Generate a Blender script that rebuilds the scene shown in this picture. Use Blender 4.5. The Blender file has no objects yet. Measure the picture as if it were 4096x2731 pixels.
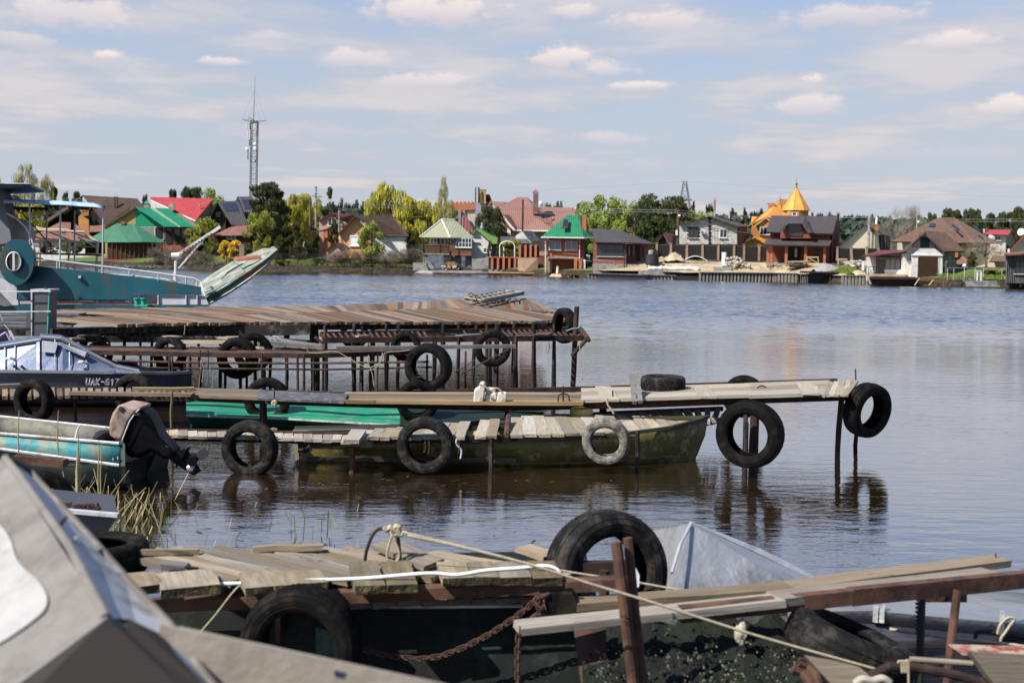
import bpy, math, random
import numpy as np
from mathutils import Vector as V, Matrix, noise as mnoise
R=math.radians
sc=bpy.context.scene
col=sc.collection
random.seed(7)
# ---------------------------------------------------------------- camera
FPX=4700.0; CX=2048.0; CY=1365.5; EYE=2.3
PITCH=math.atan(335.5/FPX); ROLL=R(0.8)
fw=V((0,math.cos(PITCH),-math.sin(PITCH))); up0=V((0,math.sin(PITCH),math.cos(PITCH))); rt0=V((1,0,0))
rt=rt0*math.cos(ROLL)+up0*math.sin(ROLL); upv=up0*math.cos(ROLL)-rt0*math.sin(ROLL)
cam=bpy.data.cameras.new('camera'); camo=bpy.data.objects.new('camera',cam); col.objects.link(camo)
camo.matrix_world=Matrix(((rt.x,upv.x,-fw.x,0),(rt.y,upv.y,-fw.y,0),(rt.z,upv.z,-fw.z,EYE),(0,0,0,1)))
cam.sensor_width=36; cam.lens=36*FPX/4096; cam.clip_start=0.1; cam.clip_end=9000
cam.dof.use_dof=True; cam.dof.focus_distance=17; cam.dof.aperture_fstop=3.1
sc.camera=camo
# ---------------------------------------------------------------- light and sky
SUN_EL=R(47); SUN_AZ=R(-123)   # azimuth clockwise from +Y
sd=V((math.sin(SUN_AZ)*math.cos(SUN_EL),math.cos(SUN_AZ)*math.cos(SUN_EL),math.sin(SUN_EL)))
sl=bpy.data.lights.new('sun','SUN'); so=bpy.data.objects.new('sun',sl); col.objects.link(so)
sl.energy=5.0; sl.angle=R(0.53); sl.color=(1,0.95,0.87)
so.rotation_euler=sd.to_track_quat('Z','Y').to_euler()
sc.view_settings.view_transform='Standard'; sc.view_settings.look='None'
sc.view_settings.exposure=0.74; sc.view_settings.gamma=1.0; sc.view_settings.use_curve_mapping=False
sc.render.engine='CYCLES'; sc.cycles.max_bounces=6; sc.cycles.glossy_bounces=3; sc.cycles.transparent_max_bounces=6
sc.cycles.caustics_reflective=False; sc.cycles.caustics_refractive=False
def fill_world():
    w=bpy.data.worlds.new('World'); sc.world=w; w.use_nodes=True
    nt=w.node_tree; N=nt.nodes; L=nt.links; N.clear()
    def n(t,**k):
        x=N.new(t)
        for a,b in k.items(): setattr(x,a,b)
        return x
    def inp(node,i,val):
        if isinstance(val,(int,float)): node.inputs[i].default_value=val
        elif isinstance(val,tuple): node.inputs[i].default_value=val if len(val)==4 or node.inputs[i].type=='VECTOR' else (*val,1)
        else: L.new(val,node.inputs[i])
    def ma(op,a,b=0.0,c=0.0,clamp=False):
        x=n('ShaderNodeMath',operation=op,use_clamp=clamp); inp(x,0,a); inp(x,1,b); inp(x,2,c); return x.outputs[0]
    def mixc(f,a,b):
        x=n('ShaderNodeMix',data_type='RGBA'); inp(x,0,f); inp(x,6,a); inp(x,7,b); return x.outputs[2]
    def mr(v,a,b,c=0.0,d=1.0):
        x=n('ShaderNodeMapRange',interpolation_type='SMOOTHSTEP'); inp(x,0,v); inp(x,1,a); inp(x,2,b); inp(x,3,c); inp(x,4,d); return x.outputs[0]
    sky=n('ShaderNodeTexSky',sky_type='NISHITA'); sky.sun_disc=False; sky.sun_elevation=SUN_EL; sky.sun_rotation=SUN_AZ%(2*math.pi)
    sky.dust_density=.7; sky.ozone_density=1.5; sky.air_density=1.0
    tc=n('ShaderNodeTexCoord'); sep=n('ShaderNodeSeparateXYZ'); L.new(tc.outputs['Generated'],sep.inputs[0])
    X,Y,Z=sep.outputs
    el=ma('ARCTAN2',Z,ma('SQRT',ma('ADD',ma('MULTIPLY',X,X),ma('MULTIPLY',Y,Y))))
    az=ma('ARCTAN2',X,Y)
    # layer of thin, flattened clouds on a plane overhead
    zz=ma('ADD',ma('MAXIMUM',Z,0.0),0.055)
    cv=n('ShaderNodeCombineXYZ'); inp(cv,0,ma('DIVIDE',X,zz)); inp(cv,1,ma('MULTIPLY',ma('DIVIDE',Y,zz),1.0)); inp(cv,2,3.7)
    nz=n('ShaderNodeTexNoise'); L.new(cv.outputs[0],nz.inputs['Vector']); inp(nz,'Scale',1.25); inp(nz,'Detail',7.0); inp(nz,'Roughness',0.55)
    layer=mr(nz.outputs[0],0.38,0.62)
    # angular noise used for the puffs
    av=n('ShaderNodeCombineXYZ'); inp(av,0,ma('MULTIPLY',az,1.0)); inp(av,1,ma('MULTIPLY',el,1.7)); inp(av,2,0.0)
    n2=n('ShaderNodeTexNoise'); L.new(av.outputs[0],n2.inputs['Vector']); inp(n2,'Scale',30.0); inp(n2,'Detail',6.0); inp(n2,'Roughness',0.6)
    n3=n('ShaderNodeTexNoise'); L.new(av.outputs[0],n3.inputs['Vector']); inp(n3,'Scale',90.0); inp(n3,'Detail',4.0); inp(n3,'Roughness',0.6)
    pert=ma('ADD',ma('MULTIPLY',ma('SUBTRACT',n2.outputs[0],0.5),2.6),ma('MULTIPLY',ma('SUBTRACT',n3.outputs[0],0.5),0.7))
    mask=None; shade=None
    PUFFS=[(300,60,330,85,.8),(420,222,80,26,1),(890,245,100,26,.9),(1090,150,110,26,.6),(1430,240,220,48,.75),(1730,330,260,50,.8),(1720,40,330,85,.95),(2310,40,130,55,.9),(2650,90,230,60,.8),
      (2240,235,150,60,.95),(2410,275,170,42,.8),(2560,345,140,24,.9),(3250,320,58,27,1),(3230,425,200,56,.8),(3420,60,330,60,.75),(3830,165,190,56,.9),(4060,430,150,50,.9),(2450,555,220,34,.6),(1150,520,420,40,.35),(2200,660,600,34,.35),(200,460,170,24,.5),(3700,620,500,40,.3),(80,165,160,34,.6)]
    for (px,py,rx,ry,s) in PUFFS:
        d=(fw+rt*((px-CX)/FPX)+upv*((CY-py)/FPX)).normalized()
        a0=math.atan2(d.x,d.y); e0=math.asin(d.z)
        dx=ma('MULTIPLY',ma('SUBTRACT',az,a0),FPX/rx)
        dy=ma('MULTIPLY',ma('SUBTRACT',el,e0),FPX/ry)
        dyb=ma('MULTIPLY',ma('MINIMUM',dy,0.0),1.3)
        dd=ma('SQRT',ma('ADD',ma('MULTIPLY',dx,dx),ma('ADD',ma('POWER',ma('MAXIMUM',dy,0.0),2.0),ma('MULTIPLY',dyb,dyb))))
        m=ma('MULTIPLY',mr(ma('SUBTRACT',dd,pert),1.15,0.35),s)
        mask=m if mask is None else ma('MAXIMUM',mask,m)
        sh=ma('MULTIPLY',m,mr(dy,-0.9,0.7)); shade=sh if shade is None else ma('MAXIMUM',shade,sh)
    # base sky: Nishita, greyed by thin haze of the day
    hz=mr(el,0.03,0.42,1.0,0.0)
    tint=n('ShaderNodeVectorMath',operation='MULTIPLY'); L.new(sky.outputs[0],tint.inputs[0]); tint.inputs[1].default_value=(1.1,1.35,1.62)
    base=mixc(ma('MULTIPLY',hz,0.90),tint.outputs[0],(5.45,5.75,6.45))
    lc=mixc(mr(nz.outputs[0],0.45,0.7),(5.4,5.65,6.4),(7.4,6.9,6.9))
    c1=mixc(ma('MULTIPLY',layer,mr(el,0.08,0.5,0.85,0.10)),base,lc)
    pc=mixc(shade,(6.2,6.0,6.8),(9.6,8.5,8.0))
    c2=mixc(mask,c1,pc)
    bg=n('ShaderNodeBackground'); L.new(c2,bg.inputs[0]); bg.inputs[1].default_value=0.060
    out=n('ShaderNodeOutputWorld'); L.new(bg.outputs[0],out.inputs[0])
fill_world()
# ---------------------------------------------------------------- geometry helpers
def ray(px,py): return fw+rt*((px-CX)/FPX)+upv*((CY-py)/FPX)
def P(px,py,z=0.0):
    d=ray(px,py); t=(z-EYE)/d.z; return V((0,0,EYE))+d*t
def D(px,py,y):
    d=ray(px,py); return V((0,0,EYE))+d*(y/d.y)
def YH(px): return 1030+(px-CX)*math.tan(ROLL)
def pxm(y): return FPX/y
ORG={}
def link(o,parent=None,loc=None):
    col.objects.link(o)
    l=V(loc) if loc is not None else (ORG[parent.name] if parent else V((0,0,0)))
    ORG[o.name]=V(l)
    if parent: o.parent=parent; o.location=l-ORG[parent.name]
    else: o.location=l
    return o
class MB:
    def __init__(s): s.v=[]; s.f=[]; s.uv={}
    def add(s,vs,fs):
        b=len(s.v); s.v+= [V(p) for p in vs]; s.f+=[tuple(b+i for i in f) for f in fs]; return s
    def hexa(s,b4,t4):
        return s.add(list(b4)+list(t4),[(3,2,1,0),(4,5,6,7),(0,1,5,4),(1,2,6,5),(2,3,7,6),(3,0,4,7)])
    def prism(s,pts,vec):
        n=len(pts); pts=[V(p) for p in pts]; vec=V(vec)
        fs=[tuple(range(n-1,-1,-1)),tuple(range(n,2*n))]+[(i,(i+1)%n,n+(i+1)%n,n+i) for i in range(n)]
        return s.add(pts+[p+vec for p in pts],fs)
    def box(s,a,b):
        x0,y0,z0=a; x1,y1,z1=b
        return s.hexa([(x0,y0,z0),(x1,y0,z0),(x1,y1,z0),(x0,y1,z0)],[(x0,y0,z1),(x1,y0,z1),(x1,y1,z1),(x0,y1,z1)])
    def bar(s,a,b,w,h,up=V((0,0,1))):
        a=V(a);b=V(b);d=(b-a).normalized()
        if abs(d.dot(up))>0.98: up=V((0,1,0))
        sd_=d.cross(up).normalized()*w/2; u=sd_.cross(d).normalized()*h/2
        return s.hexa([a-sd_-u,a+sd_-u,a+sd_+u,a-sd_+u],[b-sd_-u,b+sd_-u,b+sd_+u,b-sd_+u])
    def tube(s,path,r,n=6,closed=False,cap=True):
        path=[V(p) for p in path]; m=len(path); vs=[]; prev=None
        rs=r if isinstance(r,(list,tuple)) else [r]*m
        for i,p in enumerate(path):
            if closed: t=path[(i+1)%m]-path[i-1]
            else: t=path[min(i+1,m-1)]-path[max(i-1,0)]
            t=t.normalized() if t.length>0 else V((0,0,1))
            if prev is None:
                u=t.orthogonal().normalized()
            else:
                u=prev-t*prev.dot(t); u=u.normalized() if u.length>1e-6 else t.orthogonal().normalized()
            prev=u; w=t.cross(u)
            for k in range(n):
                a=2*math.pi*k/n; vs.append(p+(u*math.cos(a)+w*math.sin(a))*rs[i])
        fs=[]
        for i in range(m if closed else m-1):
            j=(i+1)%m
            for k in range(n): fs.append((i*n+k,i*n+(k+1)%n,j*n+(k+1)%n,j*n+k))
        if cap and not closed: fs+= [tuple(range(n-1,-1,-1)),tuple((m-1)*n+k for k in range(n))]
        return s.add(vs,fs)
    def lathe(s,prof,c,axis=(0,0,1),n=16):
        ax=V(axis).normalized(); u=ax.orthogonal().normalized(); w=ax.cross(u); vs=[]; m=len(prof)
        for k in range(n):
            a=2*math.pi*k/n
            for (r,h) in prof: vs.append(V(c)+ax*h+(u*math.cos(a)+w*math.sin(a))*r)
        fs=[(k*m+i,((k+1)%n)*m+i,((k+1)%n)*m+i+1,k*m+i+1) for k in range(n) for i in range(m-1)]
        return s.add(vs,fs)
    def ball(s,c,r,n=8):
        prof=[(max(1e-4,math.cos(a))*r,math.sin(a)*r) for a in [math.pi*(i/(n//2+1)-.5) for i in range(n//2+2)]]
        return s.lathe(prof,c,n=n)
    def polyuv(s,pts,udir=None,thick=0.12,org=None):
        """roof slab: polygon with metre UVs along the eave / up the slope"""
        pts=[V(p) for p in pts]; nrm=V((0,0,0))
        for i in range(len(pts)): nrm+=pts[i].cross(pts[(i+1)%len(pts)])
        nrm.normalize()
        if nrm.z<0: nrm=-nrm
        u=V(udir) if udir is not None else V((0,0,1)).cross(nrm)
        if u.length<1e-4: u=V((1,0,0))
        u=(u-nrm*u.dot(nrm)).normalized(); w=nrm.cross(u)
        b=len(s.f); n=len(pts); s.prism(pts,-nrm*thick)
        for k in range(b,len(s.f)):
            s.uv[k]=[(s.v[i].dot(u),s.v[i].dot(w)) for i in s.f[k]]
        return s
    def build(s,name,mat=None,parent=None,smooth=False,loc=None,**props):
        me=bpy.data.meshes.new(name)
        if loc is None:
            if parent is not None: loc=ORG[parent.name]
            else:
                xs=[p.x for p in s.v]; ys=[p.y for p in s.v]; zs=[p.z for p in s.v]
                loc=V(((min(xs)+max(xs))/2,(min(ys)+max(ys))/2,min(zs)))
        loc=V(loc)
        me.from_pydata([p-loc for p in s.v],[],s.f)
        if s.uv:
            ul=me.uv_layers.new(name='UVMap')
            for p in me.polygons:
                if p.index in s.uv:
                    for li,c in zip(p.loop_indices,s.uv[p.index]): ul.data[li].uv=c
        if mat: me.materials.append(mat)
        if smooth is True: me.polygons.foreach_set('use_smooth',[True]*len(me.polygons))
        elif smooth:
            me.polygons.foreach_set('use_smooth',[True]*len(me.polygons)); me.set_sharp_from_angle(angle=R(smooth))
        fixn(me)
        o=bpy.data.objects.new(name,me); link(o,parent,loc)
        for k,v in props.items(): o[k]=v
        return o
import bmesh
def fixn(me):
    if len(me.polygons)>6000: return
    bm=bmesh.new(); bm.from_mesh(me); bmesh.ops.recalc_face_normals(bm,faces=bm.faces); bm.to_mesh(me); bm.free()
def tag(o,label=None,cat=None,group=None,kind=None):
    if label: o['label']=label
    if cat: o['category']=cat
    if group: o['group']=group
    if kind: o['kind']=kind
    return o
def thing(name,label,cat,loc,group=None):
    o=bpy.data.objects.new(name,None); o.empty_display_size=0.2; link(o,None,loc); return tag(o,label,cat,group)
def struct(name,mb,mat,**k):
    o=mb.build(name,mat,**k); o['kind']='structure'; return o
def inst(me,name,parent,mat4,label=None):
    """object sharing mesh data, placed by a world matrix"""
    o=bpy.data.objects.new(name,me); col.objects.link(o)
    ORG[o.name]=mat4.to_translation()
    if parent: o.parent=parent; o.matrix_local=Matrix.Translation(-ORG[parent.name])@mat4
    else: o.matrix_world=mat4
    if label: o['label']=label
    return o
def frame(o,x,y,z):
    return Matrix(((x.x,y.x,z.x,o.x),(x.y,y.y,z.y,o.y),(x.z,y.z,z.z,o.z),(0,0,0,1)))
_pk={}
def plank(a,b,w,t,parent,mat,name='plank',up=V((0,0,1)),rough=0.0,rnd=None,roll=0.0,endm=None):
    """one board from a to b (centre line), its own object with grain along local x"""
    a=V(a);b=V(b); d=b-a; Ln=d.length; x=d.normalized(); y=up.cross(x).normalized(); z=x.cross(y)
    if roll: 
        q=Matrix.Rotation(roll,3,x); y=q@y; z=q@z
    rn=rnd or random
    def j(k): return rn.uniform(-1,1)*k
    e=rough
    vs=[]; 
    for sx in (-1,-.33,.33,1):
        cr=j(e*.3); wy=j(e*.4)
        for sy,sz in ((-1,-1),(1,-1),(1,1),(-1,1)):
            vs.append(V((sx*Ln/2+(j(e)*.6 if abs(sx)==1 else 0), sy*w/2+wy*.5+j(e*.25), sz*t/2+cr)))
    fs=[(3,2,1,0),(12,13,14,15)]
    for i in range(3):
        for k in range(4): fs.append((i*4+k,i*4+(k+1)%4,i*4+4+(k+1)%4,i*4+4+k))
    me=bpy.data.meshes.new(name); me.from_pydata(vs,[],fs); me.materials.append(mat)
    fixn(me)
    if endm:
        me.materials.append(endm)
        for p in me.polygons:
            if abs(p.normal.x)>.8: p.material_index=1
    return inst(me,name,parent,frame((a+b)/2,x,y,z))
# ---------------------------------------------------------------- materials
MATS={}
def nodes(name):
    m=bpy.data.materials.new(name); m.use_nodes=True; nt=m.node_tree; return m,nt,nt.nodes,nt.links,nt.nodes['Principled BSDF']
def mixn(N,L,f,a,b,mode='MIX'):
    x=N.new('ShaderNodeMix'); x.data_type='RGBA'; x.blend_type=mode
    for i,v in ((0,f),(6,a),(7,b)):
        if isinstance(v,(int,float)): x.inputs[i].default_value=v
        elif isinstance(v,tuple): x.inputs[i].default_value=(*v[:3],1)
        else: L.new(v,x.inputs[i])
    return x.outputs[2]
def noi(N,L,scale,detail=4,rough=.6,vec=None,stretch=None,coord='Object'):
    if vec is None:
        tc=N.new('ShaderNodeTexCoord'); vec=tc.outputs[coord]
    if stretch:
        mp=N.new('ShaderNodeMapping'); L.new(vec,mp.inputs[0]); mp.inputs['Scale'].default_value=stretch; vec=mp.outputs[0]
    n=N.new('ShaderNodeTexNoise'); L.new(vec,n.inputs['Vector']); n.inputs['Scale'].default_value=scale; n.inputs['Detail'].default_value=detail; n.inputs['Roughness'].default_value=rough
    return n.outputs[0]
def rng(N,L,v,a,b,c=0.,d=1.):
    x=N.new('ShaderNodeMapRange'); L.new(v,x.inputs[0]); x.inputs[1].default_value=a; x.inputs[2].default_value=b; x.inputs[3].default_value=c; x.inputs[4].default_value=d; return x.outputs[0]
def mth(N,L,op,a,b=0.0):
    x=N.new('ShaderNodeMath'); x.operation=op
    for i,v in ((0,a),(1,b)):
        if isinstance(v,(int,float)): x.inputs[i].default_value=v
        else: L.new(v,x.inputs[i])
    return x.outputs[0]
def mat(name,c,rough=.8,metal=0.,var=.25,scale=3.,c2=None,c2amt=.5,c2scale=1.5,bump=.2,bscale=25.,bdist=.01,rand=.0,stretch=None,spec=.28,coord='Object'):
    if name in MATS: return MATS[name]
    m,nt,N,L,B=nodes(name)
    n1=noi(N,L,scale,5,.65,stretch=stretch,coord=coord)
    dark=tuple(x*(1-var) for x in c); lite=tuple(min(1,x*(1+var)) for x in c)
    colr=mixn(N,L,rng(N,L,n1,.3,.7),dark,lite)
    if c2:
        n2=noi(N,L,c2scale,6,.7,stretch=stretch,coord=coord)
        colr=mixn(N,L,rng(N,L,n2,.62-c2amt*.35,.70-c2amt*.25),colr,c2)
    if rand:
        oi=N.new('ShaderNodeObjectInfo')
        hs=N.new('ShaderNodeHueSaturation'); L.new(colr,hs.inputs['Color'])
        L.new(rng(N,L,oi.outputs['Random'],0,1,1-rand,1+rand),hs.inputs['Value'])
        r2=mth(N,L,'FRACT',mth(N,L,'MULTIPLY',oi.outputs['Random'],7.31))
        L.new(rng(N,L,r2,0,1,1-rand*.6,1+rand*.6),hs.inputs['Saturation']); colr=hs.outputs[0]
    L.new(colr,B.inputs['Base Color']); B.inputs['Metallic'].default_value=metal
    L.new(rng(N,L,n1,.2,.8,max(.02,rough-.12),min(1,rough+.12)),B.inputs['Roughness'])
    B.inputs['Specular IOR Level'].default_value=spec
    if bump:
        bn=noi(N,L,bscale,4,.6,stretch=stretch,coord=coord); bp=N.new('ShaderNodeBump'); bp.inputs['Strength'].default_value=bump; bp.inputs['Distance'].default_value=bdist
        L.new(bn,bp.inputs['Height']); L.new(bp.outputs[0],B.inputs['Normal'])
    MATS[name]=m; return m
def wood(name,c,c2,rand=.3,gscale=1.0,knots=.5,rough=.85,green=None):
    """weathered boards, grain runs along local x; every board gets its own tone"""
    if name in MATS: return MATS[name]
    m,nt,N,L,B=nodes(name)
    tc=N.new('ShaderNodeTexCoord'); oi=N.new('ShaderNodeObjectInfo')
    ad=N.new('ShaderNodeVectorMath'); ad.operation='ADD'; L.new(tc.outputs['Object'],ad.inputs[0])
    cb=N.new('ShaderNodeCombineXYZ'); L.new(mth(N,L,'MULTIPLY',oi.outputs['Random'],37.),cb.inputs[0]); L.new(mth(N,L,'MULTIPLY',oi.outputs['Random'],91.),cb.inputs[1]); L.new(cb.outputs[0],ad.inputs[1])
    v=ad.outputs[0]
    g=noi(N,L,1.,6,.7,vec=v,stretch=(2.2*gscale,42*gscale,42*gscale))
    s=noi(N,L,1.,5,.65,vec=v,stretch=(1.6,6,6))
    f=noi(N,L,1.,4,.7,vec=v,stretch=(14,90,90))
    a=mixn(N,L,rng(N,L,g,.32,.68),tuple(x*.55 for x in c),c)
    a=mixn(N,L,rng(N,L,s,.45,.72),a,c2)
    a=mixn(N,L,rng(N,L,g,.66,.74,0,.75),a,tuple(x*.20 for x in c))
    r2=mth(N,L,'FRACT',mth(N,L,'MULTIPLY',oi.outputs['Random'],5.77))
    a=mixn(N,L,rng(N,L,r2,.55,1.,0,.55),a,tuple(x*.62 for x in c2))
    if green: a=mixn(N,L,rng(N,L,noi(N,L,1.,4,.7,vec=v,stretch=(3,3,3)),.58,.7,0,.6),a,green)
    hs=N.new('ShaderNodeHueSaturation'); L.new(a,hs.inputs['Color']); L.new(rng(N,L,oi.outputs['Random'],0,1,max(.35,1-rand*1.5),1+rand*1.1),hs.inputs['Value'])
    r3=mth(N,L,'FRACT',mth(N,L,'MULTIPLY',oi.outputs['Random'],13.7)); L.new(rng(N,L,r3,0,1,.65,1.35),hs.inputs['Saturation'])
    st=rng(N,L,noi(N,L,1.,5,.75,vec=v,stretch=(4,9,9)),.60,.72,0,.75); fin=mixn(N,L,st,hs.outputs[0],tuple(x*.22 for x in c2))   # damp and rot stains
    L.new(fin,B.inputs['Base Color']); B.inputs['Roughness'].default_value=rough; B.inputs['Specular IOR Level'].default_value=.2
    bp=N.new('ShaderNodeBump'); bp.inputs['Strength'].default_value=.6; bp.inputs['Distance'].default_value=.006
    L.new(mth(N,L,'ADD',g,mth(N,L,'MULTIPLY',f,.5)),bp.inputs['Height']); L.new(bp.outputs[0],B.inputs['Normal'])
    MATS[name]=m; return m
def roofmat(name,c,kind='tile',pu=.25,pv=.35,var=.2,c2=None,rough=.55,depth=.03):
    """roofing with real relief from metre UVs: tile rows, corrugation or shingles"""
    if name in MATS: return MATS[name]
    m,nt,N,L,B=nodes(name)
    uv=N.new('ShaderNodeUVMap'); sp=N.new('ShaderNodeSeparateXYZ'); L.new(uv.outputs[0],sp.inputs[0]); U,W=sp.outputs[0],sp.outputs[1]
    su=mth(N,L,'SINE',mth(N,L,'MULTIPLY',U,2*math.pi/pu))
    fv=mth(N,L,'FRACT',mth(N,L,'DIVIDE',W,pv))
    n1=noi(N,L,1.1,5,.65,vec=uv.outputs[0]); n2=noi(N,L,9.,4,.6,vec=uv.outputs[0])
    a=mixn(N,L,rng(N,L,n1,.3,.7),tuple(x*(1-var) for x in c),tuple(x*(1+var) for x in c))
    if c2: a=mixn(N,L,rng(N,L,n1,.5,.72,0,.8),a,c2)
    a=mixn(N,L,rng(N,L,n2,.3,.7,.0,.3),a,tuple(x*.5 for x in c))
    if kind=='tile':
        h=mth(N,L,'ADD',mth(N,L,'MULTIPLY',su,.5),mth(N,L,'MULTIPLY',mth(N,L,'SUBTRACT',1.,fv),1.4))
    elif kind=='corr': h=su
    elif kind=='shingle':
        br=N.new('ShaderNodeTexBrick'); L.new(uv.outputs[0],br.inputs['Vector']); br.inputs['Scale'].default_value=1.; br.inputs['Brick Width'].default_value=pu; br.inputs['Row Height'].default_value=pv; br.inputs['Mortar Size'].default_value=.01
        br.inputs['Color1'].default_value=(.75,.75,.75,1); br.inputs['Color2'].default_value=(1.2,1.2,1.2,1); br.inputs['Mortar'].default_value=(.5,.5,.5,1)
        a=mixn(N,L,1.,a,br.outputs[0],'MULTIPLY'); h=mth(N,L,'SUBTRACT',1.,fv)
    else: # seam
        fu=mth(N,L,'FRACT',mth(N,L,'DIVIDE',U,pu)); h=mth(N,L,'GREATER_THAN',fu,.9)
    L.new(a,B.inputs['Base Color']); B.inputs['Roughness'].default_value=rough; B.inputs['Specular IOR Level'].default_value=.35
    bp=N.new('ShaderNodeBump'); bp.inputs['Strength'].default_value=.9; bp.inputs['Distance'].default_value=depth
    L.new(h,bp.inputs['Height']); L.new(bp.outputs[0],B.inputs['Normal'])
    MATS[name]=m; return m
def brickmat(name,c1,c2,mortar,bw=.25,rh=.075,coord='Object'):
    if name in MATS: return MATS[name]
    m,nt,N,L,B=nodes(name)
    tc=N.new('ShaderNodeTexCoord'); sp=N.new('ShaderNodeSeparateXYZ'); L.new(tc.outputs[coord],sp.inputs[0])
    cb=N.new('ShaderNodeCombineXYZ'); L.new(mth(N,L,'ADD',sp.outputs[0],sp.outputs[1]),cb.inputs[0]); L.new(sp.outputs[2],cb.inputs[1])
    br=N.new('ShaderNodeTexBrick'); L.new(cb.outputs[0],br.inputs['Vector']); br.inputs['Scale'].default_value=1.
    for k,v in (('Brick Width',bw),('Row Height',rh),('Mortar Size',.006)): br.inputs[k].default_value=v
    br.inputs['Color1'].default_value=(*c1,1); br.inputs['Color2'].default_value=(*c2,1); br.inputs['Mortar'].default_value=(*mortar,1)
    n1=noi(N,L,.9,5,.6); a=mixn(N,L,rng(N,L,n1,.3,.75,0,.35),br.outputs[0],tuple(x*.45 for x in c1))
    L.new(a,B.inputs['Base Color']); B.inputs['Roughness'].default_value=.85
    bp=N.new('ShaderNodeBump'); bp.inputs['Strength'].default_value=.5; bp.inputs['Distance'].default_value=.01; bp.invert=True
    L.new(br.outputs['Fac'],bp.inputs['Height']); L.new(bp.outputs[0],B.inputs['Normal'])
    MATS[name]=m; return m
def glass(name='glass',c=(.03,.035,.04),rough=.06):
    if name in MATS: return MATS[name]
    m,nt,N,L,B=nodes(name); B.inputs['Base Color'].default_value=(*c,1); B.inputs['Roughness'].default_value=rough; B.inputs['Specular IOR Level'].default_value=.6
    n=noi(N,L,1.2,2,.5); bp=N.new('ShaderNodeBump'); bp.inputs['Strength'].default_value=.1; L.new(n,bp.inputs['Height']); L.new(bp.outputs[0],B.inputs['Normal'])
    MATS[name]=m; return m
# ---------------------------------------------------------------- water and land
LAND=0.8
def gz(back): return LAND+min(1.2,max(0.,(back-1.5)*.16))
def water():
    m,nt,N,L,B=nodes('water')
    tc=N.new('ShaderNodeTexCoord'); v=tc.outputs['Object']
    sp=N.new('ShaderNodeSeparateXYZ'); L.new(v,sp.inputs[0])
    Yc=sp.outputs[1]; Xc=sp.outputs[0]
    # river colour: tea brown, peat-stained
    B.inputs['Base Color'].default_value=(.0075,.0045,.0022,1)
    B.inputs['Roughness'].default_value=.03; B.inputs['IOR'].default_value=2.1; B.inputs['Specular IOR Level'].default_value=.5
    big=noi(N,L,1.,3,.5,vec=v,stretch=(.10,.16,.1))
    wind=mth(N,L,'MULTIPLY',rng(N,L,Yc,30,52),1.0)            # open water is ruffled, the lee of the piers is calm
    w1=noi(N,L,1.,3,.55,vec=v,stretch=(1.3,4.2,1))
    w2=noi(N,L,1.,3,.6,vec=v,stretch=(5.,17.,1))
    w3=noi(N,L,1.,3,.6,vec=v,stretch=(1.2,2.3,1))
    w4=noi(N,L,1.,4,.65,vec=v,stretch=(.42,.8,1))
    near=mth(N,L,'ADD',mth(N,L,'MULTIPLY',w1,.011),mth(N,L,'MULTIPLY',w2,.0030))
    near=mth(N,L,'MULTIPLY',near,rng(N,L,big,.35,.7,.45,1.3))
    far=mth(N,L,'ADD',mth(N,L,'MULTIPLY',w3,.16),mth(N,L,'MULTIPLY',w4,.22))
    h=near
    bp=N.new('ShaderNodeBump'); bp.inputs['Strength'].default_value=1.; bp.inputs['Distance'].default_value=1.; L.new(h,bp.inputs['Height'])
    def slopes(st):
        mp=N.new('ShaderNodeMapping'); L.new(v,mp.inputs[0]); mp.inputs['Scale'].default_value=st
        n=N.new('ShaderNodeTexNoise'); L.new(mp.outputs[0],n.inputs['Vector']); n.inputs['Scale'].default_value=1; n.inputs['Detail'].default_value=3; n.inputs['Roughness'].default_value=.6
        s=N.new('ShaderNodeVectorMath'); s.operation='SUBTRACT'; L.new(n.outputs['Color'],s.inputs[0]); s.inputs[1].default_value=(.5,.5,.5); return s.outputs[0]
    def vm(op,a,b):
        x=N.new('ShaderNodeVectorMath'); x.operation=op
        for i,q in ((0,a),(1,b)):
            if isinstance(q,tuple): x.inputs[i].default_value=q
            else: L.new(q,x.inputs[i])
        return x.outputs[0]
    sl_=vm('ADD',vm('ADD',vm('MULTIPLY',slopes((1.1,1.6,1)),(.4,.7,0)),vm('MULTIPLY',slopes((3.5,5.,1)),(.3,.55,0))),(0,-.115,0))   # steep faces of the wind ripples look towards the near shore
    amp=mth(N,L,'MULTIPLY',wind,rng(N,L,noi(N,L,1.,3,.5,vec=v,stretch=(.02,.06,.1)),.35,.65,.55,1.15))
    cb=N.new('ShaderNodeCombineXYZ'); [L.new(amp,cb.inputs[k]) for k in range(3)]
    tot=vm('NORMALIZE',vm('ADD',bp.outputs[0],vm('MULTIPLY',sl_,cb.outputs[0])),(0,0,0)); L.new(tot,B.inputs['Normal'])
    fr=N.new('ShaderNodeFresnel'); fr.inputs['IOR'].default_value=1.333; L.new(tot,fr.inputs['Normal'])
    gl=N.new('ShaderNodeBsdfGlossy'); gl.inputs['Roughness'].default_value=.03; gl.inputs['Color'].default_value=(.97,.98,1,1); L.new(tot,gl.inputs['Normal'])
    df=N.new('ShaderNodeBsdfDiffuse'); df.inputs['Color'].default_value=(.021,.012,.0045,1)
    mx=N.new('ShaderNodeMixShader'); L.new(mth(N,L,'POWER',fr.outputs[0],.38),mx.inputs[0]); L.new(df.outputs[0],mx.inputs[1]); L.new(gl.outputs[0],mx.inputs[2]); L.new(mx.outputs[0],N['Material Output'].inputs[0])
    return m
WATER=water()
mb=MB(); mb.add([(-700,-25,0),(700,-25,0),(700,220,0),(-700,220,0)],[(0,1,2,3)])
struct('river_water',mb,WATER,loc=(0,0,0))
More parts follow.
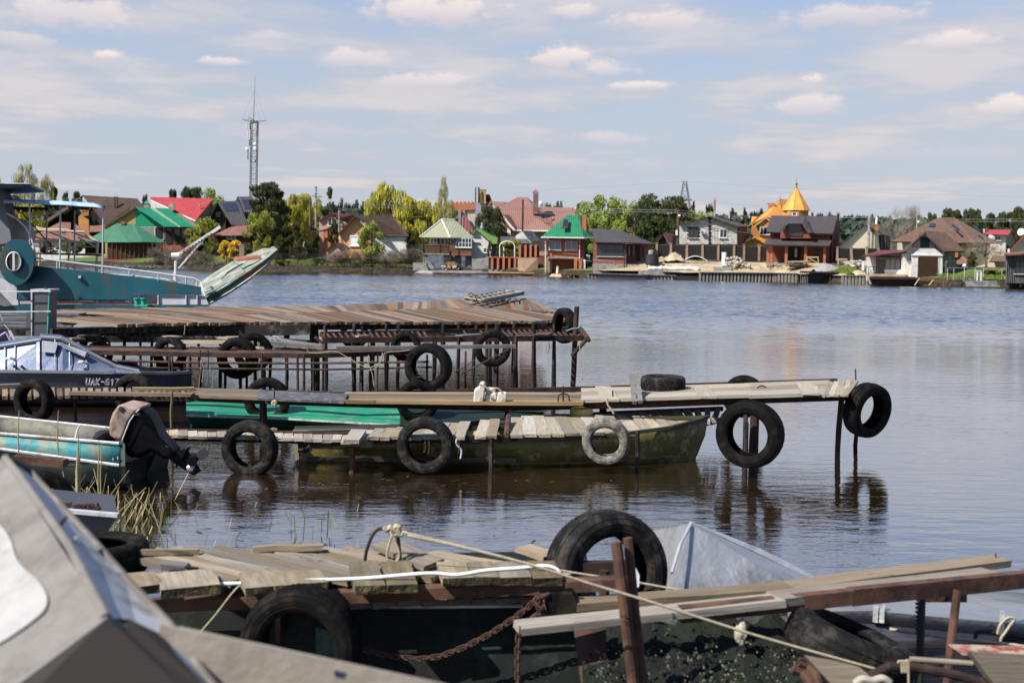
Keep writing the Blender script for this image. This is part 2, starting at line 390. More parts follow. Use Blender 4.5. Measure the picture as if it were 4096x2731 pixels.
mb=MB(); mb.add([(-700,-25,-1.6),(700,-25,-1.6),(700,220,-1.6),(-700,220,-1.6)],[(0,1,2,3)])
struct('river_bed',mb,mat('mud',(.03,.022,.012),.9),loc=(0,0,-1.6))
SH=[(-400,1052),(300,1068),(620,1075),(1000,1086),(1600,1094),(1950,1099.5),(2280,1110),(2450,1114),(2700,1121),(3100,1127),(3500,1139),(3700,1145),(4096,1155),(4700,1180)]
def shore(px):
    for (a,ya),(b,yb) in zip(SH,SH[1:]):
        if a<=px<=b: return P(px,ya+(yb-ya)*(px-a)/(b-a),0)
    return P(px,SH[0][1] if px<SH[0][0] else SH[-1][1],0)
def YS(px): return shore(px).y
grass=mat('grass',(.07,.11,.022),.95,var=.5,scale=.8,c2=(.12,.11,.05),c2amt=.4,c2scale=.35,bump=.6,bscale=9,bdist=.08)
sand=mat('sand',(.42,.34,.22),.95,var=.2,scale=.7,c2=(.30,.23,.14),c2amt=.6,c2scale=.8,bump=.6,bscale=4,bdist=.08)
earth=mat('earth_bank',(.022,.018,.012),.95,var=.5,scale=1.5,c2=(.06,.048,.03),c2amt=.35,c2scale=2,bump=.8,bscale=6,bdist=.1)
front=[shore(px)+V((0,1.0*min(1,max(0,(px-1580)/100)),0)) for px in range(-1400,5601,70)]
mb=MB(); n=len(front)
vs=[p+V((0,1.1,LAND)) for p in front]+[V((p.x*1.06,p.y+9,LAND+1.15)) for p in front]+[V((p.x*1.2,p.y+38,LAND+1.2)) for p in front]+[V((p.x*2.6,p.y+330,LAND+1.3)) for p in front]+[V((p.x*40,6500,2.15)) for p in front]
fs=[(r*n+i,r*n+i+1,(r+1)*n+i+1,(r+1)*n+i) for r in range(4) for i in range(n-1)]
mb.add(vs,fs); struct('far_bank_ground',mb,grass,loc=(0,0,LAND))
mb=MB(); rr=random.Random(3)
a=[]
for row,(dy,z) in enumerate(((-.15,-.3),(0.1,.12),(.45,.55),(.9,.74),(1.3,.86))):
    a.append([p+V((rr.uniform(-.3,.3),dy+rr.uniform(-.18,.18),z+rr.uniform(-.1,.1)*(row in (1,2,3)))) for p in front])
mb.add([p for r in a for p in r],[(r*n+i,r*n+i+1,(r+1)*n+i+1,(r+1)*n+i) for r in range(4) for i in range(n-1)])
struct('river_bank',mb,earth,loc=(0,0,0))
# sandy building plot on the right
pl=[shore(px) for px in range(2380,3460,60)]
mb=MB(); n=len(pl); rr=random.Random(5)
rows=[[p+V((0,1.0+dy,gz(dy+1.)+.06+rr.uniform(0,.10)+ (0.04 if dy else 0))) for p in pl] for dy in (0,1.5,3,4.5,6,8.6)]
mb.add([p for r in rows for p in r],[(r*n+i,r*n+i+1,(r+1)*n+i+1,(r+1)*n+i) for r in range(5) for i in range(n-1)])
struct('sandy_ground',mb,sand,loc=(0,0,LAND))
# ---------------------------------------------------------------- materials of the far shore
M={}
M['white']=mat('white_paint',(.72,.72,.72),.6,var=.08,scale=2)
M['whitew']=mat('white_render',(.60,.58,.54),.9,var=.12,scale=.7,c2=(.42,.40,.36),c2amt=.25,c2scale=1.2)
M['cream']=mat('cream_render',(.62,.53,.38),.9,var=.1,scale=.8)
M['orange']=mat('apricot_render',(.58,.30,.13),.9,var=.1,scale=.8)
M['ochre']=mat('ochre_render',(.42,.20,.07),.9,var=.15,scale=.8)
M['pink']=mat('pink_render',(.44,.27,.22),.9,var=.12,scale=.8)
M['brick']=brickmat('red_brick',(.52,.15,.055),(.44,.12,.045),(.38,.2,.13))
M['brickd']=brickmat('dark_red_brick',(.30,.085,.05),(.26,.07,.04),(.2,.09,.06))
M['brickw']=brickmat('white_brick',(.55,.5,.42),(.48,.43,.36),(.3,.27,.22),.4,.2)
M['brickp']=brickmat('purple_brick',(.22,.10,.085),(.2,.09,.08),(.13,.07,.06))
M['lilac']=mat('lilac_render',(.30,.27,.36),.9,var=.15)
M['ybrick']=brickmat('yellow_brick',(.50,.33,.09),(.46,.3,.08),(.33,.24,.12))
M['stone']=brickmat('rubble_stone',(.36,.24,.16),(.28,.19,.13),(.17,.12,.09),.45,.3)
M['conc']=mat('concrete',(.30,.29,.26),.9,var=.2,scale=.9,c2=(.18,.17,.15),c2amt=.5,c2scale=1.3)
M['concd']=mat('dark_concrete',(.15,.145,.14),.9,var=.25,scale=.9,c2=(.08,.08,.075),c2amt=.5)
M['dwood']=mat('dark_wood',(.045,.022,.012),.8,var=.4,scale=2,stretch=(6,6,.6))
M['bwood']=mat('brown_wood',(.13,.065,.035),.8,var=.4,scale=2,stretch=(6,6,.6))
M['lwood']=mat('pale_wood',(.42,.31,.18),.85,var=.3,scale=3)
M['galv']=mat('galvanised',(.38,.39,.42),.45,.6,var=.25,scale=2,c2=(.25,.2,.17),c2amt=.3)
M['black']=mat('black_metal',(.02,.02,.022),.6,var=.2)
M['fence']=mat('brown_louvre',(.035,.028,.027),.6,var=.25)
M['pile']=mat('sheet_pile_steel',(.20,.19,.165),.75,.0,var=.3,scale=1.5,c2=(.16,.12,.09),c2amt=.3,rand=.15)
M['glass']=glass()
M['glassl']=glass('curtained_glass',(.22,.22,.22),.2)
M['rtile_br']=roofmat('brown_tiles',(.085,.058,.05),'tile',.25,.35)
M['rtile_dk']=roofmat('dark_tiles',(.07,.058,.056),'tile',.25,.35)
M['rtile_pk']=roofmat('rose_tiles',(.25,.125,.10),'tile',.3,.38,c2=(.19,.09,.07))
M['rtile_rd']=roofmat('red_tiles',(.36,.05,.05),'tile',.3,.38,rough=.45)
M['rtile_gn']=roofmat('green_tiles',(.025,.18,.085),'tile',.27,.36,rough=.4)
M['rtile_gg']=roofmat('grey_green_tiles',(.045,.15,.085),'tile',.3,.36,rough=.5)
M['rteal']=roofmat('teal_sheet',(.008,.20,.11),'corr',.16,.4,rough=.35)
M['rtealw']=mat('teal_panel',(.006,.22,.11),.5,var=.1)
M['rtile_og']=roofmat('orange_tiles',(.60,.27,.05),'tile',.3,.38,rough=.45)
M['rtile_ol']=roofmat('olive_tiles',(.13,.12,.06),'tile',.25,.35)
M['rcorr']=roofmat('lichen_asbestos',(.33,.34,.23),'corr',.2,.4,c2=(.20,.24,.12),rough=.9,depth=.05)
M['rgreen']=roofmat('mossy_sheet',(.22,.38,.10),'corr',.25,.4,c2=(.16,.26,.07),rough=.9,depth=.02)
M['rsh']=roofmat('brown_shingle',(.15,.088,.062),'shingle',.5,.14,rough=.9,depth=.02)
M['rshd']=roofmat('umber_shingle',(.072,.043,.034),'shingle',.5,.14,rough=.9,depth=.02)
M['rshp']=roofmat('rosy_shingle',(.21,.10,.075),'shingle',.5,.14,rough=.9,depth=.02)
M['rgrey']=roofmat('grey_sheet',(.075,.075,.08),'tile',.25,.35)
M['rblack']=roofmat('black_roof',(.03,.03,.032),'corr',.25,.4)
M['rust']=mat('rusty_sheet',(.20,.09,.05),.8,var=.4,scale=1.2,c2=(.35,.28,.2),c2amt=.3)
M['rmar']=roofmat('maroon_tiles',(.13,.035,.03),'tile',.5,.35)
# ---------------------------------------------------------------- houses
Z=dict(R1=lambda x,y:(x/2.24,600+y/2.24),R2=lambda x,y:(900+x/2.94,700+y/2.94),R3=lambda x,y:(1600+x/2.94,700+y/2.94),
       R4=lambda x,y:(2300+x/2.94,700+y/2.94),R5=lambda x,y:(2900+x/2.94,700+y/2.94),R6=lambda x,y:(3400+x/3.379,750+y/3.379))
class House:
    def __init__(s,name,label,cat,zone,cx,back,group=None):
        s.z=Z[zone]; px,_=s.z(cx,0); s.Y=YS(px)+back
        g=D(px,1060,s.Y); s.vx=g.x/s.Y+.03; s.G=gz(back); s.root=thing(name,label,cat,(g.x,s.Y,s.G),group)
    def p(s,x,y,d=0.): a,b=s.z(x,y); return D(a,b,s.Y+d)
    def m(s,n): return n/2.94*s.Y/FPX
    def wall(s,tops,m,dv=6.,sx=0.,bottom=None,name='wall',parent=None,d=0.):
        """tops: open outline from left eave to right eave; footing at ground (or bottom y)"""
        t=[s.p(x,y,d) for x,y in tops]
        if bottom is None: b=[V((t[-1].x,t[-1].y,LAND-.4)),V((t[0].x,t[0].y,LAND-.4))]
        else: b=[s.p(tops[-1][0],bottom,d),s.p(tops[0][0],bottom,d)]
        mb=MB(); mb.prism(t+b,(sx+s.vx*dv,dv,0)); return mb.build(name,M[m],parent or s.root)
    def poly(s,pts,m,vec=(0,.15,0),name='panel',parent=None,**k):
        mb=MB(); mb.prism([s.p(*q) for q in pts],(vec[0]+s.vx*vec[1],vec[1],vec[2])); return mb.build(name,M[m],parent or s.root,**k)
    def box(s,x0,y0,x1,y1,m,d=0.,t=.3,name='panel',parent=None,**k):
        a=s.p(x0,y1,d); b=s.p(x1,y0,d); mb=MB(); w=s.vx*t; mb.hexa([(a.x,a.y,a.z),(b.x,a.y,a.z),(b.x+w,a.y+t,a.z),(a.x+w,a.y+t,a.z)],[(a.x,a.y,b.z),(b.x,a.y,b.z),(b.x+w,a.y+t,b.z),(a.x+w,a.y+t,b.z)]); return mb.build(name,M[m],parent or s.root,**k)
    def roof(s,pts,m,udir=None,th=.12,name='roof'):
        mb=MB(); mb.polyuv([s.p(*q) for q in pts],udir,th); o=mb.build(name,M[m],s.root); s.r=o; return o
    def chim(s,x0,y0,x1,y1,m,d=0.,t=None,cap=None,capm='rust'):
        a=s.p(x0,y1,d); b=s.p(x1,y0,d); t=t or (b.x-a.x); mb=MB(); w=s.vx*t; mb.hexa([(a.x,a.y,a.z),(b.x,a.y,a.z),(b.x+w,a.y+t,a.z),(a.x+w,a.y+t,a.z)],[(a.x,a.y,b.z),(b.x,a.y,b.z),(b.x+w,a.y+t,b.z),(a.x+w,a.y+t,b.z)]); o=mb.build('chimney',M[m],s.root)
        if cap:
            mb=MB(); w=(b.x-a.x)
            if cap=='hip': c=V(((a.x+b.x)/2,a.y+t/2,b.z+w*.9)); q=[(a.x-.08,a.y-.08,b.z+.15),(b.x+.08,a.y-.08,b.z+.15),(b.x+.08,a.y+t+.08,b.z+.15),(a.x-.08,a.y+t+.08,b.z+.15)]; mb.add(q+[c],[(0,1,2,3),(0,1,4),(1,2,4),(2,3,4),(3,0,4)])
            else: mb.box((a.x-.06,a.y-.06,b.z+.12),(b.x+.06,a.y+t+.06,b.z+.2))
            for cx_ in (a.x+.05,b.x-.05):
                for cy_ in (a.y+.05,a.y+t-.05): mb.bar((cx_,cy_,b.z-.02),(cx_,cy_,b.z+.16),.05,.05)
            mb.build('chimney_cap',M[capm],o)
        return o
    def win(s,x0,y0,x1,y1,d=-.02,cols=1,rows=1,fm='white',gm='glass',sill=True,parent=None,fw_=.07,shade=None):
        a=s.p(x0,y1,d); b=s.p(x1,y0,d); y=a.y; w=fw_; mb=MB()
        for q in (((a.x,y-.05,a.z),(b.x,y+.02,a.z+w)),((a.x,y-.05,b.z-w),(b.x,y+.02,b.z)),((a.x,y-.05,a.z+w),(a.x+w,y+.02,b.z-w)),((b.x-w,y-.05,a.z+w),(b.x,y+.02,b.z-w))): mb.box(*q)
        for i in range(1,cols):
            xm=a.x+(b.x-a.x)*i/cols; mb.box((xm-w*.45,y-.04,a.z+w),(xm+w*.45,y+.02,b.z-w))
        for i in range(1,rows):
            zm=a.z+(b.z-a.z)*i/rows; mb.box((a.x+w,y-.035,zm-w*.35),(b.x-w,y+.02,zm+w*.35))
        f=mb.build('window',M[fm],parent or s.root)
        mb=MB(); mb.box((a.x+w*.6,y-.012,a.z+w*.6),(b.x-w*.6,y+.012,b.z-w*.6)); mb.build('pane',M[gm],f)
        if sill:
            mb=MB(); mb.box((a.x-.06,y-.14,a.z-.06),(b.x+.06,y+.02,a.z-.002)); mb.build('sill',M['white'],f)
        return f
    def gutter(s,a,b,m='white',r=.07,name='gutter'):
        mb=MB(); mb.tube([s.p(*a),s.p(*b)],r,6); return mb.build(name,M[m],s.root)
    def pipe(s,pts,m='white',r=.05,name='downpipe'):
        mb=MB(); mb.tube([s.p(*q) for q in pts],r,6); return mb.build(name,M[m],s.root)
# --- 1 chalet with wide brown roof
h=House('chalet','large chalet with wide dark brown shingle roof and an orange chimney shaft','house','R1',800,30)
h.wall([(400,690),(735,480),(1230,470),(1290,560)],'dwood',8,d=1.5)
h.roof([(740,405,-1),(1230,435,-1),(1290,510,-2.),(1110,760,-5),(940,672,-5)],'rshd')
h.roof([(740,405,-1),(725,415,5),(310,690,4),(350,692,-4),(620,520,-3)],'rshd',th=.25)
h.wall([(700,560),(750,520),(900,560)],'dwood',1,d=-.5,bottom=760,name='gable_wall')
h.chim(705,540,795,770,'ochre',-3.,1.0); h.pipe([(1030,600,-2.4),(1030,415,-2.4)],'dwood',.1,'flue_pipe'); h.pipe([(1050,600,-2.4),(1050,415,-2.4)],'dwood',.1,'flue_pipe')
h.win(800,565,855,680,-.6,1,1,'dwood',sill=False); h.win(860,570,915,680,-.6,1,1,'dwood',sill=False); h.win(640,590,690,690,1.4,1,1,'dwood',sill=False)
h.roof([(805,680,-3.6),(960,672,-3.6),(955,730,-5.5),(800,735,-5.5)],'rshp')
h.pipe([(732,470,-1),(732,425,-1)],'galv',.16,'flue_pipe')
h2=House('bungalow','low bungalow under a rosy brown hip roof behind the canopy frame','house','R1',500,14)
h2.wall([(250,800),(760,815)],'whitew',6); h2.roof([(240,805,-.6),(535,645,3.2),(640,700,3),(760,820,-.6)],'rshp'); h2.roof([(535,645,3.2),(660,650,4.5),(860,800,.5),(760,820,-.6)],'rshp')
h2.win(380,820,470,875,-.05,2); h2.wall([(240,940),(900,950)],'whitew',.4,d=-4,name='garden_wall')
# --- 2 green gazebo
h=House('gazebo','round-cornered wooden summerhouse on the bank with a grey-green tiled hip roof','gazebo','R1',1150,3.5)
h.wall([(960,828),(1460,832)],'dwood',5,d=1.)
h.roof([(740,826,1.5),(1045,658,3.4),(1150,826,-.3)],'rtile_gg'); h.roof([(1045,658,3.4),(1200,660,3.6),(1280,824,-.2),(1150,826,-.3)],'rtile_gg'); h.roof([(1200,660,3.6),(1488,830,2),(1280,824,-.2)],'rtile_gg')
for i in range(13):
    x=965+i*40; h.pipe([(x,832,.6),(x,985,.6)],'bwood',.06,'post')
h.chim(1085,640,1118,668,'brickd',3.,.5); h.box(930,985,1240,1000,'brickd',-.6,3.,'deck'); 
for x in (945,1230): h.pipe([(x,1000,-.3),(x,1050,-.3)],'dwood',.09,'post')
# --- 3 green gable house
h=House('brick_house','yellow-brick house with bright green corrugated roof and glazed veranda','house','R1',1400,17)
h.wall([(940,685),(1215,512),(1215,530)],'ybrick',6,bottom=None); h.wall([(1218,520),(1470,688)],'rtealw',3,bottom=692,name='gable_panel')
h.wall([(1218,690),(1475,690)],'brickd',5,name='wall',d=.2)
h.roof([(1212,514,-.4),(1345,520,-.4),(1600,688,-3),(1478,688,-3)],'rteal'); h.roof([(1390,520,-.4),(1500,522,-.4),(1745,690,-3),(1622,688,-3)],'rteal'); h.roof([(1345,522,-.38),(1390,522,-.38),(1622,690,-2.95),(1600,690,-2.95)],'rcorr')
h.roof([(1480,520,1.),(1560,530,1.),(1800,690,-1.),(1740,688,-1.)],'rtile_ol'); h.roof([(925,690,-.5),(1212,510,-.5),(1212,510,5),(925,690,5)],'rtile_ol',th=.2)
h.wall([(1478,690),(1750,692)],'brickd',4,d=-1.,name='veranda')
for x0 in (1485,1560,1625,1700): h.win(x0,700,x0+55,835,-1.1,1,1,'dwood','glass',False)
h.win(1262,690,1385,800,-.1,1,1,'cream','glassl',False); h.win(1388,690,1470,805,-.1,1,1,'cream','glass',False)
h.chim(1290,490,1328,530,'conc',-.3,.6,'hip','rtealw'); h.chim(1510,520,1560,545,'conc',.2,.6,'hip','rtealw')
# --- 4 red roof house
h=House('red_roof_house','pale house with a steep bright red tiled roof','house','R1',1600,34)
h.wall([(1350,455),(1752,632),(1752,700)],'whitew',6); h.roof([(1345,420,4.),(1910,437,4),(1752,634,-1.5),(1348,447,3.2)],'rtile_rd')
h.poly([(1752,638,-1.2),(1900,450,4),(1888,660,4),(1752,700,-1.2)],'conc',(0,.2,0),'side_wall')
h.pipe([(1352,452,3.),(1752,638,-1.6)],'white',.09,'gutter'); h.pipe([(1788,515,1.2),(1788,465,1.2)],'galv',.13,'flue_pipe')
# --- 5 two black A-frame houses
for k,(pts,side,lab) in enumerate((([(1868,610),(1945,462)],[(1945,462,-1),(2140,455,-1),(2220,668,-4.),(2075,672,-4)],'black A-frame house with a row of solar panels, left one'),([(2030,610),(2132,418)],[(2132,418,-1),(2260,418,-1),(2400,660,-4),(2225,668,-4)],'taller black A-frame house with solar panels partly behind the pine'))):
    h=House('a_frame_house',lab,'house','R1',1950+k*220,30+k*6,'black A-frame houses')
    (a,b),(c,d_)=pts; mir=2*c-a
    h.wall([(a,b+60),(a,b),(c,d_),(mir,b),(mir,b+60)],'dwood',7,d=0.); h.roof(side,'rblack',th=.25)
    h.roof([(a-8,b+14,-1),(c,d_-5,-1),(c,d_-5,6),(a-8,b+14,6)],'rblack',th=.25)
    (x1,y1,e1),(x2,y2,e2),(x3,y3,e3),(x4,y4,e4)=side
    for i in range(4):
        def q(u,v,e=-.12):
            xa=x1+(x2-x1)*u; ya=y1+(y2-y1)*u; xb=x4+(x3-x4)*u; yb=y4+(y3-y4)*u
            return (xa+(xb-xa)*v,ya+(yb-ya)*v,e1+(e4-e1)*v+e)
        u0=.16+i*.17; mb=MB(); mb.polyuv([h.p(*q(u0,.05)),h.p(*q(u0+.145,.05)),h.p(*q(u0+.145,.42)),h.p(*q(u0,.42))],None,.05); mb.build('solar_panel',glass('solar',(.02,.025,.05),.15),h.root)
    h.win(c-15,b-60,c+35,b-5,-.05,2,1,'dwood',sill=False)
h=House('hip_roof_house','low house with rosy shingled hip roof beside the yellow shrub','house','R2',150,16)
h.wall([(-120,705),(305,705)],'dwood',5); h.roof([(-140,712,-.5),(60,615,2.5),(160,580,2.5),(285,592,2.5),(315,710,-.5)],'rshp'); h.win(20,715,130,760,-.05,2,sill=False)
# --- 7 pink house
h=House('pink_house','pink rendered house with a tall white window under a curved brown roof','house','R2',1250,26)
h.wall([(1105,660),(1105,522),(1250,450),(1380,520),(1380,660)],'pink',7); h.wall([(1160,640),(1300,640)],'brick',1,d=-1.2)
h.roof([(1250,444,-.4),(1510,465,3),(1560,640,3),(1345,510,-.6)],'rmar'); h.roof([(1098,530,-.4),(1250,444,-.4),(1250,444,6),(1098,530,6)],'rmar',th=.2)
h.roof([(1080,665,-1.6),(1280,605,-1.6),(1320,612,-.1),(1150,655,-.1)],'rmar'); h.win(1210,505,1300,600,-.05,2)
h.box(1160,640,1205,740,'brick',-1.5,.4,'pillar')
h=House('far_house','small white gable house far behind the utility poles','house','R2',930,70)
h.wall([(892,610),(892,600),(930,548),(965,600),(965,610)],'white',6); h.roof([(930,545,-.3),(1100,550,1),(1110,620,-1),(972,615,-1)],'rgrey')
h=House('far_house','low far house with a long dark grey roof beside the willows','house','R2',1500,60)
h.wall([(1370,470),(1680,475)],'whitew',6); h.roof([(1370,440,2),(1680,444,2),(1685,478,-.5),(1365,472,-.5)],'rgrey'); h.poly([(1368,448,-.6),(1388,428,-.6),(1408,448,-.6)],'white',(0,2,0),'dormer'); h.chim(1540,435,1580,460,'conc',0,.8)
# --- 8 apricot house
h=House('apricot_house','apricot gable house with dark brown roof and a white roller shutter','house','R2',1650,9)
h.wall([(1340,690),(1530,480),(1620,585),(1715,690)],'orange',5.5); h.wall([(1700,715),(2135,720)],'whitew',4.,d=.6,name='side_wall')
h.roof([(1530,472,-.7),(1700,476,1.),(1905,716,.2),(1880,700,-.9)],'rshd'); h.roof([(1690,470,.5),(1960,462,2.5),(2165,720,.2),(1905,716,.2)],'rshd'); h.roof([(1328,692,-.6),(1530,470,-.7),(1530,470,5),(1328,692,5)],'rmar',th=.15)
w=h.win(1468,712,1592,835,-.05,1,1,'white','white'); h.box(1466,710,1594,726,'white',-.12,.1,'shutter_box',w); h.pipe([(1345,700,-.2),(1352,760,-.2)],'white',.06)
h=House('garden_playhouse','tiny pink playhouse with a pointed roof in front of the apricot house','playhouse','R2',1290,5.5)
h.wall([(1195,890),(1282,808),(1375,890)],'pink',2); h.roof([(1282,798,-.3),(1392,802,1.8),(1480,868,1.5),(1385,890,-.3)],'rshd'); h.roof([(1182,886,-.3),(1282,798,-.3),(1282,798,2),(1182,886,2)],'pink' if 0 else 'rmar',th=.1)
# --- 12 boathouse with lichen roof
h=House('boathouse','two-storey boathouse with pale lichen hip roof, wooden balcony and metal door','boathouse','R3',550,2.2)
h.wall([(280,930),(600,930)],'conc',4.,name='lower_wall'); h.wall([(600,945),(840,945)],'concd',4.,d=.5,name='lower_wall')
h.wall([(330,740),(840,740)],'dwood',3.6,d=.9,bottom=935); h.box(575,828,842,945,'bwood',-.1,.15,'siding_panel'); h.box(600,925,840,945,'brickd',-.15,.2,'trim')
h.roof([(225,732,1.4),(490,525,2.2),(592,738,-.7)],'rcorr'); h.roof([(490,525,2.2),(645,530,2.4),(872,738,.4),(592,738,-.7)],'rcorr')
h.pipe([(490,522,2.1),(592,736,-.85)],'white',.09,'ridge_cap'); h.pipe([(228,728,1.3),(490,521,2.1),(645,527,2.3)],'white',.06,'ridge_cap')
h.box(270,925,580,933,'conc',-1.1,2.,'balcony_floor'); h.box(270,818,578,828,'bwood',-1.,.08,'balcony_rail')
for i in range(26):
    x=276+i*11.9; h.box(x,828,x+6.5,925,'bwood',-.95,.05,'baluster')
for x in (272,472,572): h.pipe([(x,740,-1),(x,930,-1)],'dwood',.08,'post')
h.win(352,745,440,820,.85,2,1,'galv',sill=False); h.win(478,745,570,820,.85,2,1,'galv',sill=False); h.win(590,745,640,825,.85,1,1,'galv',sill=False); h.win(655,742,842,852,-.12,5,2,'white','glass')
h.box(318,940,515,1112,'galv',-.06,.1,'garage_door'); h.box(722,955,768,1112,'galv',.4,.15,'door')
# --- 13 small white house, green roof
h=House('small_house','narrow white gable house with a mossy light green roof','house','R3',970,5.5)
h.wall([(845,692),(908,640),(1078,790)],'whitew',5); h.roof([(905,634,-.4),(1050,630,3.4),(1215,806,2.),(1105,808,-.5)],'rgreen'); h.roof([(838,696,-.3),(905,634,-.4),(905,634,4),(838,696,4)],'rgreen',th=.1)
h.wall([(1078,800),(1150,806)],'concd',3,d=.5,name='side_wall'); h.win(978,855,1020,915,-.05,1,1); h.pipe([(965,630,1),(965,560,1)],'galv',.16,'flue_pipe'); h.pipe([(963,632,1),(963,600,1)],'galv',.26,'flue_pipe')
h.box(870,793,942,806,'concd',-.15,.2,'ledge'); h.box(866,716,942,728,'concd',-.15,.2,'ledge')
# --- 14 crenellated house
h=House('battlement_house','odd brick house with red battlements, lilac wall and a yellow chimney tower','house','R3',880,34)
h.wall([(600,335),(880,330)],'brick',6,bottom=412)
for i in range(6): h.box(608+i*46,314,640+i*46,336,'brick',-.02,.5,'merlon')
h.roof([(560,412,-.4),(575,335,.2),(620,330,.2),(640,412,-.4)],'rust' if 0 else 'rtile_rd')
h.wall([(760,415),(885,415)],'brickw',5,d=.3); h.wall([(885,320),(1005,320)],'lilac',5,d=-.5,bottom=500); h.wall([(720,418),(760,415)],'brickw',4,d=0)
h.roof([(722,418,-.6),(745,418,-.6),(872,672,-2.5),(722,680,-2.5)],'rmar'); h.wall([(684,412),(716,412)],'conc',1.,d=-1.2,name='chimney')
h.chim(935,188,1010,335,'ybrick',-.8,1.6,'flat','rtile_rd' if 0 else 'rust'); h.roof([(1012,228,1),(1050,228,1),(1085,315,-1),(1010,420,-1)],'rmar'); h.wall([(1005,318),(1085,318)],'brickp',4,d=.2)
for x in (888,926): h.pipe([(x,330,-1.2),(x,145,-1.2)],'dwood' if x>900 else 'concd',.13,'flue_pipe')
# --- 15 large rose roof
h=House('rose_roof_house','sprawling house under a huge rose-coloured tiled roof with a tall maroon chimney','house','R3',1500,26)
h.wall([(1200,655),(1830,655)],'pink',8,d=1.); h.wall([(1060,400),(1075,650)],'pink',3,d=3)
h.roof([(1130,400,2.),(1385,260,5.5),(1500,262,5.5),(1560,460,2.),(1830,600,1.),(1840,658,-.5),(1350,655,-.5),(1060,520,-.2),(900,500,1.),(900,455,2.)],'rtile_pk')
h.roof([(1500,262,5.5),(1650,400,5.),(1850,590,1.4),(1700,560,.8),(1560,460,1.9)],'rtile_pk')
h.roof([(1650,375,5.6),(2068,385,5.6),(2048,640,0),(1860,640,0),(1650,460,3.)],'rtile_pk'); h.roof([(1080,312,4),(1260,318,5),(1140,400,2.2)],'rtile_pk')
h.poly([(1155,552,-1.2),(1220,472,-1.2),(1358,650,-1.2),(1330,650,-1.2),(1218,510,-1.2),(1175,556,-1.2)],'white',(0,.2,0),'bargeboard'); h.roof([(1222,468,-1.3),(1290,470,1.),(1345,560,.5),(1365,650,-1.2)],'rtile_pk')
h.wall([(1262,620),(1300,655)],'whitew',1,d=-.9); h.poly([(1200,540,-.9),(1218,520,-.9),(1310,640,-.9),(1262,660,-.9)],'bwood',(0,.1,0),'gable_panel'); h.pipe([(1330,655,-.9),(1840,662,-.9)],'white',.1,'gutter')
h.chim(1563,215,1625,460,'brickp',1.6,1.4,'hip','rust')
mb=MB(); c=h.p(1662,338,1.); mb.lathe([(.02,.10),(.25,.06),(.45,-.04)],c,(.6,-.75,.3),20); mb.build('satellite_dish',M['white'],h.root); h.pipe([(1662,375,1.2),(1662,338,1.1)],'galv',.06,'mast')
h.pipe([(2064,385,5.3),(2050,470,4.)],'white',.08,'bargeboard')
for k,(pts,rf,lab) in enumerate((([(1360,715),(1438,658),(1540,735)],[(1438,650,-.4),(1555,656,3),(1655,775,1.5),(1560,778,-.5)],'small shed with dark grey roof right of the climbing-plant arch'),([(1190,790),(1520,795)],[(1178,722,2),(1490,730,2),(1525,805,-.4),(1190,800,-.4)],'low outbuilding with a long dark grey roof behind the arch'))):
    h=House('shed',lab,'shed','R3',1450-k*60,12-k*2); h.wall(pts,'whitew' if k==0 else 'dwood',4); h.roof(rf,'rgrey')
# --- 17 green roof brick boathouse
h=House('boathouse','orange-brick boathouse with glossy green hip roof, skylight and white downpipes','boathouse','R3',1920,2.)
h.wall([(1735,745),(2100,745)],'brick',5.5,d=.3,bottom=975); h.wall([(2100,745),(2165,748)],'brickd',5,d=.5,bottom=1150)
h.box(1725,968,2110,980,'conc',.1,5.,'floor_slab'); h.box(1700,745,1722,1150,'brick',.0,.5,'pillar'); h.wall([(1735,985),(1790,985)],'stone',4,d=.9,bottom=1150); h.box(1790,985,2045,1150,'brickd',1.2,.3,'garage_door')
h.box(2045,985,2085,1135,'brick',-.2,.5,'pillar'); h.box(2100,985,2140,1135,'brick',-.2,.5,'pillar'); h.box(2148,995,2180,1120,'white',.0,.2,'door')
h.roof([(1655,732,-.6),(1965,468,3.),(2095,472,3.2),(2160,738,-.8)],'rtile_gn'); h.roof([(2095,472,3.2),(2280,738,1.8),(2160,738,-.8)],'rtile_gn')
h.gutter((1655,735,-.7),(2165,742,-.9)); h.pipe([(2165,742,-.9),(2275,742,1.7)],'white',.07,'gutter')
h.pipe([(1710,738,-.3),(1713,1145,-.3)]); h.pipe([(2098,738,-.5),(2112,775,-.2),(2112,985,-.2)])
h.win(1750,772,1893,880,.26,2,1,'white','glassl'); h.win(1942,776,2088,884,.26,2,1,'white','glassl')
a=[h.p(1900,630,-.0),h.p(1965,632,-.0),h.p(1985,528,1.8),h.p(1918,525,1.8)]
mb=MB(); mb.polyuv([q+V((0,-.25,.12)) for q in a],None,.12); sk=mb.build('skylight',M['bwood'],h.root)
cc=sum(a,V())/4; mb=MB(); mb.polyuv([cc+(q-cc)*.78+V((0,-.29,.15)) for q in a],None,.03); mb.build('pane',glass('solar'),sk)
h.chim(2143,462,2192,665,'brick',1.2,.8,'hip','rtile_gn')
